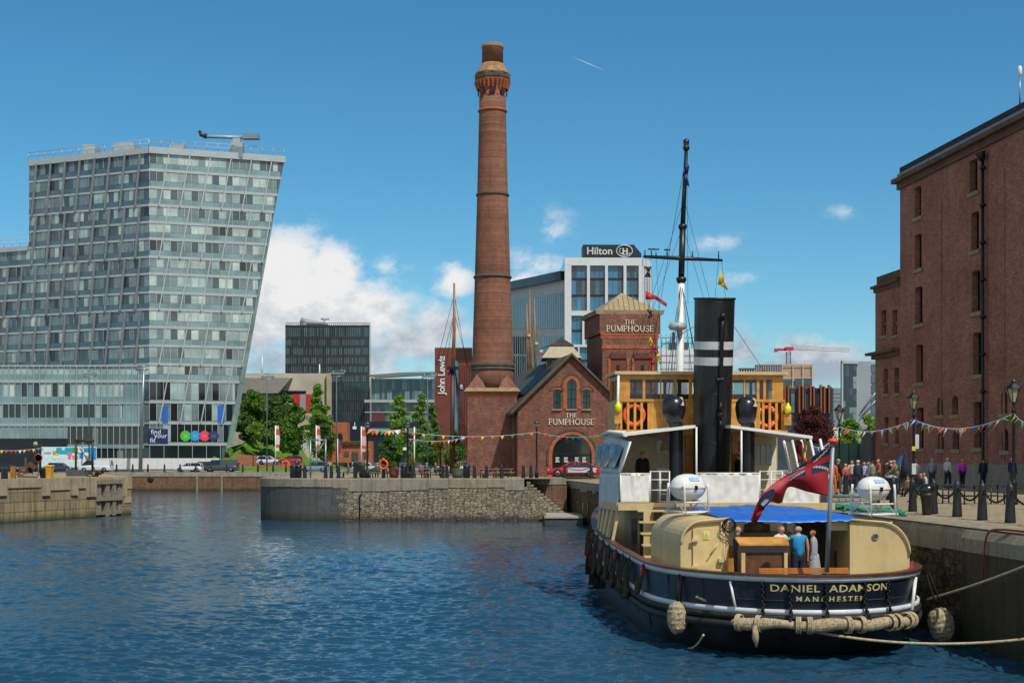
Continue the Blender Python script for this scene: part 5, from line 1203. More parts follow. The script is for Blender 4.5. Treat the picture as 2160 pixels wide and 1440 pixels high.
# stern outline walker for lettering, chains, ropes
def walker(ly0,hm,off):
    o=outline(ly0,hm,off); P=[V((h,ly,0)) for h,ly in o]; S=[0]
    for a,b in zip(P[:-1],P[1:]): S.append(S[-1]+(b-a).length)
    def w(s,z,out=0.0):
        t=abs(s); i=0
        while i<len(S)-2 and S[i+1]<t: i+=1
        f=(t-S[i])/(S[i+1]-S[i]); p=P[i].lerp(P[i+1],f); d=(P[i+1]-P[i]).normalized(); n=V((d.y,-d.x,0)); p=p+n*out
        return V((p.x if s>=0 else -p.x,p.y,z+sheer(p.y)))
    return w
wk=walker(.06,3.75,0)
def s_of(x,y,ly=.4):   # arc position on the stern seen at pixel x
    best=None
    for i in range(-160,161):
        s=i*.04; p=wk(s,1.6); w=BW(p.x,p.y,0); e=abs(CX+F*w.x/w.y-x)
        if best is None or e<best[0]: best=(e,s)
    return best[1]
for k_,s_ in enumerate([-14.5,-12.6,-10.6,-8.7,-6.8,-5.0,-3.4,3.4,5.0,6.8]):
    mb=MB(); mb.tube([wk(s_,1.93,.03),wk(s_,1.5,-.02),wk(s_,1.30,-.045)],.014,4); mb.tube([wk(s_,.70,-.03),wk(s_,.3,-.12)],.016,4)
    for q_ in range(7): p_=wk(s_+.07,1.9-.09*q_,.05-.158*.09*q_-.02); mb.ball(p_,.016,n=5,m=4)
    part(mb,'hull_seam',SEAM)
GOLD=M('gold_lettering','#cdbd85',.4,.1,.05)
sA,sB=s_of(1625,1240),s_of(1868,1240); sC,sD=s_of(1679,1262),s_of(1822,1262)
z1=zb(1247.5,.1); z2=zb(1268,.1)
text_mesh('DANIEL  ADAMSON',.255,GOLD,'lettering',boat,lambda x,y,q:wk((sA+sB)/2+x,z1+y,.05-.158*(1.9-z1-y)+q),.012,'CENTER',1.5,world=False,weight=.003,fitw=sB-sA)
text_mesh('MANCHESTER',.185,GOLD,'lettering',boat,lambda x,y,q:wk((sC+sD)/2+x,z2+y,.05-.158*(1.9-z2-y)+q),.012,'CENTER',1.5,world=False,weight=.003,fitw=sD-sC)
mb=MB(); mb.tube([wk(s_of(1543,1240),1.94,.05),wk(s_of(1553,1240),1.28,.06)],.035,6); part(mb,'white_strut',WHITE)
mb=MB(); mb.tube([wk(s_of(1927,1240),1.94,.05),wk(s_of(1918,1240),1.1,.07)],.05,6); part(mb,'white_strut',WHITE)
# ---- cream deckhouses aft ----
def deckhouse(xo,xi,rad,l0,l1,zt,sg):
    # profile in x-z, sg -1 port +1 starboard
    pr=[(xi,1.25),(xi,zt)]; pr+=[(xo-sg*rad+sg*rad*math.sin(a),zt-.06-rad*1.05+rad*1.05*math.cos(a)) for a in [math.pi/2*i/8 for i in range(9)]]; pr.append((xo,1.25))
    mb=MB(); P=[V((x,l0,z)) for x,z in pr]; mb.prism(P,(0,l1-l0,0)); return mb,pr
mb,pr=deckhouse(-3.12,-1.80,.62,3.2,8.0,3.45,-1); dhL=part(mb,'deckhouse',CREAM)
mb=MB(); ri=[V((x*1.0,3.12,z)) for x,z in pr[1:-1]]; mb.tube(ri,.035,6); part(mb,'roof_edge',CREAM,dhL)
mb=MB(); a=bl(1461,1114,3.2); b=bl(1520,1206,3.2); mb.box(a.x,b.x,3.13,3.2,1.3,a.z); d_=part(mb,'door',M('cream_door','#ceb67e',.45),dhL)
mb=MB()
for y in (1139,1195): 
    q=bl(1463,y,3.1); mb.box(q.x-.06,q.x+.12,3.05,3.13,q.z-.035,q.z+.035)
q=bl(1521,1181,3.1); mb.box(q.x-.08,q.x+.06,3.0,3.13,q.z-.05,q.z+.05); q=bl(1505,1165,3.1); mb.tube([q+V((.12,-.06,.28)),q+V((-.12,-.1,-.05))],.018,5); part(mb,'door_ironwork',CREAM,dhL)
mb=MB(); mb.mat(M('sign_pale_yellow','#d6d89a',.5)); a=bl(1484,1120,3.1); b=bl(1497,1137,3.1); mb.box(a.x,b.x,3.11,3.128,b.z,a.z); mb.mat(M('warning_yellow','#cfc21f',.5)); c_=(a+b)/2; mb.prism([V((c_.x-.055,3.105,c_.z)),V((c_.x+.055,3.105,c_.z)),V((c_.x,3.105,a.z-.015))],(0,.004,0)); [mb.box(a.x+.02,b.x-.02,3.105,3.109,c_.z-.03-.03*i,c_.z-.015-.03*i) for i in range(3)]; part(mb,'warning_sign',None,dhL)
mb=MB(); a=bl(1527,1100,3.15); mb.tube([a,a+V((0,0,-2.0))],.03,5); mb.tube([a+V((-.06,0,0)),a+V((-.06,0,-2.0))],.03,5); part(mb,'corner_pipe',CREAM,dhL)
mb,pr=deckhouse(3.30,1.62,.86,3.35,8.2,3.40,1); dhR=part(mb,'deckhouse',CREAM)
mb=MB(); ri=[V((x,3.29,z)) for x,z in pr[1:-1]]; mb.tube(ri,.03,6); part(mb,'roof_edge',CREAM,dhR)
q=bl(1847,1131,3.3); mb=MB(); mb.torus((q.x,3.32,q.z),.075,.02,Matrix.Rotation(R(90),3,'X'),16,6); mb.mat(GL['mid']); mb.lathe([(.07,0),(.0,.01)],(q.x,3.345,q.z),14,ax=Matrix.Rotation(R(90),3,'X')); part(mb,'porthole',STEEL,dhR)
# alcove beside the starboard deckhouse
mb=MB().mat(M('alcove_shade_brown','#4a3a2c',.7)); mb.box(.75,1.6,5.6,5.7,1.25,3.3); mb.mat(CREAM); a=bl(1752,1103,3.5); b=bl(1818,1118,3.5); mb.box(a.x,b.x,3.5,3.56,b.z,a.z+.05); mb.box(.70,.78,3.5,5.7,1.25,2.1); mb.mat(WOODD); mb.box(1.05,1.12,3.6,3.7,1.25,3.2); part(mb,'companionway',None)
# wooden hatch desk and bench
mb=MB(); a=bl(1560,1138,2.3); b=bl(1665,1150,2.3)
mb.mat(WOODV); mb.hexa([(a.x,2.3,b.z),(b.x,2.3,b.z),(b.x-.03,2.75,a.z+.0),(a.x-.02,2.75,a.z),(a.x,2.3,b.z+.04),(b.x,2.3,b.z+.04),(b.x-.03,2.75,a.z+.05),(a.x-.02,2.75,a.z+.05)])
mb.mat(WOODD); mb.box(a.x+.06,b.x-.04,2.36,2.8,1.3,b.z-.02); mb.mat(M('dark_padding','#2b2630',.6)); mb.box(a.x+.05,b.x-.05,2.3,2.36,b.z-.18,b.z-.01)
mb.mat(CREAM); mb.box(a.x+.05,a.x+.15,2.28,2.35,1.3,b.z-.19); mb.box(b.x-.14,b.x-.05,2.28,2.35,1.3,b.z-.19); part(mb,'hatch_desk',None)
mb=MB(); a=bl(1601,1196,1.2); b=bl(1790,1208,1.2)
for i in range(3): mb.box(a.x,b.x,1.15+.02*i,1.19+.02*i,b.z+.05*i,b.z+.04+.05*i)
mb.box(a.x,b.x,1.2,1.6,b.z-.4,b.z-.36); [mb.box(a.x+q*(b.x-a.x)-.03,a.x+q*(b.x-a.x)+.03,1.2,1.55,1.25,b.z-.41) for q in (.1,.5,.9)]
part(mb,'stern_bench',M('bench_wood','#b8742e',.45,0,.2,4))
mb=MB(); a=bl(1535,1150,4.0); mb.box(a.x,a.x+.75,4.0,4.6,1.25,a.z); part(mb,'locker',WOODV)
# shade structure under the tarp: posts, winch, dark bulkhead
for x in (1655,1680,1697,1713,1729): mb=MB(); q=bl(x,1130,8.6); mb.tube([(q.x,8.6,1.3),(q.x,8.6,3.4)],.09 if x<1690 else .05,8); part(mb,'deck_post',CREAM)
mb=MB(); q=bl(1598,1118,6.0); mb.box(q.x-.5,q.x+1.0,5.8,6.8,1.25,q.z-.05); mb.ball((q.x,6.2,q.z+.1),.28,.25,.22); mb.cyl((q.x-.35,6.2,q.z+.05),(q.x+.4,6.2,q.z+.05),.13); mb.ball((q.x-.15,6.1,q.z+.25),.1); part(mb,'capstan',CREAM)
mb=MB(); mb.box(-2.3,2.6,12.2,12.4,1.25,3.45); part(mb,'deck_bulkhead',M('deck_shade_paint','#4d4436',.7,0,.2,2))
mb=MB()
for i in range(6): mb.box(bl(1365,0,10).x,bl(1425,0,10).x,10.2+.33*i,10.5+.33*i,1.5+.36*i,1.56+.36*i)
part(mb,'stairs',CREAM)
# ---- promenade deck ----
PD=zb(1061,12.7); PH=3.16; PL=bl(1308,1060,12.7).x; PR=bl(1728,1060,12.8).x+.35
PE=19.2
mb=MB(); mb.prism([(PL-.08,12.55,PD-.12),(PR+.1,12.55,PD-.12),(2.6,PE+2,PD-.12),(-2.3,PE+2,PD-.12),(PL-.04,17.2,PD-.12)],(0,0,.12)); part(mb,'promenade_deck',M('deck_planks','#8d7a5a',.8))
mb=MB(); mb.box(PL-.1,bl(1378,0,12.6).x,12.45,12.6,PD-.22,PD+.02); mb.box(bl(1425,0,12.6).x,PR+.1,12.45,12.6,PD-.22,PD+.02); mb.box(PL-.14,PL-.06,12.6,17.2,PD-.25,PD+.02); part(mb,'deck_edge_beam',CREAM)
# cream house under the promenade on the main deck and its side posts
mb=MB(); mb.box(-2.5,2.3,12.7,24,1.3,PD-.13); part(mb,'main_deckhouse',CREAM)
for (x0,x1) in ((1332,1344),(1350,1364)):
    mb=MB(); a=bl(x0,1085,12.65); mb.box(a.x,a.x+.2,12.62,12.69,1.6,PD-.5); part(mb,'doorway',BLACK)
mb=MB(); a=bl(1357,1080,12.5); mb.box(a.x,a.x+.45,12.42,12.56,1.3,PD-.23); part(mb,'door_pillar',CREAM)
for i in range(5):
    mb=MB(); ly=12.7+i*1.05; h=hb(ly,3.7); zr=2.15+sheer(ly)
    mb.hexa([(-h+.02,ly,zr),(-h+.12,ly,zr),(-h+.12,ly+.5 if i else ly+.12,zr),(-h+.02,ly+.5 if i else ly+.12,zr),(PL-.1,ly,PD-.25),(PL,ly,PD-.25),(PL,ly+.5 if i else ly+.12,PD-.25),(PL-.1,ly+.5 if i else ly+.12,PD-.25)]); part(mb,'side_stanchion',CREAM)
# canvas screens: real folds
def cloth(mb,p00,p10,p11,p01,nu,nv,amp,fr,seed=0,sag=0):
    P00,P10,P11,P01=map(V,(p00,p10,p11,p01)); n=(P10-P00).cross(P01-P00).normalized(); vs=[]
    for j in range(nv+1):
        for i in range(nu+1):
            u,v=i/nu,j/nv; p=P00.lerp(P10,u).lerp(P01.lerp(P11,u),v)
            w=1.5*noise_((u*fr*2.2+.5*v,v*1.1,seed*3.7))+.9*noise_((u*fr*3-v*2.5,v*2.6+u*fr,seed*1.9+7))+.35*noise_((u*fr*9,v*6,seed))
            e=min(1,4*min(u,1-u)+.25)*min(1,3*v+.15) if sag>=0 else 1
            vs.append(p+n*amp*w*e+V((0,0,-abs(sag)*math.sin(math.pi*u)*(1-v))))
    fs=[(j*(nu+1)+i,j*(nu+1)+i+1,(j+1)*(nu+1)+i+1,(j+1)*(nu+1)+i) for j in range(nv) for i in range(nu)]
    mb.add(vs,fs,True)
def solid(o,t=.02):
    m=o.modifiers.new('thickness','SOLIDIFY'); m.thickness=t; m.offset=0; return o
ly=12.5
for x0,x1,yt,yb,sd in ((1309,1370,999,1060,.3),(1471,1602,998,1062,1.9),(1650,1729,1030,1066,4)):
    mb=MB(); a=bl(x0,yb,ly); b=bl(x1,yb,ly); c=bl(x1,yt,ly); d=bl(x0,yt,ly)
    if x0==1650: c.z=d.z=zb(1003,12.5)
    cloth(mb,a,b,c,d,28,14,.035,3 if x1-x0<90 else 5,sd); solid(part(mb,'canvas_screen',CANVAS))
    mb=MB(); mb.tube([d,c],.03,6); mb.tube([c,V((c.x,c.y,PD))],.025,6); mb.tube([d,V((d.x,d.y,PD))],.025,6); part(mb,'screen_rail',WHITE)
# port side curtain, with clear windows
SIDE=M('side_curtain','#b4bcc4',.6,0,.1,1.2,bump=.03)
mb=MB(); xt=PL-.02; zt0,zt1=zb(930,12.6),zb(893,19)
tp=bl(1328,931,12.6)
cloth(mb,(PL-.12,17.2,PD-.35),(PL-.1,12.6,PD-.25),(PL-.05,12.6,zb(1000,12.6)),(PL-.1,17.2,zb(1000,12.6)),40,12,.05,5,.7); solid(part(mb,'side_curtain',SIDE))
mb=MB(); cloth(mb,(PL-.1,17.2,zb(1000,12.6)+.02),(PL-.05,12.6,zb(1000,12.6)+.02),(tp.x-.0,12.6,tp.z),(PL+.1,17.2,tp.z+.35),40,12,.05,6,2.2); solid(part(mb,'side_curtain',SIDE))
mb=MB(); CLR=None
def clear_glass(name,tint=(.85,.92,.95),alpha=.35):
    t=NT(name); t.set(.04,0,.9); t.col((.04,.05,.06)); tr=t.n('ShaderNodeBsdfTransparent'); tr.inputs[0].default_value=(*tint,1)
    mx=t.n('ShaderNodeMixShader'); mx.inputs[0].default_value=alpha; t.l(tr.outputs[0],mx.inputs[1]); t.l(t.bs.outputs[0],mx.inputs[2]); t.l(mx.outputs[0],t.out.inputs[0]); return t.m
CLR=clear_glass('clear_glass')
VIN=M('curtain_vinyl','#46586a',.2,0,.3,2.5,.8)
zc0=zb(985,12.6); zc1=tp.z-.2
for k,(l0,l1) in enumerate(((12.9,14.5),(14.9,16.6),(17.0,18.4))):
    mb=MB(); f0=(l0-12.6)/6; cloth(mb,(PL-.17,l1,zc0),(PL-.17,l0,zc0),(tp.x-.14,l0+.2,zc1),(PL-.06,l1,zc1+.2),10,6,.03,2,k); part(mb,'curtain_window',VIN)
mb=MB(); mb.tube([(PL-.03,12.52,zb(1000,12.6)),(tp.x+.03,12.52,tp.z)],.03,6); part(mb,'curtain_edge',WHITE)
# starboard side frames
mb=MB().mat(WHITE)
for i in range(5):
    l=12.9+i*1.2; mb.tube([(PR,l,PD),(PR-.02,l,PD+.95),(PR-.22,l+.25,5.75)],.05,6)
mb.tube([(PR-.02,12.9,PD+.95),(PR-.02,18.5,PD+.95)],.04,6); mb.mat(SIDE)
for i in (1,3): l=12.95+i*1.2; mb.quad((PR+.02,l,PD+.95),(PR+.02,l+1.1,PD+.95),(PR-.18,l+1.3,5.7),(PR-.18,l+.2,5.7))
mb.quad((PR+.03,12.7,PD),(PR+.03,19,PD),(PR+.02,19,PD+.9),(PR+.02,12.7,PD+.9)); part(mb,'starboard_screen',None)
# awnings (two wings falling outboard)
def awning(xa,ya,xb,yb,name):
    a=bl(xa,ya,12.55); b=bl(xb,yb,12.55); mb=MB(); d=V((0,3.1,.03)); up=V((0,0,.05)); dn=V((0,0,-.05))
    q=[a+dn,b+dn,b+dn+d,a+dn+d,a+up,b+up,b+up+d,a+up+d]
    mb.hexa(q if b.x>a.x else [q[1],q[0],q[3],q[2],q[5],q[4],q[7],q[6]]); return part(mb,name,CANVAS)
awning(1320,916,1467,899,'awning'); awning(1541,899,1714,922,'awning')
mb=MB(); e=bl(1320,915,12.55); mb.tube([e,e+V((.02,3.2,.06))],.1,6); mb.tube([V((PL-.02,17.2,5.95)),V((PL+.0,15.4,6.02)),e+V((0,.1,.02))],.07,6); part(mb,'awning_roll',CANVAS)
for x in (1469,1564): mb=MB(); q=bl(x,900,12.6); mb.tube([(q.x,12.6,PD),(q.x,12.6,q.z)],.035,6); part(mb,'awning_stanchion',WHITE)
# saloon on the promenade deck below the bridge
SL=16.6; sx0=bl(1345,0,SL).x-1.0; sx1=bl(1660,0,SL).x
mb=MB(); zt=zb(905,15.4)-.25
mb.mat(M('saloon_paint','#dcd3b8',.5,0,.05)); mb.box(-2.75,3.0,SL,19.5,PD,zt); mb.mat(WOODV); mb.box(-2.95,2.95,15.45,SL-.0,zt+.0,zt+.2); part(mb,'saloon',None)
WDW=M('saloon_glass','#8fa0a8',.12,0,.3,.6,.8)
for x0,x1,y0,y1 in ((1384,1410,928,954),(1590,1602,938,978),(1604,1614,938,978),(1616,1628,938,978)):
    mb=MB(); a=bl(x0,y1,SL-.02); b=bl(x1,y0,SL-.02); mb.box(a.x,b.x,SL-.05,SL-.003,a.z,b.z); part(mb,'saloon_window',WDW)
mb=MB().mat(M('notice_yellow','#c9b92a',.6)); a=bl(1392,952,SL-.06); mb.prism([a,a+V((.17,0,0)),a+V((.09,0,.42))],(0,-.01,0)); part(mb,'wall_notice',None); mb=MB().mat(M('notice_white','#c7c3b4',.6)); a=bl(1400,950,SL-.06); mb.box(a.x,a.x+.18,SL-.075,SL-.06,a.z,a.z+.38); part(mb,'wall_notice',None); mb=MB().mat(M('notice_pink','#b5628c',.6)); a=bl(1556,942,SL-.06); mb.box(a.x-.1,a.x+.1,SL-.075,SL-.06,a.z-.2,a.z+.2); part(mb,'wall_notice',None)
mb=MB(); q=bl(1453,925,15.6); mb.box(q.x-.12,q.x+.13,15.5,15.75,PD,zb(905,15.5)); q=bl(1549,925,15.6); mb.box(q.x-.1,q.x+.1,15.5,15.7,PD,zb(905,15.5)); part(mb,'wooden_post',WOODV)
mb=MB(); a=bl(1386,988,14.6); mb.box(a.x,a.x+.5,14.5,15.0,a.z-.05,a.z); [mb.box(a.x+p,a.x+p+.04,14.5,14.54,PD,a.z-.05) for p in (0,.46)]; mb.mat(WHITE) ; part(mb,'side_table',WOODD)
mb=MB(); a=bl(1394,992,13.4); mb.tube([(a.x,13.4,PD),(a.x,13.4,a.z),(a.x+.25,13.4,a.z),(a.x+.25,13.4,PD)],.018,5); mb.tube([(a.x,13.4,PD+.4),(a.x+.25,13.4,PD+.4)],.016,5); mb.box(a.x,a.x+.25,13.42,13.7,PD+.28,PD+.32); part(mb,'trolley',STEEL)
# ---- bridge wings and wheelhouse ----
WL=15.6; wx0=bl(1303,0,WL).x; wx1=bl(1655,0,WL).x; zf=zb(906,WL); zs=zb(849,WL); zr=zb(790,WL); wd=2.3
mb=MB(); mb.box(wx0-.1,wx1+.1,WL-.05,WL+wd,zf-.14,zf); br=part(mb,'bridge_floor',WOODV)
mb=MB()
zz=zb(847,WL)
def seg(x0,x1): mb.box(bl(x0,0,WL).x,bl(x1,0,WL).x,WL,WL+.05,zf,zz)
seg(1366,1463); seg(1536,1598); mb.box(wx0,wx1,WL-.03,WL+.09,zz,zz+.09)
for x in (1310,1325,1339.5,1353.5,1601,1610,1624,1638,1651): c=bl(x,0,WL).x; mb.box(c-.045,c+.045,WL,WL+.05,zf,zz)
for x in (wx0,wx1): mb.box(x-.04,x+.04,WL,WL+wd,zf,zz+.05)
mb.box(wx0,wx1,WL+wd-.05,WL+wd,zf,zz+.05)
for x in range(1372,1463,9): c=bl(x,0,WL).x; mb.box(c-.008,c+.008,WL-.012,WL,zf,zz)
part(mb,'bridge_bulwark',WOODV)
mb=MB(); 
def frame(lyv,th=.08):
    xs=[wx0+.08]+[bl(x,0,WL).x for x in (1329,1358,1392,1397,1424,1455,1462)]+[bl(x,0,WL).x for x in (1546,1562,1573,1600,1604,1628,1634)]+[wx1-.08]
    mb.box(wx0+.04,wx1-.04,lyv,lyv+th,zs+.0,zs+.13); mb.box(wx0+.04,wx1-.04,lyv,lyv+th,zr-.17,zr)
    for x0,x1 in ((1303,1331),(1391,1398),(1452,1463),(1546,1549),(1568,1575),(1598,1603),(1628,1655)):
        mb.box(bl(x0,0,WL).x+.03,bl(x1,0,WL).x-.03,lyv+.003,lyv+th-.003,zs+.13,zr-.17)
    for x in (1359,1425,1600,1614): c=bl(x,0,WL).x; mb.box(c-.05,c+.05,lyv+.006,lyv+th-.006,zs+.13,zr-.17)
frame(WL+.06); frame(WL+wd-.15)
for x in (wx0+.05,wx1-.13):
    mb.box(x,x+.08,WL+.14,WL+wd-.15,zs,zs+.13); mb.box(x,x+.08,WL+.14,WL+wd-.15,zr-.16,zr); [mb.box(x+.003,x+.077,l,l+.12,zs+.13,zr-.16) for l in (WL+.14,WL+1.1,WL+wd-.3)]
wh_=part(mb,'wheelhouse',WOODV)
for x0,x1 in ((1331,1359),(1359,1391),(1398,1425),(1425,1452),(1549,1568),(1575,1600),(1603,1628)):
    mb=MB(); a=bl(x0,0,WL).x; b=bl(x1,0,WL).x; mb.box(a,b,WL+.09,WL+.10,zs+.13,zr-.17); part(mb,'wheelhouse_window',CLR,wh_)
mb=MB(); mb.box(wx0-.12,wx1+.1,WL-.12,WL+wd+.15,zr,zr+.11); part(mb,'wheelhouse_roof',CREAM,wh_)
mb=MB(); mb.box(wx0+.6,wx1-.6,WL+.9,WL+1.3,zf,zs+.35); part(mb,'chart_table',WOODD,wh_)
mb=MB(); mb.tube([(wx0-.02,WL-.05,zf+.2),(wx0+.02,WL-.05,zr)],.05,6); part(mb,'corner_pipe',WHITE,wh_)
YL=M('lamp_yellow','#d7d41a',.35,0,.05)
for x,y in ((1304,857),(1662,861)):
    q=bl(x,y,WL-.2); mb=MB(); mb.lathe([(.02,.2),(.06,.17),(.06,.1),(.11,.07),(.13,-.02),(.115,-.14),(.055,-.18),(0,-.19)][::-1],q,12); part(mb,'side_lamp',YL)
    mb=MB(); mb.box(q.x-.13,q.x+.13,q.y+.02,q.y+.25,q.z-.6,q.z-.19); part(mb,'lamp_box',WOODV)
# ---- funnel ----
FL=13.95; p0=bl(1499.5,1020,FL+.35); p1=bl(1507.5,630,FL-.3); rt=bl(1549,0,FL).x-bl(1507.5,0,FL).x; rb=bl(1538,0,FL).x-bl(1500,0,FL).x
ax=(p1-p0); p0=p0-ax*(p0.z-PD)/ax.z; ax=p1-p0
def fz(y): return (zb(y,FL)-p0.z)/ax.z
def fband(mb,f0,f1,o=0.0,n=40): mb.cyl(p0+ax*f0,p0+ax*f1,rb+(rt-rb)*f0+o,rb+(rt-rb)*f1+o,n,cap=False)
FUN=M('funnel_black','#17191c',.38,0,.3,1.5,.5,bump=.02,dirt=.25,rust=.3); mb=MB(); fband(mb,0,1); fun=part(mb,'funnel',FUN)
mb=MB(); fband(mb,fz(737),fz(720.5),.006); part(mb,'white_band',M('funnel_white','#bfc3c5',.4),fun); mb=MB(); fband(mb,fz(770),fz(753),.006); part(mb,'white_band',M('funnel_white','#bfc3c5',.4),fun)
mb=MB(); T=ax.normalized(); mb.torus(p1,rt+.01,.035,T.to_track_quat('Z','Y').to_matrix(),40,8); mb.cyl(p1-T*.3,p1-T*.28,rt-.02,rt-.02,32); part(mb,'funnel_rim',FUN,fun)
mb=MB()
for y in (640,737+92,930): mb.torus(p0+ax*fz(y),(rb+(rt-rb)*fz(y))+.002,.012,T.to_track_quat('Z','Y').to_matrix(),36,5)
part(mb,'plate_seam',FUN,fun)
mb=MB(); fp=lambda y,o=.07,dx=.12:(p0+ax*fz(y))+V((dx,-(rb+(rt-rb)*fz(y))-o,0)); mb.tube([fp(y) for y in (1000,900,800,700,677)],.07,8); mb.tube([fp(677,.12),fp(668,.12)],.09,8); mb.tube([fp(677,.1,.0),fp(677,.1,.3)],.03,6)
mb.ball(fp(876,.12),.13,.12,.16); mb.tube([fp(868,.14),fp(850,.14)],[.11,.03],8); mb.tube([fp(888,.16),fp(905,.2)],.05,6); mb.tube([fp(806,.12,-.05),fp(800,.12,.25)],.05,6); mb.ball(fp(804,.14,.0),.09); part(mb,'steam_pipe',IRON,fun)
# ---- cowl ventilators ----
for xh,yh,xt,rw in ((1421,866,1426,.42),(1574,868,1577.5,.38)):
    l=13.3; h=bl(xh,yh,l); b=bl(xt,1000,l); rr=.235; mb=MB()
    mb.tube([(b.x,l,PD),(b.x,l,h.z-.45),(h.x,l,h.z-.3)],[rr,rr,rr*1.02],16,cap=False)
    mb.lathe([(rr,-.42),(rr*1.3,-.32),(rw*.93,-.1),(rw,.12),(rw*.92,.34),(rw*.6,.47),(0,.52)],h,18); v_=part(mb,'cowl_ventilator',M('ventilator_black','#171a20',.3,0,.15,2,.5))
    mb=MB(); o=h+V((.1 if xh<1500 else .1,-rw*.86,.3)); mb.prism([o+V((-.22,0.02,-.13)),o+V((.2,.02,-.15)),o+V((.17,.2,.14)),o+V((-.2,.2,.16))],(0,-.03,.02)); part(mb,'name_plate',M('plate_tan','#8f8468',.5),v_)
# ---- mast, yard, rigging ----
ML=19.7; m0=bl(1431,905,ML); m0.z=PD; mk=bl(1437,590,ML); mt=bl(1447.5,318,ML); mtop=bl(1449,296,ML)
MBK=M('mast_black','#15171a',.4,0,.15,2)
mb=MB(); mb.tube([m0,mk],[.19,.13],12); ma_=part(mb,'mast',WHITE)
mb=MB(); mb.tube([mk,bl(1440,478,ML)],[.12,.12],12); mb.tube([bl(1440,478,ML),mt],[.10,.07],10); mb.lathe([(.12,-.12),(.17,-.05),(.17,.05),(.12,.1)],bl(1440,478,ML),12); mb.lathe([(.13,-.15),(.2,-.02),(.2,.08),(.13,.1)],mk,12); part(mb,'topmast',MBK,ma_)
mb=MB(); mb.lathe([(.08,0),(.13,.05),(.13,.14),(.09,.2),(.12,.3),(.12,.4),(.05,.46)],mt,10); part(mb,'masthead_lamp',MBK,ma_)
ya,yb_=bl(1357,541,ML),bl(1524,549,ML); mb=MB(); mb.tube([ya,ya.lerp(yb_,.5),yb_],[.055,.085,.05],8)
for f,h in ((.02,.25),(.1,.3),(.16,.2),(.3,.35),(.62,.3),(.95,.35)): q=ya.lerp(yb_,f); mb.tube([q,q+V((0,0,h))],.025,5)
for f in (.1,.16,.3): q=ya.lerp(yb_,f)+V((0,0,.3)); mb.tube([q+V((-.12,0,0)),q+V((.12,0,0))],.03,5)
part(mb,'yard',MBK,ma_)
mb=MB(); q=bl(1429,688,ML-.4); mb.lathe([(.02,-.16),(.3,-.13),(.36,-.03),(.3,.12),(.02,.17)],q,14); mb.tube([q+V((0,0,-.16)),q+V((.15,.3,-.5))],.05,6); part(mb,'radar_dome',M('radar_grey','#9aa3aa',.4),ma_)
mb=MB(); W_=.011
for px in ((1398,800,-2.4,2),(1408,790,-2.3,-1),(1416,800,-1.0,-2),(1468,800,1.0,-2),(1480,770,2.3,-1),(1488,800,2.5,2)):
    e=bl(px[0],px[1]+60,ML+px[3]); mb.tube([mk,e],W_,4)
for x,y in ((1440,478),(1443,420)): mb.tube([bl(x,y,ML),V((-2.9,ML+1,PD+2))],W_*.8,3); mb.tube([bl(x,y,ML),V((2.9,ML+1,PD+2))],W_*.8,3)
mb.tube([bl(1447,330,ML),V((0,32.5,4.3))],W_,3); mb.tube([bl(1449,325,ML),bl(1451,640,ML)],W_*.7,3)
for x,y in ((1362,541),(1372,541),(1384,542)): mb.tube([bl(x,y,ML),bl(x+14,800,ML-1)],W_*.7,3)
for x in (1516,1522): mb.tube([bl(x,548,ML),bl(x+(-9 if x<1520 else 22),640 if x<1520 else 760,ML-2 if x<1520 else ML-1)],W_*.7,3)
fs=p0+ax*fz(690); 
for a_ in (-1,1): mb.tube([fs+V((a_*(rt+.02),0,0)),V((a_*2.9,WL+2,zr+.1))],W_,3)
part(mb,'rigging',IRON,ma_)
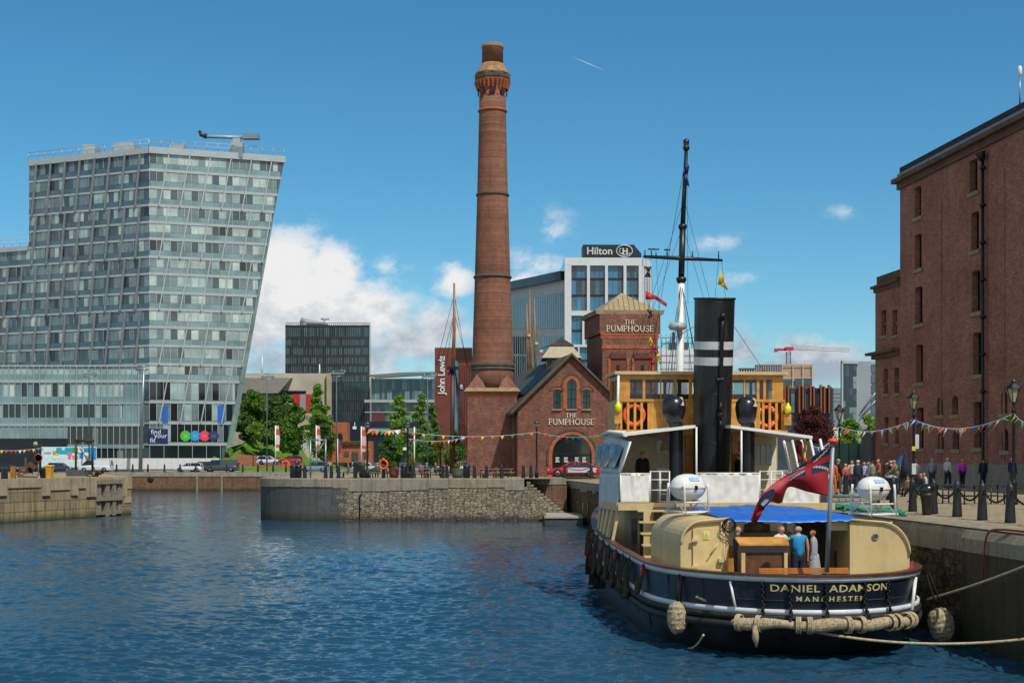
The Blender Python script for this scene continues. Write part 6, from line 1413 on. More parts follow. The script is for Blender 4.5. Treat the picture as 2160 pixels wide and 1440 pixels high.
# ---- loose things on the boat ----
ROD=lambda a:Matrix.Rotation(a,3,'X')
for x,y,l,lab in ((1337.5,875,WL+.12,'orange lifebuoy hung behind the wooden slats of the port bridge wing'),(1618,878,WL+.12,'orange lifebuoy hung behind the wooden slats of the starboard bridge wing')):
    q=bl(x,y,l); o=bthing('lifebuoy',lab,'lifebuoy',q,'lifebuoys on the bridge'); mb=MB(); mb.torus((0,0,0),.345,.085,ROD(R(90)),28,8); mb.build('ring',o,ORANGE,world=False)
    mb=MB()
    for k in range(4): a=R(45+90*k); mb.torus((.335*math.cos(a),0,.335*math.sin(a)),.082,.018,Matrix.Rotation(-a,3,'Y'),10,5)
    mb.build('tape',o,WHITE,world=False)
raft=None
for x,y,l,w,lab in ((1451,1027,5.8,1.0,'white life raft canister on a white cradle on the port deckhouse'),(1842,1030,3.9,.88,'white life raft canister on a white cradle on the starboard deckhouse')):
    q=bl(x,y,l)
    o=bthing('life_raft',lab,'life raft',q,'life raft canisters on the deckhouses',rz=R(25 if x<1500 else 20))
    axm=Matrix.Rotation(R(90),3,'Y'); rr=w*.39; hl=w*.56
    mb=MB(); mb.lathe([(rr*max(0,1-abs(t)**2.6)**.5,hl*t) for t in [-1,-.96,-.88,-.75,-.55,-.3,0,.3,.55,.75,.88,.96,1]],(0,0,0),22,ax=axm); mb.build('canister',o,M('fibreglass_white','#d3d3cf',.35,0,.04,1.5),world=False)
    mb=MB(); mb.prism([V((hl*1.03*math.copysign(abs(math.cos(a))**.77,math.cos(a)),rr*1.05*math.copysign(abs(math.sin(a))**.9,math.sin(a)),-.02)) for a in [2*math.pi*i/32 for i in range(32)]],(0,0,.04)); mb.build('seam_flange',o,M('fibreglass_white','#d3d3cf',.35),world=False)
    mb=MB(); a=R(-58); mb.box(-.17,.17,-rr*.80,-rr*.79,.18,.30) if False else None
    pts=[V((sx*.17,-rr*math.cos(b)-.006,rr*math.sin(b))) for sx,b in ((-1,R(28)),(1,R(28)),(1,R(48)),(-1,R(48)))]; mb.prism(pts,(0,-.004,.003)); mb.build('printed_label',o,M('label_blue','#8fb2d6',.5),world=False)
    mb=MB(); mb.box(-.05,.05,-rr*1.08,-rr*1.02,-.07,.05); mb.build('clasp',o,IRON,world=False)
    cr_=bthing('raft_cradle','white tubular cradle carrying the life raft on the '+('port' if x<1500 else 'starboard')+' deckhouse','cradle',V((q.x,q.y,3.47)),None,rz=R(25 if x<1500 else 20)); mb=MB(); h=q.z-3.47
    for sx in (-.42,.42):
        for sy in (-.36,.36): mb.tube([(sx,sy*1.25,0),(sx,sy*1.12,h-.02),(sx,sy*1.06,h+.12)],.035,6)
        mb.tube([(sx,-.45,.08),(sx,.45,.08)],.03,6); mb.tube([(sx,-.42,.1),(sx,0,h-rr-.03),(sx,.42,.1)],.028,6)
    for sy in (-.44,.44): mb.tube([(-.5,sy,.06),(.5,sy,.06)],.035,6); mb.tube([(-.42,sy*.9,h*.45),(.42,sy*.9,h*.45)],.025,6)
    mb.build('tubes',cr_,WHITE,world=False)
tp_=bthing('tarpaulin','bright blue tarpaulin stretched between the two cream deckhouses','tarpaulin',(0,5,3.4)); mb=MB()
nu,nv=46,16; vs=[]
for j in range(nv+1):
    for i in range(nu+1):
        u,v=i/nu,j/nv; xl=-1.95+3.85*u; ly_=3.3+5.0*v; z=3.45+.12*v+.02*math.sin(u*9+v*2)+.05*noise_(V((u*9,v*3,0)))*(.3+v)+.035*noise_(V((u*24,v*9,3)))+.05*math.sin(u*3.1)*v
        if v<.12: z-=(.12-v)*.9
        vs.append((xl,ly_,z))
mb.add(vs,[(j*(nu+1)+i,j*(nu+1)+i+1,(j+1)*(nu+1)+i+1,(j+1)*(nu+1)+i) for j in range(nv) for i in range(nu)],True)
mb.v=[tuple(BW(*v)) for v in mb.v]; solid(mb.build('sheet',tp_,M('tarp_blue','#1764bf',.4,0,.1,4,bump=.02)),.015)
# flagstaff and the red ensign
st=bthing('flagstaff','grey flagstaff with an orange cap at the stern rail','flagpole',bl(1744,1205,.35)); mb=MB(); a=bl(1744,1206,.35); b=bl(1757,934,.05); mb.tube([BW(*a),BW(*b)],[.062,.05],10); mb.build('pole',st,M('staff_grey','#7f8d96',.4,.1,.08,2)); mb=MB(); mb.lathe([(.05,0),(.14,.02),(.14,.07),(.09,.11),(0,.12)],BW(*b),12); mb.build('cap',st,M('cap_orange','#e0461e',.4))
en=bthing('ensign_flag','large red ensign with a dark blue badge drooping from the stern flagstaff','flag',bl(1750,950,.1))
h0,h1=bl(1754,937,.05),bl(1747,1047,.2)
# edges of the hanging cloth in boat space, top edge then bottom edge
topc=[bl(x,y,l) for x,y,l in ((1753,937,.02),(1712,965,-.02),(1672,994,-.1),(1634,1019,-.2),(1610,1039,-.2),(1594,1065,-.15),(1580,1097,-.05))]
botc=[bl(x,y,l) for x,y,l in ((1746,1046,.15),(1702,1036,.3),(1665,1027,.1),(1648,1060,.15),(1626,1057,.2),(1610,1075,.1),(1596,1101,.05))]
NU,NVv=84,32; vs=[]; uvq=[]
def cr(P,t):
    n=len(P)-1; f=t*n; i=min(int(f),n-1); f-=i; p0_,p1_,p2_,p3_=P[max(i-1,0)],P[i],P[i+1],P[min(i+2,n)]
    return .5*((2*p1_)+(p2_-p0_)*f+(2*p0_-5*p1_+4*p2_-p3_)*f*f+(3*p1_-p0_-3*p2_+p3_)*f**3)
mb=MB(); FR=M('ensign_red','#921021',.6,0,.1,3); FN=M('ensign_navy','#0f1733',.6,0,.1,3); FW_=M('ensign_white','#a19ca0',.6,0,.05); FBL=M('badge_pale','#7f96b5',.6)
for j in range(NVv+1):
    for i in range(NU+1):
        u,v=i/NU,j/NVv; p=cr(topc,u).lerp(cr(botc,u),v); p.y+=.10*math.sin(v*5.2+u*5)*min(1,u*4)+.05*math.sin(u*17+v*3); vs.append(BW(*p))
fm=[];fs=[]
for j in range(NVv):
    for i in range(NU):
        u,v=(i+.5)/NU,(j+.5)/NVv; m=FR
        if u<.36 and v<.5:
            cu_,cv_=u/.36,v/.5; m=FN
            if abs(cu_-.5)<.06 or abs(cv_-.5)<.12: m=FR
            elif abs(cu_-.5)<.075 or abs(cv_-.5)<.145: m=FW_
            elif abs(cu_-cv_)<.045 or abs(cu_+cv_-1)<.045: m=FW_
        fs.append((m,(j*(NU+1)+i,j*(NU+1)+i+1,(j+1)*(NU+1)+i+1,(j+1)*(NU+1)+i)))
for m in (FR,FN,FW_): mb.mat(m)
mb.v=[tuple(v) for v in vs]
for m,f in fs: mb.f.append(f); mb.fm.append(mb.mats.index(m)); mb.fs.append(True)
solid(mb.build('cloth',en),.012)
mb=MB().mat(FN); c_=bl(1618,1050,-.55); 
U_=(bl(1632,1032,-.5)-bl(1606,1068,-.5))/2; V_=(bl(1630,1058,-.5)-bl(1606,1044,-.5))/2
el=lambda s,o=0:[BW(*(bl(1619,1050,-.42)+U_*s*1.05*math.cos(a)+V_*s*.72*math.sin(a)+V((0,o,0)))) for a in [2*math.pi*i/24 for i in range(24)]]
mb.prism(el(1.0),(0,.02,0)); mb.mat(FBL); mb.prism([BW(*(bl(1615,1056,-.45)+U_*a_+V_*b_)) for a_,b_ in ((-.5,-.3),(.1,-.2),(.3,.3),(0,.35),(-.55,.2))],(0,.015,0)); mb.build('badge',en)
# small signal flags
def sflag(lab,pts,l,m,dy=.05):
    P=[bl(x,y,l) for x,y in pts]; o=bthing('signal_flag',lab,'flag',P[0],'signal flags on the boat rigging'); mb=MB(); c=sum(P,V((0,0,0)))/len(P)
    for k,(p,q_) in enumerate(zip(P,P[1:]+P[:1])): mb.add([BW(*p),BW(*q_),BW(*(c+V((0,dy*(1 if k%2 else -1),0))))],[(0,1,2)],True)
    solid(mb.build('cloth',o,m),.012); return o
FY=M('flag_yellow','#c9ad1e',.6); FRd=M('flag_red','#b3262c',.6); FBk=M('flag_black','#1a1c22',.6); FWh=M('flag_white','#b9bcc0',.6)
sflag('yellow pennant flying from the right end of the yard',((1520,569),(1514,600),(1524,605),(1536,613),(1527,590)),ML,FY)
sflag('dark red swallow tailed pennant streaming below the left yard',((1362,614),(1362,632),(1372,627),(1385,632),(1406,647),(1407,640),(1385,624)),ML-.3,FRd)
sflag('black and white flag twisted just under the left yardarm',((1360,563),(1375,562),(1370,572),(1373,585),(1359,584),(1366,573)),ML-.2,FBk)
sflag('small chequered dark flag below the red pennant',((1364,652),(1375,655),(1376,668),(1366,672),(1370,662)),ML-.4,FBk)
sflag('yellow flag at the top of the low left hoist',((1370,706),(1380,727),(1374,733),(1368,730)),ML-.6,FY)
sflag('red flag in the middle of the low left hoist',((1374,730),(1381,726),(1390,744),(1383,750)),ML-.6,FRd)
sflag('yellow flag at the bottom of the low left hoist',((1383,748),(1389,744),(1396,765),(1392,768)),ML-.6,FY)
sflag('red and white flag hanging lowest beside the left hoist',((1370,742),(1376,755),(1383,768),(1375,770),(1370,758)),ML-.65,FRd)
sflag('dark blue flag wrapped round the black topmast',((1448,338),(1454,352),(1450,372),(1454,394),(1448,390),(1440,372),(1443,352)),ML-.15,M('flag_blue','#18275a',.6))
for x0,x1,m,lab in ((1694,1702,FY,'yellow flag hanging by the starboard awning end'),(1683,1692,FRd,'red and dark flag furled by the starboard awning end')):
    sflag(lab,((x0+2,928),(x1,932),(x1-1,970),(x0,976),(x0+1,950)),13,m)
o=bthing('danger_marker','small red wooden marker standing on the starboard stern rail','marker',bl(1921,1214,2.0)); mb=MB(); a=bl(1921,1214,2.0); b=bl(1925,1182,2.0); mb.prism([a+V((-.08,0,0)),a+V((.06,0,0)),a+V((.07,0,.14)),b+V((.02,0,0)),b+V((-.02,0,0)),a+V((-.03,0,.2))],(0,.03,0)); mb.v=[tuple(BW(*v)) for v in mb.v]; mb.build('board',o,M('marker_red','#a8343a',.6))
o=bthing('cable_coil','tangle of dark cable hung on the inner corner of the port deckhouse','cable',bl(1533,1105,3.1)); mb=MB(); q=bl(1535,1108,3.05); r_=random.Random(2)
for k in range(5): mb.torus(q+V((r_.uniform(-.05,.05),-.03*k,r_.uniform(-.06,.06))),.14+.05*r_.random(),.013,Matrix.Rotation(R(80+20*r_.random()),3,'X'),14,4)
mb.v=[tuple(BW(*v)) for v in mb.v]; mb.build('loops',o,IRON)
for x0,x1,y,l,lb in ((1603,1650,1010,12.75,'middle'),(1372,1412,1005,12.75,'port')):
    mb=MB(); a=bl(x0,1062,l); b=bl(x1,1062,l)
    for hh in (.45,.8,1.08): mb.tube([V((a.x,l,PD+hh)),V((b.x,l,PD+hh))],.02,5)
    for f in (0,.5,1): mb.tube([V((a.x+(b.x-a.x)*f,l,PD)),V((a.x+(b.x-a.x)*f,l,PD+1.1))],.024,5)
    part(mb,'handrail',WHITE)
# chains over the stern
CHM=M('dark_chain','#1b1a1b',.5,.5,.2,8)
def chain(pts,m,link=.11,rad=.028):
    P=[V(p) for p in pts]; S=[0]
    for a,b in zip(P[:-1],P[1:]): S.append(S[-1]+(b-a).length)
    mb=MB().mat(m); n=max(2,int(S[-1]/(link*.72)))
    for i in range(n):
        s=S[-1]*(i+.5)/n; k=0
        while k<len(S)-2 and S[k+1]<s: k+=1
        p=P[k].lerp(P[k+1],(s-S[k])/(S[k+1]-S[k])); d=(P[k+1]-P[k]).normalized(); q=d.orthogonal().normalized(); w=d.cross(q)
        if i%2: q=w
        mb.tube([p+d*link*.5*math.cos(a)+q*link*.3*math.sin(a) for a in [2*math.pi*j/8 for j in range(8)]],rad,4,closed=True)
    return mb
for x,lab in ((1608,'far left'),(1667,'second'),(1740,'middle'),(1820,'fourth'),(1869,'right end')):
    s=s_of(x,1250); o=bthing('stern_chain','dark chain hanging over the stern lettering, '+{'far left':'leftmost of the five','second':'second from the left','middle':'middle one of the five','fourth':'second from the right','right end':'rightmost of the five'}[lab],'chain',wk(s,1.9),'chains over the stern')
    mb=chain([wk(s,1.95,.09),wk(s+.01,1.5,.05),wk(s+.03,1.2,.12),wk(s+.02,1.0,.3)],CHM); mb.v=[tuple(BW(*v)) for v in mb.v]; mb.build('links',o)
# rope fenders
def rope_lump(mb,P,rad,n=10,seed=0,wob=.08,turn=.038):
    """rope-wound sausage along P: ridged by rope turns"""
    P=[V(p) for p in P]; S=[0]
    for a,b in zip(P[:-1],P[1:]): S.append(S[-1]+(b-a).length)
    m=max(6,int(S[-1]/turn)*2); pts=[];rr=[]
    for i in range(m+1):
        s=S[-1]*i/m; k=0
        while k<len(S)-2 and S[k+1]<s: k+=1
        f=(s-S[k])/(S[k+1]-S[k]); pts.append(P[k].lerp(P[k+1],f)); u=i/m
        base=rad(u) if callable(rad) else rad; rr.append(base*(1+wob*(1 if i%2 else -1)*.5+.06*math.sin(u*19+seed)))
    mb.tube(pts,rr,n,smooth=False); return mb
pf=bthing('stern_fender','long pale rope fender lashed along the stern under the lettering','fender',wk(0,.95)); mb=MB().mat(M('hemp_rope','#a89a7e',.95,0,.3,12,.1,bump=.012)); s0,s1=s_of(1556,1310),s_of(1905,1310)
P=[wk(s0+(s1-s0)*i/24,.92-.03*math.sin(i*.9),.26) for i in range(25)]; rope_lump(mb,P,lambda u:.138+.032*math.sin(u*17)*math.sin(u*5)-.06*(abs(u-.5)>.47),14); mb.v=[tuple(BW(*v)) for v in mb.v]; mb.build('rope_roll',pf)
for f in (.03,.13,.32,.37,.55,.62,.8,.84,.93,.97):
    mb=MB().mat(M('hemp_rope','#a89a7e',.95)); s=s0+(s1-s0)*f; c=wk(s,.92,.26); d=(wk(s+.05,.92,.26)-wk(s-.05,.92,.26)).normalized()
    for k in range(3): mb.torus(c+d*.045*(k-1),.2,.025,d.to_track_quat('Z','Y').to_matrix(),16,5)
    mb.v=[tuple(BW(*v)) for v in mb.v]; mb.build('lashing',pf)
mb=MB().mat(M('hemp_rope','#a89a7e',.95)); s=s_of(1602,1310); mb.tube([wk(s,.9,.45),wk(s,.6,.42),wk(s+.02,.35,.38)],[.06,.09,.03],8); mb.v=[tuple(BW(*v)) for v in mb.v]; mb.build('rope_tail',pf)
def hang_fender(p,rx,rz_,lab,top,tilt=0,m=None,grp='rope fenders'):
    o=thing('rope_fender',lab,'fender',BW(*p),BA,grp); mb=MB(); n=16; k=18; vs=[]
    prof=[]
    for i in range(k+1):
        a=math.pi*i/k; prof.append((rx*math.sin(a)**.75*(1+.05*(i%2)),-rz_*math.cos(a)))
    prof[0]=(0.0,-rz_); prof[-1]=(0.0,rz_); mb.lathe(prof,(0,0,0),n,False,ax=Matrix.Rotation(tilt,3,'Y'))
    for i,v in enumerate(mb.v):
        q=V(v); q*=1+.10*noise_(q*9); mb.v[i]=tuple(q)
    mb.build('rope_body',o,m or M('fender_hemp','#a3967a',.95,0,.4,20,.1,bump=.03),world=False); 
    Mi=WM[o.name].inverted(); mb=MB(); t=Mi@BW(*top); mb.tube([V((0,0,rz_*.9)),t*.5+V((-.05,-.05,.1)),t],.03,6); mb.tube([V((.08,0,rz_*.85)),t+V((.08,0,0))],.025,6); mb.build('hanging_rope',o,ROPED,world=False); return o
hang_fender(bl(1429,1301,2.4),.27,.43,'large pale shaggy rope fender hanging at the port quarter',wk(s_of(1440,1230),2.0,.1))
q=bl(1985,1316,2.6); hang_fender(q,.34,.46,'large pale shaggy rope fender squeezed between stern and dock wall at right',(3.5,2.6,1.95),R(-12))
for i,(ly_,dz,sc) in enumerate(((5.2,.1,.8),(7.6,0,1.0),(9.0,.15,.9),(10.6,0,1.15),(12.2,.1,1),(13.8,.05,1.05),(15.6,0,1.1),(17.6,.1,1.0),(20,.0,1.2))):
    h=-hb(ly_,3.75)-.16; zr_=2.1+sheer(ly_); o=bthing('dark_fender','dark rope loop fender over the port side, '+['first from the stern','second from the stern','third from the stern','fourth from the stern','fifth from the stern','sixth from the stern','seventh from the stern','eighth from the stern','ninth and farthest from the stern'][i],'fender',(h,ly_,zr_-.8),'dark rope fenders along the port side'); mb=MB()
    rv_=[rnd.uniform(.3,1.3) for _ in range(3)]; sc*=rnd.uniform(.75,1.1)
    for k in range(3):
        dy=(.16*k-.1)*sc+rnd.uniform(-.1,.1); P=[V((h+.14,ly_+dy-.15*sc,zr_-.02)),V((h,ly_+dy-.2*sc,zr_-.5)),V((h-.03,ly_+dy-.1*sc,zr_-1.05*sc)),V((h-.05,ly_+dy+.08*sc,zr_-1.2*sc-dz)),V((h-.03,ly_+dy+.24*sc,zr_-1.0*sc)),V((h,ly_+dy+.26*sc,zr_-.5)),V((h+.14,ly_+dy+.2*sc,zr_-.02))]
        P=[cr(P,t/22) for t in range(23)]; P=[p+V((.05*noise_(p*2.3+V((i,k,0))),.10*noise_(p*1.9+V((k,i,4))),.05*noise_(p*3))) for p in P]; rope_lump(mb,[BW(*p) for p in P],lambda u:.026+.05*rv_[k]*math.exp(-((u-.5)/.2)**2),7,i+k,.3,.05)
    mb.build('rope_loop',o,M('tarred_rope','#4a443a',.95,0,.4,6,.1))
    if i in (0,3,5,7): mb=MB(); mb.box(-.03,.03,-.05,.05,-.12,.12); mb.v=[tuple(V(v)+V((.02,-.1,.55))) for v in mb.v]; mb.build('red_tag',o,M('tag_red','#b3322c',.6),world=False)
bnd=bthing('hanging_bundle','bundle of dark tyres and ropes hanging outboard at the far port side','fender',(-3.9,19,1.6)); mb=MB()
for k,(x,y0,y1,l,r_0) in enumerate(((1247,1128,1165,18,.06),(1240,1155,1210,17.6,.10),(1252,1170,1232,16.6,.17),(1262,1175,1240,15.8,.18),(1274,1190,1240,14.6,.14))):
    a=bl(x+6,y0,l); b=bl(x,y1,l); rope_lump(mb,[BW(*a),BW(*(a.lerp(b,.5)+V((-.06,0,0)))),BW(*b)],lambda u,r0=r_0:r0*(.6+.5*u),8,k,.2,.08)
mb.build('rope_bundle',bnd,ROPED)
# mooring ropes
def sagrope(name,lab,a,b,sag,r,m,n=24):
    a,b=V(a),V(b); o=thing(name,lab,'rope',a,0,'mooring ropes'); mb=MB(); P=[a.lerp(b,i/n)-V((0,0,sag*4*(i/n)*(1-i/n))) for i in range(n+1)]; mb.tube(P,r,7); mb.build('strand',o,m); return o
sg0=wk(s_of(1472,1255),zb(1255,2),.06)
sagrope('mooring_rope','pale mooring rope drooping under the stern fender and away to the right',BW(*sg0),at(2230,1338,33.2),.62,.035,ROPE,36)
sagrope('mooring_rope','pale mooring rope rising from the stern to the quay at the right edge',BW(*bl(1957,1263,3.2)),(EX(32)-.22,32,3.27),.10,.035,ROPE)
sagrope('mooring_rope','pale rope from the starboard deckhouse across to the quay edge',BW(*bl(1868,1103,8)),at(1918,1089,46),.05,.04,ROPE)
sagrope('mooring_rope','short frayed pale rope end trailing in the water by the port quarter',BW(*bl(1484,1338,1.6)),at(1452,1367,38.1),.1,.03,ROPE)
# ---------- people ----------
SKIN=M('skin','#c08a6e',.6,0,.08,6); SKINR=M('ruddy_skin','#c47f66',.6,0,.08,6)
HAIR={'grey':M('grey_hair','#9a958c',.8,0,.15,20),'white':M('white_hair','#c6c2b8',.8,0,.1,20),'brown':M('brown_hair','#4a3524',.8,0,.2,20),'blonde':M('blonde_hair','#c2a05c',.8,0,.15,20),'dark':M('dark_hair','#211b17',.8,0,.2,20),'red':M('ginger_hair','#9a5a30',.8,0,.15,20)}
def clothm(c): return M('cloth_'+c.strip('#'),c,.85,0,.12,4)
def person(label,loc,rz,h=1.72,top='#333333',legs='#222222',hair='brown',shoes='#1c1a18',arms=((.06,.0),(.06,.0)),bend=0.0,seat=False,skirt=False,sleeve=True,group=None,turn=0.0,stride=.06,build=1.0,parent=None):
    """arms: per side (outward swing, forward raise, elbow bend)"""
    o=thing('person',label,'person',loc,rz,group); s=h/1.72
    vs=[];rad=[];ed=[];lab=[]
    def v(p,r,l,par=None):
        vs.append(V(p)*s); rad.append((r[0]*s,r[1]*s) if isinstance(r,tuple) else (r*s,r*s)); lab.append(l)
        if par is not None: ed.append((par,len(vs)-1))
        return len(vs)-1
    hz=.93 if not seat else .50
    B=Matrix.Rotation(-bend,3,'X')
    up=lambda x,y,z:(lambda q:(q.x,q.y,q.z+hz))(B@V((x,y,z-.93)))
    b=build
    pe=v((0,0,hz),(.145*b,.11*b),'legs'); wa=v(up(0,0,1.08),(.14*b,.105*b),'top',pe); chs=v(up(0,-.005,1.27),(.165*b,.115*b),'top',wa); nb=v(up(0,0,1.43),(.085,.075),'top',chs)
    nk=v(up(0,.01,1.50),(.052,.052),'skin',nb)
    T=Matrix.Rotation(turn,3,'Z'); hd=lambda x,y,z:(lambda q:up(q.x,q.y+.012,q.z))(T@V((x,y,z)))
    h1=v(hd(0,.015,1.565),(.062,.07),'head',nk); h2=v(hd(0,.01,1.635),(.073,.092),'head',h1); h3=v(hd(0,-.005,1.70),(.066,.078),'head',h2); v(hd(0,.095,1.615),(.014,.014),'head',h2)
    for sx in (-1,1): v(hd(sx*.078,-.005,1.615),(.010,.018),'head',h2)
    for i,sx in enumerate((-1,1)):
        a=arms[i]; out,fw=a[0],a[1]; eb=a[2] if len(a)>2 else .25
        sh=v(up(sx*.175*b,0,1.40),.058,'top',nb)
        d1=V((sx*math.sin(out),math.sin(fw)*math.cos(out),-math.cos(fw)*math.cos(out)))
        e=V(up(sx*.19*b,0,1.385))+d1*.27; el=v(e,.043,'top' if sleeve else 'skin',sh)
        f2=fw+eb; d2=V((sx*math.sin(out*.3),math.sin(f2)*math.cos(out*.3),-math.cos(f2)*math.cos(out*.3)))
        w=e+d2*.25; wr=v(w,.030,'top' if sleeve else 'skin',el); pm=v(w+d2*.07,(.036,.022),'skin',wr)
        side=V((0,1,0)) if abs(d2.y)<.8 else V((0,0,1)); side=(side-d2*side.dot(d2)).normalized()
        for k,(q,L) in enumerate(((-.030,.062),(-.010,.075),(.010,.070),(.028,.055))):
            f=v(w+d2*.105+side*q,.0095,'skin',pm); v(w+d2*(.105+L)+side*q*1.05+V((-sx*.015,.012,0)),.008,'skin',f)
        t=v(w+d2*.05+side*.038,.0105,'skin',wr); v(w+d2*.095+side*.055,.009,'skin',t)
        hp=v((sx*.09*b,0,hz-.04),.092*b,'legs',pe)
        if seat: kn=v((sx*.11,.42,hz-.0),.062,'legs',hp); an=v((sx*.11,.44,.09),.040,'legs',kn)
        else:
            yk=sx*stride; kn=v((sx*.095,yk*.5+.02,.49),.062*b,'legs',hp); an=v((sx*.10,yk-.01,.085),.040,'legs',kn)
        yk=vs[an].y/s; tx=v((sx*.105,yk+.06,.035),(.040,.032),'shoe',an); v((sx*.115,yk+.16,.028),(.036,.026),'shoe',tx)
    me=bpy.data.meshes.new('person_skeleton'); me.from_pydata([tuple(q) for q in vs],ed,[]); ob=bpy.data.objects.new('person_skeleton',me); COL.objects.link(ob)
    ob.modifiers.new('Skin','SKIN'); 
    for i,r in enumerate(rad): me.skin_vertices[0].data[i].radius=r
    me.skin_vertices[0].data[0].use_root=True
    sb=ob.modifiers.new('Subdivision','SUBSURF'); sb.levels=1
    dg=bpy.context.evaluated_depsgraph_get(); dg.update(); bm_=bpy.data.meshes.new_from_object(ob.evaluated_get(dg))
    bpy.data.objects.remove(ob); bpy.data.meshes.remove(me)
    segs=[(vs[a],vs[c],lab[c]) for a,c in ed]
    def near(p):
        best=None
        for a,c,l in segs:
            d=c-a; L=d.length_squared; t=max(0,min(1,(p-a).dot(d)/L)) if L>0 else 0
            e=(p-(a+d*t)).length_squared
            if best is None or e<best[0]: best=(e,l)
        return best[1]
    P=[q.co.copy() for q in bm_.vertices]; N=[q.normal.copy() for q in bm_.vertices]; FS=[tuple(f.vertices) for f in bm_.polygons]
    fl=[]
    for f in FS: fl.append(near(sum((P[i] for i in f),V((0,0,0)))/len(f)))
    for p in bm_.polygons: p.use_smooth=True
    bm_.materials.clear(); bm_.materials.append(SKIN if hair!='white' else SKINR); bm_.name='body'
    bo=bpy.data.objects.new('body',bm_); COL.objects.link(bo); setpar(bo,o); WM[bo.name]=WM[o.name]
    def shell_part(name,faces,off,m):
        if not faces: return
        ids=sorted({i for f in faces for i in f}); mp={q:k for k,q in enumerate(ids)}
        mb=MB(); mb.add([P[q]+N[q]*off*s for q in ids],[tuple(mp[i] for i in f) for f in faces],True)
        q=mb.build(name,o,m,world=False,uv=False); solid(q,.006); return q
    shell_part('top' if not skirt else 'top',[f for f,l in zip(FS,fl) if l=='top'],.014,clothm(top))
    shell_part('trousers',[f for f,l in zip(FS,fl) if l=='legs'],.010,clothm(legs))
    xm=lambda f:sum(P[i].x for i in f)
    for q_ in (-1,1): shell_part('shoe',[f for f,l in zip(FS,fl) if l=='shoe' and xm(f)*q_>0],.008,clothm(shoes))
    hc=V(hd(0,.0,1.635))*s; fwd=(T@V((0,1,0)))
    hf=[f for f,l in zip(FS,fl) if l=='head' and (lambda c:((c-hc).z>.045*s or (c-hc).dot(fwd)<-.01*s) and (c-hc).z>-.06*s)(sum((P[i] for i in f),V((0,0,0)))/len(f))]
    if hair: shell_part('hair',hf,.014 if hair not in('bald',) else .002,HAIR.get(hair,HAIR['grey']))
    mb=MB().mat(BLACK)
    for sx in (-1,1): mb.ball(V(hd(sx*.03,.092,1.64))*s,.009*s,n=6,m=4)
    mb.ball(V(hd(0,.088,1.575))*s,.018*s,.006*s,.005*s,n=6,m=4); mb.build('eyes_and_mouth',o,world=False,uv=False)
    if skirt:
        mb=MB(); mb.lathe([(.25*s,.32*s),(.21*s,.6*s),(.16*s,.95*s),(.145*s,1.02*s)],(0,0,0),18); mb.build('skirt',o,clothm(top),world=False,uv=False)
    return o
def qp(x,D): return V((X(x,D),D,GZ(X(x,D),D)))
GQ='people on the quay'
person('bald man in black jacket standing beside the ensign pole on the quay',qp(1768,72),R(-60),1.78,'#1d1d20','#4a4a3c','grey',group=GQ)
person('person in orange overalls half hidden behind the grey flagstaff',qp(1757,70),R(-40),1.7,'#c9591d','#c9591d','brown',group=GQ)
person('small person in a coral red top and navy bottoms near the bald man',qp(1784,73),R(30),1.52,'#c0505a','#20263f','blonde',group=GQ)
person('grey haired woman in navy behind the life raft',qp(1810,74),R(-20),1.7,'#2b3150','#20222e','white',group=GQ)
person('older woman in a pale blue blouse next to the woman in navy',qp(1823,75),R(150),1.58,'#9aa6cc','#2a2a34','white',group=GQ)
person('person in a grey jacket seen from behind above the life raft',qp(1841,72),R(0),1.68,'#77766a','#3a3a3a','brown',group=GQ)
person('man in a dark navy suit leaning towards the man in khaki',qp(1868,71),R(-55),1.74,'#20232e','#20222a','dark',group=GQ,bend=.18,arms=((.1,.6,.5),(.1,.5,.6)))
person('blonde woman between the navy suit and the khaki coat',qp(1880,73),R(-10),1.66,'#a6303c','#33333a','blonde',group=GQ)
person('grey haired man in a khaki coat bending forward',qp(1893,69),R(60),1.72,'#6d6a4c','#2d3b4c','grey',group=GQ,bend=.22,arms=((.1,.6,.3),(.1,.5,.4)))
person('ginger haired child sitting low by the bins',qp(1915,66),R(20),1.25,'#6e4a3c','#2c2c34','red',group=GQ,seat=True)
person('person in black with tied up dark hair seated by the mooring bollard',qp(1944,59),R(100),1.62,'#23272a','#1d1d20','dark',group=GQ,seat=True)
person('person in a pale grey top sitting behind the person in black',qp(1951,62),R(90),1.58,'#a9aaa6','#33343a','brown',group=GQ,seat=True)
person('white haired man in a dark open jacket over a white shirt walking',qp(1999,83),R(-60),1.74,'#b9b4bc','#1f1f24','white',group=GQ,build=1.15,stride=.12)
person('blonde person in a bright magenta jacket and black trousers walking away',qp(2030,84),R(8),1.66,'#cc3fc4','#17171c','blonde',group=GQ,build=1.12)
person('man in dark navy jumper with pale collar walking away along the warehouse',qp(2074,82),R(4),1.72,'#1c2a40','#1a1b22','brown',group=GQ,build=1.08,stride=.12)
person('red faced man in a navy jacket behind the right hand lamp post',qp(2135,80),R(-50),1.76,'#1f2548','#5e5650','white',group=GQ)
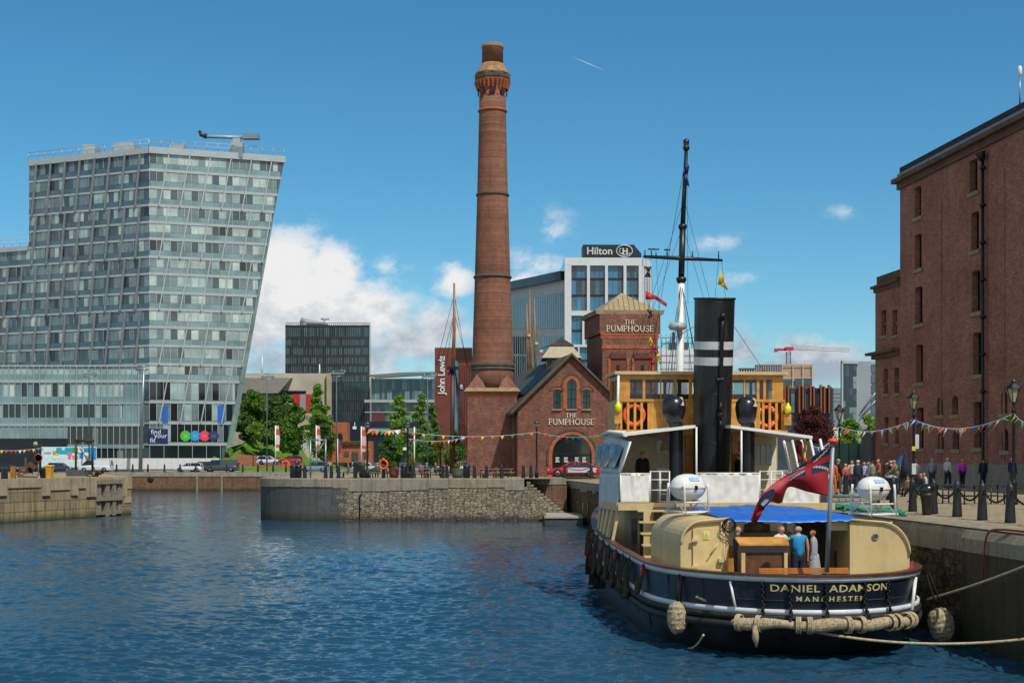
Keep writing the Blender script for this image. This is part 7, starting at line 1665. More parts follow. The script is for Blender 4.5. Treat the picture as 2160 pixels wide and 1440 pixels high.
for x,D,rz,h,t_,l_,hc,lb in ((1753,76,40,1.7,'#5a6a86','#2a2c36','brown','person in a slate blue top just left of the bald man'),(1797,77,160,1.66,'#b9a88c','#3a3230','blonde','fair haired person in a beige top left of the woman in navy'),(1832,78,-30,1.74,'#3c5a48','#2c2c30','dark','dark haired person in green behind the older woman in pale blue'),(1853,75,100,1.72,'#a34a3c','#25303c','grey','grey haired person in brick red between the grey jacket and the navy suit'),(1904,76,-70,1.7,'#c2c4c8','#32343c','dark','dark haired person in white behind the khaki coat'),(1932,72,20,1.68,'#54506a','#24242a','brown','person in dull purple standing behind the seated person in black'),(1966,80,-15,1.7,'#7c8894','#2b2d35','grey','person in pale grey blue standing left of the white haired walker')):
    person(lb,qp(x,D),R(rz),h,t_,l_,hc,group=GQ,arms=((.1,rnd.uniform(0,.5),rnd.uniform(.1,.8)),(.1,rnd.uniform(0,.5),rnd.uniform(.1,.8))),stride=rnd.uniform(.04,.12))
def bperson(label,x,ly,**k):
    q=bl(x,1150,ly); kw=dict(k); z=kw.pop('z',1.53); rz=kw.pop('rz',0)
    return person(label,BW(q.x,ly,z),BA+rz,group='people on the boat',**kw)
bperson('grey haired man in a bright blue polo shirt standing at the stern, seen from behind',1684,2.55,h=1.74,top='#1a7fb4',legs='#1a2030',hair='grey',arms=((.95,.35,.35),(.12,.05,.2)),sleeve=False,build=1.22,z=1.53)
bperson('woman in a grey dress with ginger hair beside the man in blue',1716,2.9,h=1.62,top='#8f949c',legs='#8f949c',hair='red',rz=R(70),skirt=True,z=1.53)
bperson('balding man in white leaning on the wooden hatch',1643,3.0,h=1.74,top='#c2c2c4',legs='#2a2a30',hair='grey',rz=R(200),bend=.15)
bperson('dark haired person in a navy top standing behind the hatch',1555,3.05,h=1.72,top='#2c3044',legs='#22242c',hair='grey',rz=R(-100))
bperson('dark figure sitting inside the starboard companionway',1776,4.6,h=1.6,top='#3a3434',legs='#2a2a2c',hair='dark',rz=R(180),seat=True)
bperson('man in a dark suit standing under the port awning',1355,14.6,h=1.78,top='#1b191b',legs='#1a1a1c',hair='dark',rz=R(190),z=PD)
bperson('dark figure standing between the funnel and the starboard ventilator',1556,15.2,h=1.72,top='#17181c',legs='#17181c',hair='dark',rz=R(90),z=PD)
for x,D,c,hc,lb in ((888,120.3,'#8a5a60','brown','person in a dull pink top sitting at a pier table right of the double lamp'),(900,121,'#3c4a78','grey','person in blue sitting at a pier table right of the double lamp'),(918,121.2,'#2c2e33','dark','person in black sitting at the pier table left of the grey tub'),(937,122,'#7d2c30','brown','person in dark red sitting left of the grey tub'),(796,121,'#4c5a4a','grey','person in green sitting at the pier table left of the lifebuoy'),(735,120.6,'#5a5560','dark','person in grey sitting at the leftmost pier table')):
    person(lb,V((X(x,D),D,3.41)),rnd.uniform(-2,2),1.7,c,'#25262c',hc,seat=True,group='people at the pier tables')
# ---------- vehicles ----------
TYRE=M('tyre_rubber','#17171a',.8,0,.2,5); RIM=M('wheel_rim','#8e9499',.35,.6,.1,5); CGL=glass('car_glass','#151c20',.05,.9); LAMPW=M('lamp_clear','#c9cfd2',.2); LAMPR=M('lamp_red','#8f1a1a',.3)
def car(label,loc,rz,paint,kind='hatch',L=4.2,group='vehicles parked across the dock',cat='car',name='parked_car'):
    o=thing(name,label,cat,loc,rz,group)
    P={'hatch':(1.48,.92,[(-.48,.62),(-.42,.98),(-.30,1),(.06,.98),(.24,.64),(.49,.5)]),'suv':(1.66,.98,[(-.49,.66),(-.46,.97),(-.3,1),(.06,.98),(.22,.66),(.49,.55)]),'coupe':(1.36,.86,[(-.46,.62),(-.22,.93),(-.05,1),(.06,.97),(.26,.63),(.49,.46)]),'van':(1.95,1.08,[(-.49,.97),(-.45,1),(0,1),(.25,.98),(.40,.62),(.49,.50)])}[kind]
    H,zb_,pr=P; W_=.88 if kind!='van' else .96; zl=.22
    xs=[-.5,-.485,-.40,-.2,0,.2,.36,.46,.492,.5]; hood={'hatch':.86,'suv':.96,'coupe':.80,'van':1.0}[kind]
    mb=MB(); rows=[]
    for x in xs:
        k=1-max(0,(abs(x)-.40)/.1)**2*.16; zt=zb_ if x<.22 else zb_-(zb_-hood+.14)*((x-.22)/.28)**1.5
        if x<-.44: zt-=.06
        if abs(x)>=.5: zt-=.12
        w=W_*k; rows.append([(x*L,-w*.93,zl),(x*L,-w,zl+.18),(x*L,-w,zt-.2),(x*L,-w*.94,zt),(x*L,w*.94,zt),(x*L,w,zt-.2),(x*L,w,zl+.18),(x*L,w*.93,zl)])
    n=8; vs=[q for r in rows for q in r]; fs=[(i*n+k,i*n+(k+1)%n,(i+1)*n+(k+1)%n,(i+1)*n+k) for i in range(len(rows)-1) for k in range(n)]
    mb.add(vs,fs,True); mb.add(rows[0],[tuple(range(7,-1,-1))]); mb.add(rows[-1],[tuple(range(8))]); bd=mb.build('body',o,paint,world=False,uv=False)
    top=[(x*L,H*z if z>.7 else zb_-.02) for x,z in pr]; pts=[p for p in top if p[1]>zb_-.05 and True]
    gp=[(top[0][0],zb_-.03)]+[p for p in top if p[1]>zb_+.1]+[(pr[4][0]*L,zb_-.04)]
    mb=MB(); g=[]
    for x,z in gp:
        f=(z-zb_)/(H-zb_) if H>zb_ else 0; w=W_*(.92-.17*max(0,f)); g.append((x,w,z))
    m=len(g); mb.add([(x,-w,z-.012) for x,w,z in g]+[(x,w,z-.012) for x,w,z in g],[tuple(range(m-1,-1,-1)),tuple(range(m,2*m))]+[(i,i+1,m+i+1,m+i) for i in range(m-1)])
    mb.build('windows',o,CGL if kind!='van' else CGL,world=False,uv=False)
    mb=MB(); rp=[q for q in g if q[2]>H*.9]
    for (x0,w0,z0),(x1,w1,z1) in zip(rp[:-1],rp[1:]): mb.add([(x0,-w0-.01,z0-.03),(x0,w0+.01,z0-.03),(x1,w1+.01,z1-.03),(x1,-w1-.01,z1-.03),(x0,-w0+.04,z0+.012),(x0,w0-.04,z0+.012),(x1,w1-.04,z1+.012),(x1,-w1+.04,z1+.012)],[(4,5,6,7),(0,4,7,3),(1,2,6,5),(0,1,5,4),(3,7,6,2)] ,True)
    for i in (0,m-2):
        (x0,w0,z0),(x1,w1,z1)=g[i],g[i+1]
        for sgn in (-1,1): mb.tube([(x0,sgn*w0,z0),(x1,sgn*w1,z1)],.05,5)
    for fx in ((-.08,.0) if kind!='van' else (.02,)):
        for sgn in (-1,1): mb.tube([(fx*L,sgn*W_*.925,zb_-.02),(fx*L-.05,sgn*W_*.76,H-.03)],.035,4)
    if kind=='van':
        for sgn in (-1,1): mb.hexa([(-.49*L,sgn*W_*.93-.02,zb_-.05),(.0,sgn*W_*.93-.02,zb_-.05),(.0,sgn*W_*.93+.02,zb_-.05),(-.49*L,sgn*W_*.93+.02,zb_-.05),(-.46*L,sgn*W_*.78-.02,H-.03),(.0,sgn*W_*.78-.02,H-.03),(.0,sgn*W_*.78+.02,H-.03),(-.46*L,sgn*W_*.78+.02,H-.03)])
    mb.build('roof',o,paint,world=False,uv=False)
    for fx in (-.30,.31):
        for sgn in (-1,1):
            c=V((fx*L,sgn*(W_-.10),.33)); ax_=Matrix.Rotation(R(90),3,'X'); mb=MB().mat(TYRE); mb.lathe([(.2,-.11),(.31,-.11),(.335,-.07),(.335,.07),(.31,.11),(.2,.11)],c+V((0,sgn*.02,0)),18,ax=ax_); w=mb.build('wheel',o,world=False,uv=False)
            mb=MB(); mb.lathe([(.21,-.112),(.12,-.09),(.0,-.10)] if True else [],c+V((0,sgn*.02,0)),12,ax=ax_ if sgn<0 and False else Matrix.Rotation(R(90)*(1 if sgn<0 else -1),3,'X')); 
            mb.lathe([(.21,.0),(.20,.118),(.08,.10),(.0,.12)],c+V((0,sgn*.02,0)),12,ax=Matrix.Rotation(R(90)*(1 if sgn<0 else -1),3,'X')); mb.build('rim',w,RIM,world=False,uv=False)
            mb=MB(); mb.prism([V((fx*L+.41*math.cos(a),sgn*(W_+.004),.33+.41*math.sin(a))) for a in [math.pi*i/10 for i in range(11)]],(0,-sgn*.3,0)); mb.build('wheel_arch',o,BLACK,world=False,uv=False)
    for sgn in (-1,1):
        mb=MB(); mb.box(.455*L,.488*L,sgn*W_*.55,sgn*W_*.86,hood-.24,hood-.1); mb.build('headlight',o,LAMPW,world=False,uv=False)
        mb=MB(); mb.box(-.5*L,-.482*L,sgn*W_*.62,sgn*W_*.88,zb_-.3,zb_-.12); mb.build('taillight',o,LAMPR,world=False,uv=False)
    mb=MB(); mb.box(-.28*L,.27*L,-W_*.965,W_*.965,.18,.3); mb.build('sill_trim',o,BLACK,world=False,uv=False)
    return o
def pm(n,c): return M('car_paint_'+n,c,.25,.1,.05,1,.7)
fg=lambda x,D:V((X(x,D),D,2.83))
FL_=R(180)
car('white van behind the metal frame on the left jetty',fg(202,227),FL_,pm('white','#c4c8cc'),'van',5.2,cat='van',name='parked_van')
car('dark blue car left of the white van',fg(128,226),R(0),pm('blue','#1d3a55'),'hatch',4.0)
car('dark saloon car at the left edge in front of the dark entrance',fg(14,227),R(0),pm('black','#20262c'),'hatch',4.4)
car('white hatchback in front of the grey van',fg(399,227),FL_,pm('white','#c4c8cc'),'hatch',4.4)
car('dark grey panel van right of the white hatchback',fg(467,229),FL_,pm('grey','#40464c'),'van',5.5,cat='van',name='parked_van')
car('near black people carrier half behind the grey van',fg(424,231),FL_,pm('black','#20262c'),'suv',4.5)
car('pale blue grey car behind the grey crane frame of the pier',fg(663,224),FL_,pm('steelblue','#6d8590'),'suv',4.6)
car('silver estate car behind the pier lamp post',fg(772,225),R(0),pm('silver','#a9b0b8'),'suv',4.4)
car('white and red car between the green trees and chimney',fg(943,230),FL_,pm('white','#c4c8cc'),'hatch',4.2)
car('white car beside the chimney foot',fg(972,226),FL_,pm('white','#c4c8cc'),'suv',4.4)
car('small red car on the ramp road left of the tree',V((X(612,240),240,4.0)),FL_,pm('red','#a03028'),'hatch',4.0)
car('white car by the lawn behind the ramp wall',V((X(567,243),243,3.9)),R(0),pm('white','#c4c8cc'),'hatch',4.0)
rc_=car('bright red coupe with a pale door panel parked in front of the pumphouse arch',V((X(1210,125.5),125.2,3.4)),FL_,pm('bright_red','#b8161c'),'coupe',4.7,None)
mb=MB(); mb.box(-1.9,.55,.885,.90,.42,.84); mb.build('door_panel',rc_,M('panel_pale','#b4bcc6',.4),world=False)
# ---------- trees ----------
LF1=leafmat('leaf_mid_green',['#35541f','#557a2b','#7c9a3e']); LF2=leafmat('leaf_fresh_green',['#4a7024','#6c9436','#94b04c']); LF3=leafmat('leaf_dark_green',['#2c471c','#436628','#5e8436']); LFP=leafmat('leaf_purple',['#351b1e','#552a2a','#6e3c38']); LFY=leafmat('leaf_yellow_green',['#5d6a22','#8a8a2c','#a89a3a'])
BARK=M('bark','#4a3b2c',.9,0,.3,4)
def leaves(mb,c,rx,ry,rz_,n,ls,r):
    vs=[];fs=[]
    for _ in range(n):
        d=V((r.gauss(0,1),r.gauss(0,1),r.gauss(0,1))).normalized(); k=r.random()**.5*r.uniform(.8,1.25)
        p=V((c.x+d.x*rx*k,c.y+d.y*ry*k,c.z+d.z*rz_*k)); a=V((r.gauss(0,1),r.gauss(0,1),r.gauss(0,.7))).normalized(); b=a.orthogonal().normalized(); b=(Matrix.Rotation(r.random()*6.28,3,a)@b); s=ls*r.uniform(.6,1.25)
        i=len(vs); q=a.cross(b); vs+=[p-b*s*.5,p+q*s*.3,p+b*s*.5,p-q*s*.3]; fs.append((i,i+1,i+2,i+3))
    mb.add(vs,fs)
def tree(name,label,cat,base,h,w,mat,group=None,shape='round',n=2600,ls=.4,trunk=.22,seed=1,low=.25,clumps=30):
    r=random.Random(seed); o=thing(name,label,cat,base,0,group); b=V(base); mb=MB(); ct=MB(); zt=b.z+h*(low+.25)
    ct.tube([b,b+V((.05*w*r.uniform(-1,1),0,h*low)),b+V((.05*w*r.uniform(-1,1),0,h*.8))],[trunk,trunk*.75,trunk*.2],8)
    for i in range(clumps):
        f=(i+.5)/clumps; z=low+(1-low)*f
        if shape=='cone': ww=w*.5*(1.12-f)**.7; 
        elif shape=='round': ww=w*.5*math.sqrt(max(.05,1-(2*f-1)**2))
        else: ww=w*.5*(1-.55*f)
        a=r.random()*6.28; k=r.random()**.6*.75; c=b+V((math.cos(a)*ww*k,math.sin(a)*ww*k,h*z-h*.03)); rr=max(.09*w,ww*r.uniform(.26,.5)); 
        leaves(mb,c,rr*r.uniform(.8,1.4),rr*r.uniform(.8,1.3),rr*r.uniform(.5,.8),int(2.6*n/clumps*r.uniform(.6,1.4)),ls*1.05,r)
        if i%2==0: ct.tube([b+V((0,0,h*low*.9+ (z-low)*h*.4)),c],[trunk*.4,trunk*.1],5)
    ct.build('trunk',o,BARK,uv=False); mb.build('crown',o,mat,uv=False); return o
def ptree(x0,x1,yb,yt,D,mat,label,name='tree',cat='tree',zb=None,**k):
    zz=Z(yb,D) if zb is None else zb; return tree(name,label,cat,(X((x0+x1)/2,D),D,zz),Z(yt,D)-zz,(x1-x0)*D/F,mat,seed=int(x0*7+yt),**k)
GT='trees and shrubs on the bank'
ptree(495,575,918,823,285,LF1,'broad green shrub mass beside the foot of the glass tower','shrub','shrub',group=GT,low=.03,n=3000,clumps=40,ls=.5)
ptree(545,615,934,838,278,LF3,'dark green bush left of the red museum banner','shrub','shrub',group=GT,low=.03,n=2600,clumps=36,ls=.5)
ptree(585,655,962,850,268,LF1,'bushy green tree in front of the red museum banner',group=GT,low=.08,n=3000,clumps=40,ls=.45)
ptree(632,712,965,808,262,LF2,'tall upright fresh green tree at right of the museum',group=GT,low=.1,n=3600,clumps=44,shape='cone',ls=.45)
ptree(655,708,968,880,258,LF3,'low dark shrub under the tall upright tree','shrub','shrub',group=GT,low=.02,n=1600,ls=.42)
ptree(515,560,926,890,272,LF2,'pale green low bush on the lawn edge by the tower','shrub','shrub',group=GT,low=.02,n=1300,ls=.4)
ptree(505,560,912,835,292,LF2,'light green rounded bush behind the lawn next to the tower','shrub','shrub',group=GT,low=.03,n=2600,clumps=36,ls=.5)
ptree(560,640,950,828,296,LF3,'dark spreading tree behind the others below the concrete museum',group=GT,low=.05,n=3000,clumps=40,ls=.5)
ptree(488,545,926,876,276,LF3,'dark green low hedge shrub along the lawn top beside the tower','shrub','shrub',group=GT,low=.02,n=2400,clumps=36,ls=.42)
ptree(535,600,934,888,274,LF1,'mid green low shrub in the middle of the lawn top','shrub','shrub',group=GT,low=.02,n=2400,clumps=36,ls=.42)
GA='young trees in front of the glass pavilion'
ptree(800,880,985,832,245,LF2,'conical young tree at the left in front of the glass pavilion',group=GA,shape='cone',low=.12,n=2400,ls=.4)
ptree(856,922,985,828,240,LF2,'conical young tree next to the tall lamp column in front of the pavilion',group=GA,shape='cone',low=.12,n=2200,ls=.4)
ptree(885,945,985,850,250,LF1,'smaller young tree touching the red brown store',group=GA,shape='cone',low=.1,n=1600,ls=.4)
ptree(800,850,990,915,235,LF3,'dark low tree behind the bunting',group=GA,low=.1,n=1500,ls=.4)
ptree(880,935,990,925,232,LF1,'low green tree behind the pier tables',group=GA,low=.1,n=1700,ls=.4)
ptree(930,985,990,930,228,LF1,'low green tree left of the chimney foot',group=GA,low=.1,n=1500,ls=.4)
GR_='small trees by the warehouse'
ptree(1662,1768,985,858,135,LFP,'rounded purple leaved tree right of the bridge',group=GR_,low=.2,n=5200,ls=.22,clumps=46)
ptree(1764,1822,990,882,140,LF2,'light green tree left of the warehouse',group=GR_,low=.3,n=2600,ls=.22,clumps=36)
ptree(1808,1862,990,872,130,LF2,'yellowish green tree touching the warehouse corner',group=GR_,low=.3,n=2600,ls=.22,clumps=36)
def spiky(name,label,base,h,r0,m,n=70,trunk=None,group=None,seed=3):
    r=random.Random(seed); o=thing(name,label,'plant',base,0,group); b=V(base); mb=MB(); c=b+V((0,0,trunk or 0))
    for _ in range(n):
        a=r.random()*6.28; el=r.uniform(-.1 if trunk else .35,1.5); d=V((math.cos(a)*math.cos(el),math.sin(a)*math.cos(el),math.sin(el))); L=h*r.uniform(.6,1); s=V((-math.sin(a),math.cos(a),0))*.028*(h/.7)
        m_=c+d*L*.55; t=c+d*L+V((0,0,-.18*L*math.cos(el))); mb.add([c-s*.6,c+s*.6,m_+s,m_-s,t],[(0,1,2,3),(3,2,4)])
    mb.build('leaves',o,m,uv=False)
    if trunk: mb=MB(); mb.tube([b,b+V((.05,0,trunk*.5)),c],[.12,.09,.08],7); mb.build('trunk',o,BARK,uv=False)
    return o,b
spiky('palm_tree','shaggy cordyline palm with orange tinged leaves left of the chimney',(X(958,135),135,3.4),1.7,.5,LFY,260,2.9,seed=4)
spiky('palm_tree','smaller shaggy palm behind the pier tables left of the taller one',(X(928,140),140,3.4),1.2,.5,LFY,160,2.6,seed=8)
def planter(label,x,D,hp,rp,m,hl,pot=True):
    b=V((X(x,D),D,3.4)); o,_=spiky('planter',label,b+V((0,0,hp-.05)),hl,.3,LFY,120,group='planters on the pier',seed=int(x)); o.location=b; WM[o.name]=Matrix.Translation(b)
    lv=[c for c in CH[o.name]][0]; lv.location.z=hp-.05
    mb=MB(); mb.lathe([(rp*.78,0),(rp*.95,hp*.5),(rp,hp*.93),(rp*1.06,hp),(rp*.9,hp),(rp*.88,hp-.06)],b,16); mb.build('pot',o,m)
planter('brown barrel planter with yellow green spikes near the pier lifebuoy',831,119.5,.85,.44,M('barrel_brown','#6a3b30',.7,0,.25,4),.75)
planter('grey tub planter with yellow green spikes left of the chimney',965,119.5,.8,.52,M('tub_grey','#5b5f58',.8,0,.2,3),.8)
planter('tall dark planter with long spiky leaves beside the double lamp post',868,121,1.0,.3,BLACK,1.15)
planter('low planter with pale yellow leaves behind the black chair',706+60,122,.7,.4,M('tub_grey','#5b5f58',.8),.8)
# ---------- lamps, posts, benches, bunting ----------
LG=M('lantern_glass','#9a9a80',.2,0,.1,3,.6)
def lamp_post(label,x,D,ytop,zg,s=1.0,group='old lantern lamp posts on the quay'):
    o=thing('street_lamp',label,'street lamp',(X(x,D),D,zg),0,group); H=Z(ytop,D)-zg; mb=MB(); c=(0,0,0)
    mb.lathe([(.17,0),(.17,.12),(.13,.18),(.13,.75),(.16,.8),(.10,.9),(.085,1.0),(.065,1.6),(.05,H-1.35),(.09,H-1.3),(.09,H-1.22),(.05,H-1.15),(.05,H-1.0),(.12,H-.92)],c,12); mb.tube([(-.3,0,H-1.55),(.3,0,H-1.55)],.025,6); mb.build('post',o,IRON,world=False)
    mb=MB(); mb.lathe([(.10,H-.92),(.24,H-.42),(.24,H-.40)],c,6,False); mb.build('lantern',o,LG,world=False)
    mb=MB()
    for k in range(6):
        a=2*math.pi*k/6; mb.tube([(.11*math.cos(a),.11*math.sin(a),H-.92),(.25*math.cos(a),.25*math.sin(a),H-.41)],.014,4)
    mb.lathe([(.31,H-.42),(.30,H-.38),(.14,H-.22),(.08,H-.18),(.10,H-.14),(.05,H-.08),(.03,H-.03),(0,H)],c,6,False); mb.build('lantern_cap',o,IRON,world=False); return o
L3=lamp_post('nearest black lantern lamp post at the right edge of the quay',2138,55,797,3.3)
L2=lamp_post('black lantern lamp post with white and yellow notices in front of the warehouse',1927,70,822,3.3)
L1=lamp_post('farthest black lantern lamp post in front of the green hoarding',1770,82,850,3.3)
mb=MB(); mb.mat(M('notice_paper','#b9bcc0',.6)); mb.box(.06,.24,-.1,-.09,Z(946,70)-3.3,Z(916,70)-3.3); mb.box(-.12,.08,-.16,-.15,Z(1000,70)-3.3,Z(977,70)-3.3); mb.mat(M('warning_yellow','#cfc21f',.5)); mb.box(-.12,.06,-.16,-.15,Z(950,70)-3.3,Z(941,70)-3.3); mb.build('notices',L2,world=False)
def globe_lamp(label,x,D,ytop,zg=3.4,double=False):
    o=thing('street_lamp',label,'street lamp',(X(x,D),D,zg),0,'dome topped lamp posts on the pier'); H=Z(ytop,D)-zg; mb=MB(); mb.lathe([(.16,0),(.16,.5),(.10,.6),(.07,1.2),(.06,H-.7),(.1,H-.62),(.1,H-.55)],(0,0,0),10)
    if double: mb.tube([(0,0,H-1.1),(-.35,0,H-.9),(-.4,0,H-.75)],.03,6)
    mb.build('post',o,IRON,world=False); mb=MB(); mb.lathe([(.08,H-.58),(.19,H-.4),(.22,H-.26)],(0,0,0),12)
    if double: mb.lathe([(.05,H-.95),(.17,H-.85),(.19,H-.72)],(-.4,0,0),12)
    mb.build('globe',o,LG,world=False); mb=MB(); mb.lathe([(.26,H-.28),(.24,H-.18),(.14,H-.06),(.03,H-.02),(0,H)],(0,0,0),12)
    if double: mb.lathe([(.22,H-.74),(.18,H-.62),(0,H-.55)],(-.4,0,0),12)
    mb.build('dome_cap',o,M('dome_cap','#3c434d',.35,.2),world=False); return o
globe_lamp('black dome topped lamp post by the dark pier chair',775,117.5,888); gl=globe_lamp('black double dome lamp post with a white notice in the middle of the pier',860,118,888,double=True); globe_lamp('black dome topped lamp post in front of the pumphouse gable',1132,118.5,886)
mb=MB(); mb.box(-.4,-.1,-.1,-.08,Z(949,118)-3.4,Z(943,118)-3.4); mb.build('white_notice',gl,WHITE,world=False)
def flood(label,x,D,ytop,r=.13,zg=2.82,heads=1):
    o=thing('floodlight_column',label,'lamp column',(X(x,D),D,zg),0,'tall floodlight columns'); H=Z(ytop,D)-zg; mb=MB(); mb.tube([(0,0,0),(0,0,H*.5),(0,0,H)],[r,r*.8,r*.55],8); mb.build('column',o,M('column_green_grey','#4b6064',.5,.2),world=False)
    mb=MB(); 
    for k in (-.9,.9): mb.tube([(k*1.0,0,H),(k*1.0+.5,0,H+.9)],.06,5)
    mb.tube([(-.95,0,H),(.95,0,H)],.07,5); mb.tube([(-.45,0,H+.9),(1.45,0,H+.9)],.06,5); mb.box(-.9,1.2,-.15,.15,H+.3,H+.6); mb.build('lamp_head',o,STEEL,world=False)
flood('tall floodlight column in front of the low glass block',188,227,795); flood('floodlight column on the lawn edge left of the museum',563,240,800); flood('floodlight column right of the tall upright tree',710,228,793); flood('blue green floodlight column among the young trees',902,226,800)
o=thing('service_mast','thick pale steel mast at the corner of the glass tower','mast',(X(296,226),226,2.8)); mb=MB(); mb.tube([at(296,995,226),at(300,850,226),at(304,772,226)],[.32,.27,.2],10); mb.build('shaft',o,STEEL); mb=MB(); mb.tube([at(286,779,226),at(312,779,226)],.18,5); mb.tube([at(290,772,226),at(308,772,226)],.12,5); mb.build('head',o,STEEL)
# chain posts along the right quay
def chain_post(label,p,h,r=.13,group='black chain posts along the quay'):
    o=thing('bollard',label,'bollard',p,0,group); mb=MB(); mb.lathe([(r*1.25,0),(r*1.2,.1),(r*.98,h*.5),(r*.85,h-.12),(r*.8,h-.08),(r*.5,h-.04),(r*.3,h),(r*.34,h+.03),(0,h+.07)],(0,0,0),12); mb.build('post',o,M('bollard_black','#1e2024',.5,.1,.15,5),world=False); return o
PB=[(1784,1052,'at the left end near the bald man'),(1848,1066,'behind the starboard life raft'),(1884,1074,'first right of the starboard life raft'),(1925,1080,'just left of the mooring bollard'),(1969,1085,'just right of the mooring bollard'),(2019,1091,'second right of the mooring bollard'),(2072,1098,'third right of the mooring bollard'),(2131,1104,'nearest, by the right edge'),(2200,1112,'beyond the right edge')]
pp=[]
for x,y,lb in PB:
    D=5700./(y-965); p=V((X(x,D),D,GZ(X(x,D),D))); p.z=max(p.z-.02,3.19); pp.append((p,lb)); chain_post('black iron chain post on the quay, '+lb,p,1.16)
for (a,la),(b,lb) in zip(pp[:-1],pp[1:]):
    for hh,sg in ((1.0,.42),):
        A=a+V((0,0,hh)); B=b+V((0,0,hh)); P=[A.lerp(B,i/12)-V((0,0,sg*4*(i/12)*(1-i/12))) for i in range(13)]
        o=thing('chain','black chain slung between quay posts, right of the post '+lb.replace('first ','') if False else 'black chain slung from the post '+la,'chain',A,0,'chains between the quay posts'); chain(P,CHM,.10,.015).build('links',o)
o=thing('mooring_bollard','big black bulb headed mooring bollard with a rusty foot on the quay edge','bollard',(lambda D:V((X(1955,D),D,3.2)))(5700/122.)); mb=MB(); mb.lathe([(.155,0),(.15,.1),(.165,.35),(.21,.62),(.25,.74)],(0,0,0),18); mb.build('shaft',o,M('worn_iron','#2a2622',.5,.2,.35,4),world=False); mb=MB(); mb.lathe([(.25,.74),(.27,.82),(.255,.92),(.19,1.0),(.08,1.04),(0,1.045)],(0,0,0),18); mb.build('head',o,M('gloss_black','#12151b',.25,.1,.1,3,.7),world=False)
def mtable(label,x0,x1,D):
    p=qp((x0+x1)/2,D); L=(x1-x0)*D/F; o=thing('metal_table',label,'table',p,R(4),'dark metal tables on the quay'); mb=MB(); mb.box(-L/2,L/2,-.35,.35,.72,.76); mb.build('tabletop',o,M('slatted_grey','#3a3b40',.5,.2,.2,5),world=False)
    for sx in (-1,1):
        for sy in (-1,1): mb=MB(); mb.tube([(sx*(L/2-.03),sy*.33,0),(sx*(L/2-.06),sy*.3,.72)],.03,5); mb.build('leg',o,IRON,world=False)
    mb=MB(); [mb.tube([(-L/2+.05,sy*.31,.32),(L/2-.05,sy*.31,.32)],.022,5) for sy in (-1,1)]; mb.build('stretcher',o,IRON,world=False)
mtable('dark metal table on the quay nearest to the mooring bollard',1980,2010,57); mtable('dark metal table in the middle of the three on the quay',2025,2065,56); mtable('dark metal table on the quay nearest to the right lamp post',2081,2114,56)
for lab,pts in (('red hose lying along the quay edge and hanging down the wall',[at(2165,1115,33.8),at(2110,1117,35.3),at(2068,1119.5,36.2),at(2057,1124,36.6)]),):
    o=thing('hose',lab,'hose',pts[0]); P=[]
    for D,dx in ((31,.55),(33.5,.35),(35.5,.25),(36.8,.05)): P.append(V((EX(D)-.14+dx,D,3.245)))
    P+=[V((EX(37.1)-.24,37.1,3.12)),V((EX(37.3)-.25,37.3,2.6)),V((EX(37.5)-.24,37.5,1.6))]; mb=MB(); mb.tube([cr(P,i/40) for i in range(41)],.03,6); mb.build('pipe',o,M('hose_red','#7d3226',.6))
o=thing('gangway','grey metal gangway laid between the boat and the quay beside the ensign','gangway',(X(1780,62),62,3.2),0); mb=MB(); 
for y in (1046,1060): a=at(1725,y,60); b=at(1835,y,58); mb.tube([a,b],.07,6)
for i in range(8): a=at(1725+15*i,1046,60); b=at(1725+15*i,1060,60); mb.tube([a,b],.03,4)
mb.hexa([at(1725,1063,60),at(1835,1063,58),at(1835,1060,59.2),at(1725,1060,61.2)]+[p+V((0,0,.05)) for p in (at(1725,1063,60),at(1835,1063,58),at(1835,1060,59.2),at(1725,1060,61.2))]); mb.build('frame',o,M('gangway_grey','#7d8e94',.5,.3))
o=thing('green_netting','heap of green netting and rope on the quay edge behind the blue tarpaulin','net',(X(1790,50),50,3.2)); mb=MB(); r=random.Random(5)
for k in range(26):
    P=[]; x=EX(52)+.3+r.random()*1.2; D=45+r.random()*8
    for i in range(7): P.append(V((EX(D)+.15+r.random()*.9,D+i*.5,3.25+.12*r.random())))
    mb.tube([cr(P,i/18) for i in range(19)],.045,5)
mb.build('strands',o,M('net_green','#0f7f62',.8,0,.2,4))
o=thing('parasol','closed navy and blue parasol behind the group on the quay','parasol',qp(1910,74)); mb=MB(); b=qp(1910,74); mb.lathe([(.03,0),(.03,2.0)],b,6); mb.mat(M('parasol_navy','#141a30',.8)); mb.lathe([(.32,.75),(.25,1.3),(.1,1.9),(.02,2.1)],b,8); mb.mats[0]=IRON if mb.mats[0] is None else mb.mats[0]; mb.build('canopy',o)
o=thing('sun_shade','bright blue folded sun shade on a pole above the grey haired man','shade',qp(1897,75)); b=qp(1897,75); mb=MB().mat(IRON); mb.tube([b,b+V((0,0,1.9))],.025,5); mb.mat(M('shade_blue','#2a4f8a',.7)); mb.prism([at(1888,985,75),at(1905,978,75),at(1911,960,75),at(1897,962,75)],(0,.25,0)); mb.build('cloth',o)
# waste bin group on the quay
o=thing('litter_bin','dark slatted bin on the quay left of the khaki coated man','bin',qp(1880,62)); b=qp(1880,62); mb=MB(); mb.lathe([(.24,0),(.26,.9),(.27,.95)],b,14); mb.build('body',o,IRON); mb=MB(); mb.lathe([(.28,.95),(.2,1.05),(0,1.08)],b,14); mb.build('lid',o,GREYP)
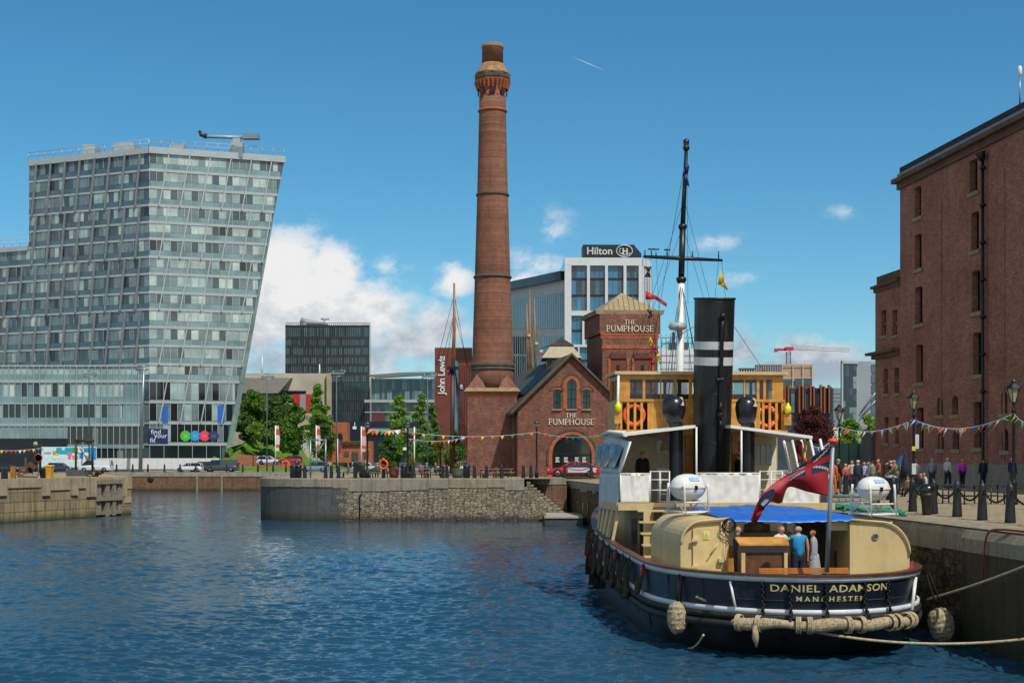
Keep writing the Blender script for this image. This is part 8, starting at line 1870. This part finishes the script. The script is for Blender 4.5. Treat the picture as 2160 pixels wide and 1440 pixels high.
# ---------- pier furniture ----------
for x,D,lb in ((643,116.2,'left of the grey crane frame'),(687,116.2,'under the right leg of the grey crane frame'),(699,119,'just behind the crane frame'),(714,116,'right of the crane frame'),(809,116,'carrying the lifebuoy'),(870,116,'right of the double lamp'),(934,116,'left of the grey tub'),(943,116.6,'close beside its twin left of the grey tub'),(1001,116,'below the chimney, left one'),(1026,116.2,'below the chimney, middle one'),(1058,116,'below the chimney, right one'),(1104,117.5,'left of the pumphouse lamp'),(1120,117.5,'close left of the pumphouse lamp'),(1191,119,'at the front wheel of the red car'),(1247,119,'at the door of the red car')):
    chain_post('black post on the pier edge, '+lb,V((X(x,D),D,3.41)),1.12,.14,'black posts along the pier edge')
A=V((X(1191,119),119,4.35)); B=V((X(1247,119),119,4.35)); o=thing('chain','black chain in front of the red car','chain',A); mb=MB(); mb.tube([A.lerp(B,i/10)-V((0,0,.3*4*(i/10)*(1-i/10))) for i in range(11)],.035,5); mb.build('links',o,CHM)
for x,D,lb in ((619,117,'left one of the pair'),(629,117.4,'right one of the pair'),(852,117,'below the double lamp post'),(984,117.5,'in front of the chimney foot')):
    b=V((X(x,D),D,3.41)); o=thing('litter_bin','black litter bin on the pier, '+lb,'bin',b,0,'black bins on the pier'); mb=MB(); mb.lathe([(.27,0),(.29,.05),(.29,.85),(.26,.95)],b,14); mb.build('body',o,BLACK); mb=MB(); mb.lathe([(.31,.93),(.30,1.02),(.18,1.15),(0,1.2)],b,14); mb.build('lid',o,M('bin_lid','#23272d',.4))
ptb=None
for k,(x,D,lb) in enumerate(((732,119.5,'leftmost'),(764,121,'behind the black chair'),(798,120,'left of the lifebuoy'),(890,119.5,'right of the double lamp post'),(916,120.5,'left of the grey tub'),(1003,120,'under the chimney'),(1032,119,'in the shade of the gable'),(1060,121,'rightmost, by the gable corner'))):
    p=V((X(x,D),D,3.41))
    if ptb is None:
        ptb=o=thing('picnic_table','wooden picnic table on the pier, '+lb,'picnic table',p,0,'picnic tables on the pier')
        mb=MB(); [mb.box(-.9,.9,-.36+.15*i,-.23+.15*i,.72,.765) for i in range(5)]; mb.build('tabletop',o,WOODG,world=False)
        for sy in (-.75,.75): mb=MB(); [mb.box(-.9,.9,sy-.13+.14*i,sy-.01+.14*i,.43,.47) for i in range(2)]; mb.build('seat',o,WOODG,world=False)
        for sx in (-.65,.65): mb=MB(); mb.tube([(sx,-.6,0),(sx,-.2,.72)],.05,4); mb.tube([(sx,.6,0),(sx,.2,.72)],.05,4); mb.box(sx-.03,sx+.03,-.85,.85,.36,.43); mb.build('leg_frame',o,WOODG,world=False)
    else: dup(ptb,p,rnd.uniform(-.25,.25),'wooden picnic table on the pier, '+lb)
o=thing('lounge_chair','black high backed curved chair on the pier beside the lamp post','chair',(X(752,118),118,3.41)); mb=MB(); mb.prism([at(x,y,118) for x,y in ((745,1008),(745,977),(752,976),(762,981),(769,990),(771,1000),(766,1003),(757,993),(752,993),(752,1008))],(0,.7,0)); mb.build('shell',o,BLACK)
b=V((X(809,115.6),115.6,3.41)); o=thing('lifebuoy','orange lifebuoy on a black post in the middle of the pier','lifebuoy',b+V((0,-.2,1.15)),0,'lifebuoys around the dock'); mb=MB(); mb.torus((0,0,0),.34,.085,ROD(R(90)),22,7); mb.build('ring',o,ORANGE,world=False); mb=MB(); mb.lathe([(.19,.34),(.1,.48),(0,.52)],(0,.05,0),8); mb.build('housing',o,ORANGE,world=False)
b=at(603,979,222.5); o=thing('lifebuoy','small orange lifebuoy on the far quay by the ramp wall','lifebuoy',b,0,'lifebuoys around the dock'); mb=MB(); mb.torus((0,0,0),.5,.14,ROD(R(90)),18,6); mb.build('ring',o,ORANGE,world=False)
for x in (246,280,312,347,380,413,445,478,512,544,576,603):
    chain_post('slim black post on the far quay edge, '+{246:'first',280:'second',312:'third',347:'fourth',380:'fifth',413:'sixth',445:'seventh',478:'eighth',512:'ninth',544:'tenth',576:'eleventh',603:'twelfth'}[x]+' from the left jetty',V((X(x,221.5),221.5,2.8)),1.3,.15,'black posts along the far quay')
o=thing('crane_frame','grey tubular davit frame with slanted arms at the left of the pier','frame',(X(672,120),120,3.41)); q=lambda x,y,d=120:at(x,y,d); mb=MB()
for x in (655,687): mb.tube([q(x,1008),q(x,926)],.07,6); mb.tube([q(x-1,928),q(x-16,952,119)],.05,6)
mb.tube([q(655,927),q(687,928)],.07,6); mb.build('tubes',o,STEEL)
o=thing('flagpole','plain white pole beside the double lamp post on the pier','flagpole',(X(874,122),122,3.41)); mb=MB(); mb.tube([at(874,1006,122),at(874,900,122)],.06,6); mb.build('pole',o,WHITE)
# feather banners on the far side
for x,y0,y1,w,c,lb in ((581,897,968,9,'#cfc4be','left white and red feather banner by the lawn'),(667,897,968,9,'#cbb7ac','middle white and red feather banner in front of the tall tree'),(762,899,970,10,'#c9aaa8','right white and red feather banner before the dark shop'),(712,925,955,7,'#7d1f3a','dark red feather banner beside the floodlight column')):
    D=236; o=thing('feather_banner',lb,'banner',(X(x,D),D,2.9),0,'feather banners'); mb=MB(); mb.tube([at(x,992,D),at(x,y0,D)],.09,5); mb.build('pole',o,WHITE)
    mb=MB(); mm=M('banner_'+c.strip('#'),c,.7); rr=M('banner_print','#b8493f',.7)
    for i in range(8):
        mb.mat(mm if i in (0,3,4,5,7) else (rr if c!='#7d1f3a' else mm)); ya=y0+(y1-18-y0)*i/8; yb2=y0+(y1-18-y0)*(i+1)/8
        if c=='#7d1f3a': ya,yb2=y0+(y1-y0)*i/8,y0+(y1-y0)*(i+1)/8
        k=lambda f:w*(.75+.25*math.sin(f*3)); mb.prism([at(x+.5,ya,D),at(x+k(i/8),ya+1,D),at(x+k((i+1)/8),yb2+1,D),at(x+.5,yb2,D)],(0,.06,0))
    mb.build('cloth',o)
# bunting
BC_=[M('pennant_'+n,c,.7) for n,c in (('red','#b8242a'),('yellow','#cdb02a'),('green','#128a4a'),('blue','#1f55b0'),('white','#cccccc'),('orange','#d9662a'))]
def bunting(label,P,n,s,flutter=1.0,seed=1):
    r=random.Random(seed); P=[V(p) for p in P]; o=thing('bunting',label,'bunting',P[0],0,'strings of bunting'); pts=[]
    for a,b in zip(P[:-1],P[1:]):
        L=(b-a).length; m=14
        for i in range(m): f=i/m; pts.append(a.lerp(b,f)-V((0,0,.035*L*4*f*(1-f))))
    pts.append(P[-1]); mb=MB(); mb.tube(pts,.012*s/.25,4); mb.build('cord',o,WHITE,uv=False)
    for i in range(n):
        f=(i+.5)/n*(len(pts)-1); k=int(f); p=pts[k].lerp(pts[min(k+1,len(pts)-1)],f-k); d=(pts[min(k+1,len(pts)-1)]-pts[k]).normalized(); t=V((r.uniform(-.6,.6)*flutter,r.uniform(-.5,.5)*flutter,-1+flutter*r.random()*.9)).normalized()*s*1.25; t.x-=flutter*.3*s
        mb=MB().mat(BC_[r.randrange(6)]); mb.add([p-d*s*.5,p+d*s*.5,p+t,p+t*.5+V((0,.05,0))],[(0,3,2),(0,1,3),(1,2,3)],True); solid(mb.build('pennant',o,uv=False),.01)
b1=at(1690,919,60); b2=at(1770,900,82); b3=at(1927,884,70); b4=at(2138,872,55); b5=at(2200,885,48)
bunting('colourful bunting from the boat awning to the farthest quay lamp',[b1,b2],26,.42,1.0,1); bunting('colourful bunting between the farthest and the middle quay lamps',[b2,b3],22,.38,1.0,2); bunting('colourful bunting between the middle and the nearest quay lamps',[b3,b4],30,.34,1.0,3); bunting('end of bunting running out of the picture from the nearest quay lamp',[b4,b5],8,.3,1.0,4)
bunting('bunting from the double lamp past the chimney to the boat',[at(862,911,118),at(1132,911,118.4),at(1290,914,110)],26,.30,.25,5); bunting('bunting sagging between the two left pier lamps',[at(775,906,117.5),at(860,904,118)],16,.42,.8,6); bunting('bunting in front of the dark entrance at far left',[at(-20,948,224),at(95,943,224)],12,.5,.3,7); bunting('lower bunting below the long string left of the chimney',[at(862,925,119),at(985,921,126)],14,.34,.6,8)
# ---------- tall ship masts in the dock behind ----------
SPAR=M('mast_varnish','#8f6335',.4,0,.2,2); o=thing('ship_mast','varnished ship mast with crow platform and rigging left of the chimney','mast',(X(957,150),150,0)); q=lambda x,y:at(x,y,150)
mb=MB(); mb.tube([q(953,1010),q(955,770)],[.28,.22],8); mb.build('lower_mast',o,M('mast_brown','#4a2418',.5)); mb=MB(); mb.tube([q(955,790),q(958,700),q(958,597)],[.22,.17,.1],8); mb.build('topmast',o,SPAR)
mb=MB(); mb.box(q(944,0).x,q(968,0).x,149.4,150.6,Z(779,150),Z(773,150)); mb.tube([q(946,790),q(953,776)],.1,5); mb.build('crow_platform',o,BLACK)
mb=MB(); 
for x,y in ((920,770),(930,770),(940,772),(985,772),(992,790)): mb.tube([q(958,620 if x in(920,985) else 660),q(x,y)],.03,3)
for k in range(7): x=958+4+k*4.5; mb.tube([q(960,778),q(x+8,1000)],.03,3)
for k in range(12): y=800+16*k; mb.tube([q(962+(y-778)*.028,y),q(960+(y-778)*.17,y)],.025,3)
mb.build('rigging',o,IRON)
o=thing('pirate_flag','small black flag with a white skull shape on the ship rigging beside the chimney','flag',q(966,808)); mb=MB(); mb.prism([q(966,808),q(981,812),q(981,824),q(967,822)],(0,.05,0)); mb.build('cloth',o,FBk); mb=MB(); mb.ball(q(973,814)+V((0,-.05,0)),.16,.05,.16); mb.tube([q(970,820)+V((0,-.05,0)),q(977,817)+V((0,-.05,0))],.04,4); mb.tube([q(970,817)+V((0,-.05,0)),q(977,821)+V((0,-.05,0))],.04,4); mb.build('emblem',o,FWh)
for x,y0,lb in ((1111,640,'left'),(1117,610,'middle'),(1127,628,'right')):
    o=thing('ship_mast','slender varnished mast above the pumphouse roof, '+lb+' of three','mast',(X(x+2,160),160,0),0,'masts above the pumphouse roof'); mb=MB(); mb.tube([at(x,y0,160),at(x+2,720,160),at(x+3,800,160)],[.06,.13,.16],7); mb.build('spar',o,SPAR)
    mb=MB(); [mb.tube([at(x,y0+30,160),at(x+k,780,160)],.02,3) for k in (-14,12)]; mb.build('rigging',o,IRON)
sf=thing('signal_flag','cluster of yellow and pink flags on the masts above the pumphouse roof','flag',at(1130,722,159.8)); mb=MB()
for (x,y,m) in ((1128,722,FY),(1138,738,FWh),(1140,745,FRd),(1142,755,FY),(1112,705,FY)): p=at(x,y,159.7); mb.mat(m); mb.prism([p,p+V((.35,.05,.1)),p+V((.4,0,-.2)),p+V((.05,.05,-.25))],(0,.03,0))
mb.build('cloth',sf)
# ---------- pontoon ----------
o=thing('pontoon','grey floating landing pontoon at the foot of the pier stairs','pontoon',(X(1195,112),112,0)); z1_=.62; mb=MB(); mb.box(X(1149,108),X(1228,108),107.2,114.6,.0,.55); mb.build('float',o,M('pontoon_side','#3b423f',.8,0,.2,2)); mb=MB(); mb.box(X(1148,108),X(1229,108),107.1,114.7,.55,.68); mb.build('deck',o,M('pontoon_deck','#98978d',.8,0,.12,2))
mb=MB(); [mb.box(X(1150,108)-.12+i*.0,X(1150,108)+.1,107.8+i*1.2,108.2+i*1.2,.68,.86) for i in range(5)]; [mb.tube([(X(x,107.6),107.6,.68),(X(x,107.6),107.6,1.7)],.06,6) for x in (1230,1240)]; mb.build('cleats',o,M('cleat_yellow','#8a7a2c',.6))
for x,D,lb in ((1239,116,'with the orange ring'),(1254,116,'right, close to the boat')):
    q2=V((X(x,D),D,0)); o=thing('pile','blue grey steel pile beside the pontoon, '+lb,'pile',q2,0,'steel piles by the pontoon'); mb=MB(); mb.box(q2.x-.24,q2.x+.24,D-.2,D+.2,-1.5,Z(1022,D)); mb.build('shaft',o,M('pile_blue','#38464f',.6,.2,.2,1.5)); mb=MB(); mb.box(q2.x-.28,q2.x+.28,D-.24,D+.24,Z(1022,D),Z(1019,D)); mb.build('cap',o,GREYP)
o=thing('lifebuoy','orange lifebuoy hung on the steel pile by the pontoon','lifebuoy',at(1237,1054,115.7),0,'lifebuoys around the dock'); mb=MB(); mb.torus((0,0,0),.36,.09,Matrix.Rotation(R(30),3,'Z')@ROD(R(90)),20,7); mb.build('ring',o,ORANGE,world=False)
# ---------- things on the left jetty ----------
JD=lambda x:P0[1]+(x/277.)*(P1[1]-P0[1])
def jt(x,off=1.2): D=JD(x)+off; return V((X(x,D),D,3.385))
b=jt(103,1.5); o=thing('wheelie_bin','yellow wheeled bin on the left jetty','bin',b); mb=MB(); w=.33; mb.hexa([(b.x-w*.8,b.y-.3,b.z+.08),(b.x+w*.8,b.y-.3,b.z+.08),(b.x+w*.8,b.y+.3,b.z+.08),(b.x-w*.8,b.y+.3,b.z+.08),(b.x-w,b.y-.38,b.z+1.0),(b.x+w,b.y-.38,b.z+1.0),(b.x+w,b.y+.38,b.z+1.0),(b.x-w,b.y+.38,b.z+1.0)]); YB=M('bin_yellow','#c9992a',.5,0,.12,2); mb.build('body',o,YB); mb=MB(); mb.hexa([(b.x-w*1.08,b.y-.42,b.z+1.0),(b.x+w*1.08,b.y-.42,b.z+1.0),(b.x+w*1.08,b.y+.42,b.z+1.0),(b.x-w*1.08,b.y+.42,b.z+1.0),(b.x-w,b.y-.36,b.z+1.06),(b.x+w,b.y-.36,b.z+1.06),(b.x+w,b.y+.42,b.z+1.12),(b.x-w,b.y+.42,b.z+1.12)]); mb.build('lid',o,YB)
b=jt(91,.9); o=thing('litter_bin','black dustbin leaning beside the yellow bin on the left jetty','bin',b); mb=MB(); mb.lathe([(.22,0),(.27,.75),(.3,.78),(.2,.86),(0,.88)],b,14,ax=Matrix.Rotation(R(-6),3,'Y')); mb.build('body',o,BLACK)
o=thing('lifting_frame','dark steel lifting frame on the left jetty','frame',jt(180,6)); D=JD(180)+6; q=lambda x,y:at(x,y,D); mb=MB(); [mb.tube([q(x,994),q(x,929)],.1,4) for x in (160,195)]; mb.tube([q(158,929),q(198,929)],.12,4); mb.tube([q(161,936),q(170,929)],.06,4); mb.tube([q(194,936),q(186,929)],.06,4); mb.tube([q(168,945),q(186,970)],.04,4); mb.build('girders',o,M('frame_dark','#33302c',.6,.2)); mb=MB(); mb.tube([q(185,930),q(186,938)],.07,5); mb.build('hoist',o,IRON)
o=thing('steel_trough','grey steel trough lying on the left jetty','trough',jt(158,3)); D=JD(158)+3; q=lambda x,y,d=0:at(x,y,D)+V((0,d,0)); mb=MB(); mb.hexa([q(140,1004),q(178,1004),q(178,1004,1.2),q(140,1004,1.2),q(137,990),q(177,992),q(177,992,1.2),q(137,990,1.2)]); mb.build('body',o,M('trough_grey','#4d5356',.6,.2,.2,2))
o=thing('old_winch','rusty old dock winch with timbers on the left jetty','winch',jt(55,3)); D=JD(55)+3; q=lambda x,y,d=0:at(x,y,D)+V((0,d,0)); RU=M('rusty_iron','#5e4030',.85,.1,.35,3); mb=MB().mat(RU); mb.cyl(q(42,994),q(58,994),.4,None,10); mb.cyl(q(44,990,.8),q(62,990,.8),.3,None,10); mb.hexa([q(56,980),q(72,990),q(72,990,.5),q(56,980,.5),q(60,974),q(76,985),q(76,985,.5),q(60,974,.5)]); mb.tube([q(54,1000),q(54,965)],.08,5); mb.tube([q(36,1000),q(70,1001)],.12,5); mb.mat(WOODG); mb.tube([q(40,1003,-.3),q(82,1004,-.3)],.13,4); mb.tube([q(44,999,-.5),q(78,1001,.2)],.1,4); mb.build('machinery',o)
o=thing('mooring_post','orange brown timber post at the left jetty edge','post',jt(28,.6)); b=jt(28,.6); mb=MB(); mb.box(b.x-.18,b.x+.18,b.y-.15,b.y+.15,b.z,b.z+1.05); mb.build('timber',o,M('orange_timber','#96632c',.8,0,.25,3))
for x,lb in ((5,'first'),(9,'second'),(14,'third')):
    b=jt(x,2); chain_post('thin grey post at the far left of the jetty, '+lb+' from the left',b,.95,.1,'grey posts at the far left of the jetty')
o=thing('road_sign','round red rimmed road sign on a pole behind the left jetty','road sign',(X(81,118),118,3.4)); mb=MB(); mb.tube([at(81,1002,120),at(81,955,120)],.05,6); mb.build('pole',o,GREYP); mb=MB().mat(M('sign_red','#8a2430',.5)); mb.lathe([(.36,0),(.36,.04),(.27,.041)],at(81,965,119.9),20,ax=ROD(R(90))); mb.mat(M('sign_face','#5a5660',.6)); mb.lathe([(.27,.045),(0,.045)],at(81,965,119.9),20,ax=ROD(R(90))); mb.build('disc',o)
o=thing('street_lamp','small globe lamp post in front of the dark entrance at far left','street lamp',(X(75,222),222,2.8)); mb=MB(); mb.tube([at(75,995,222),at(75,940,222)],.1,6); mb.build('post',o,IRON); mb=MB(); mb.ball(at(75,936,222),.38); mb.build('globe',o,LG)
o=thing('timber_pile','dark wet jumble of timber and rope behind the trough on the left jetty','debris',jt(195,4)); D=JD(195)+4; r=random.Random(9); mb=MB()
for k in range(22): x=175+r.random()*45; y=996+r.random()*8; p=at(x,y,D); mb.tube([p,p+V((r.uniform(-.9,.9),r.uniform(-.8,.8),r.uniform(0,.5)))],.05+.06*r.random(),5)
mb.build('timbers',o,M('wet_timber','#2c2823',.8,0,.3,3))
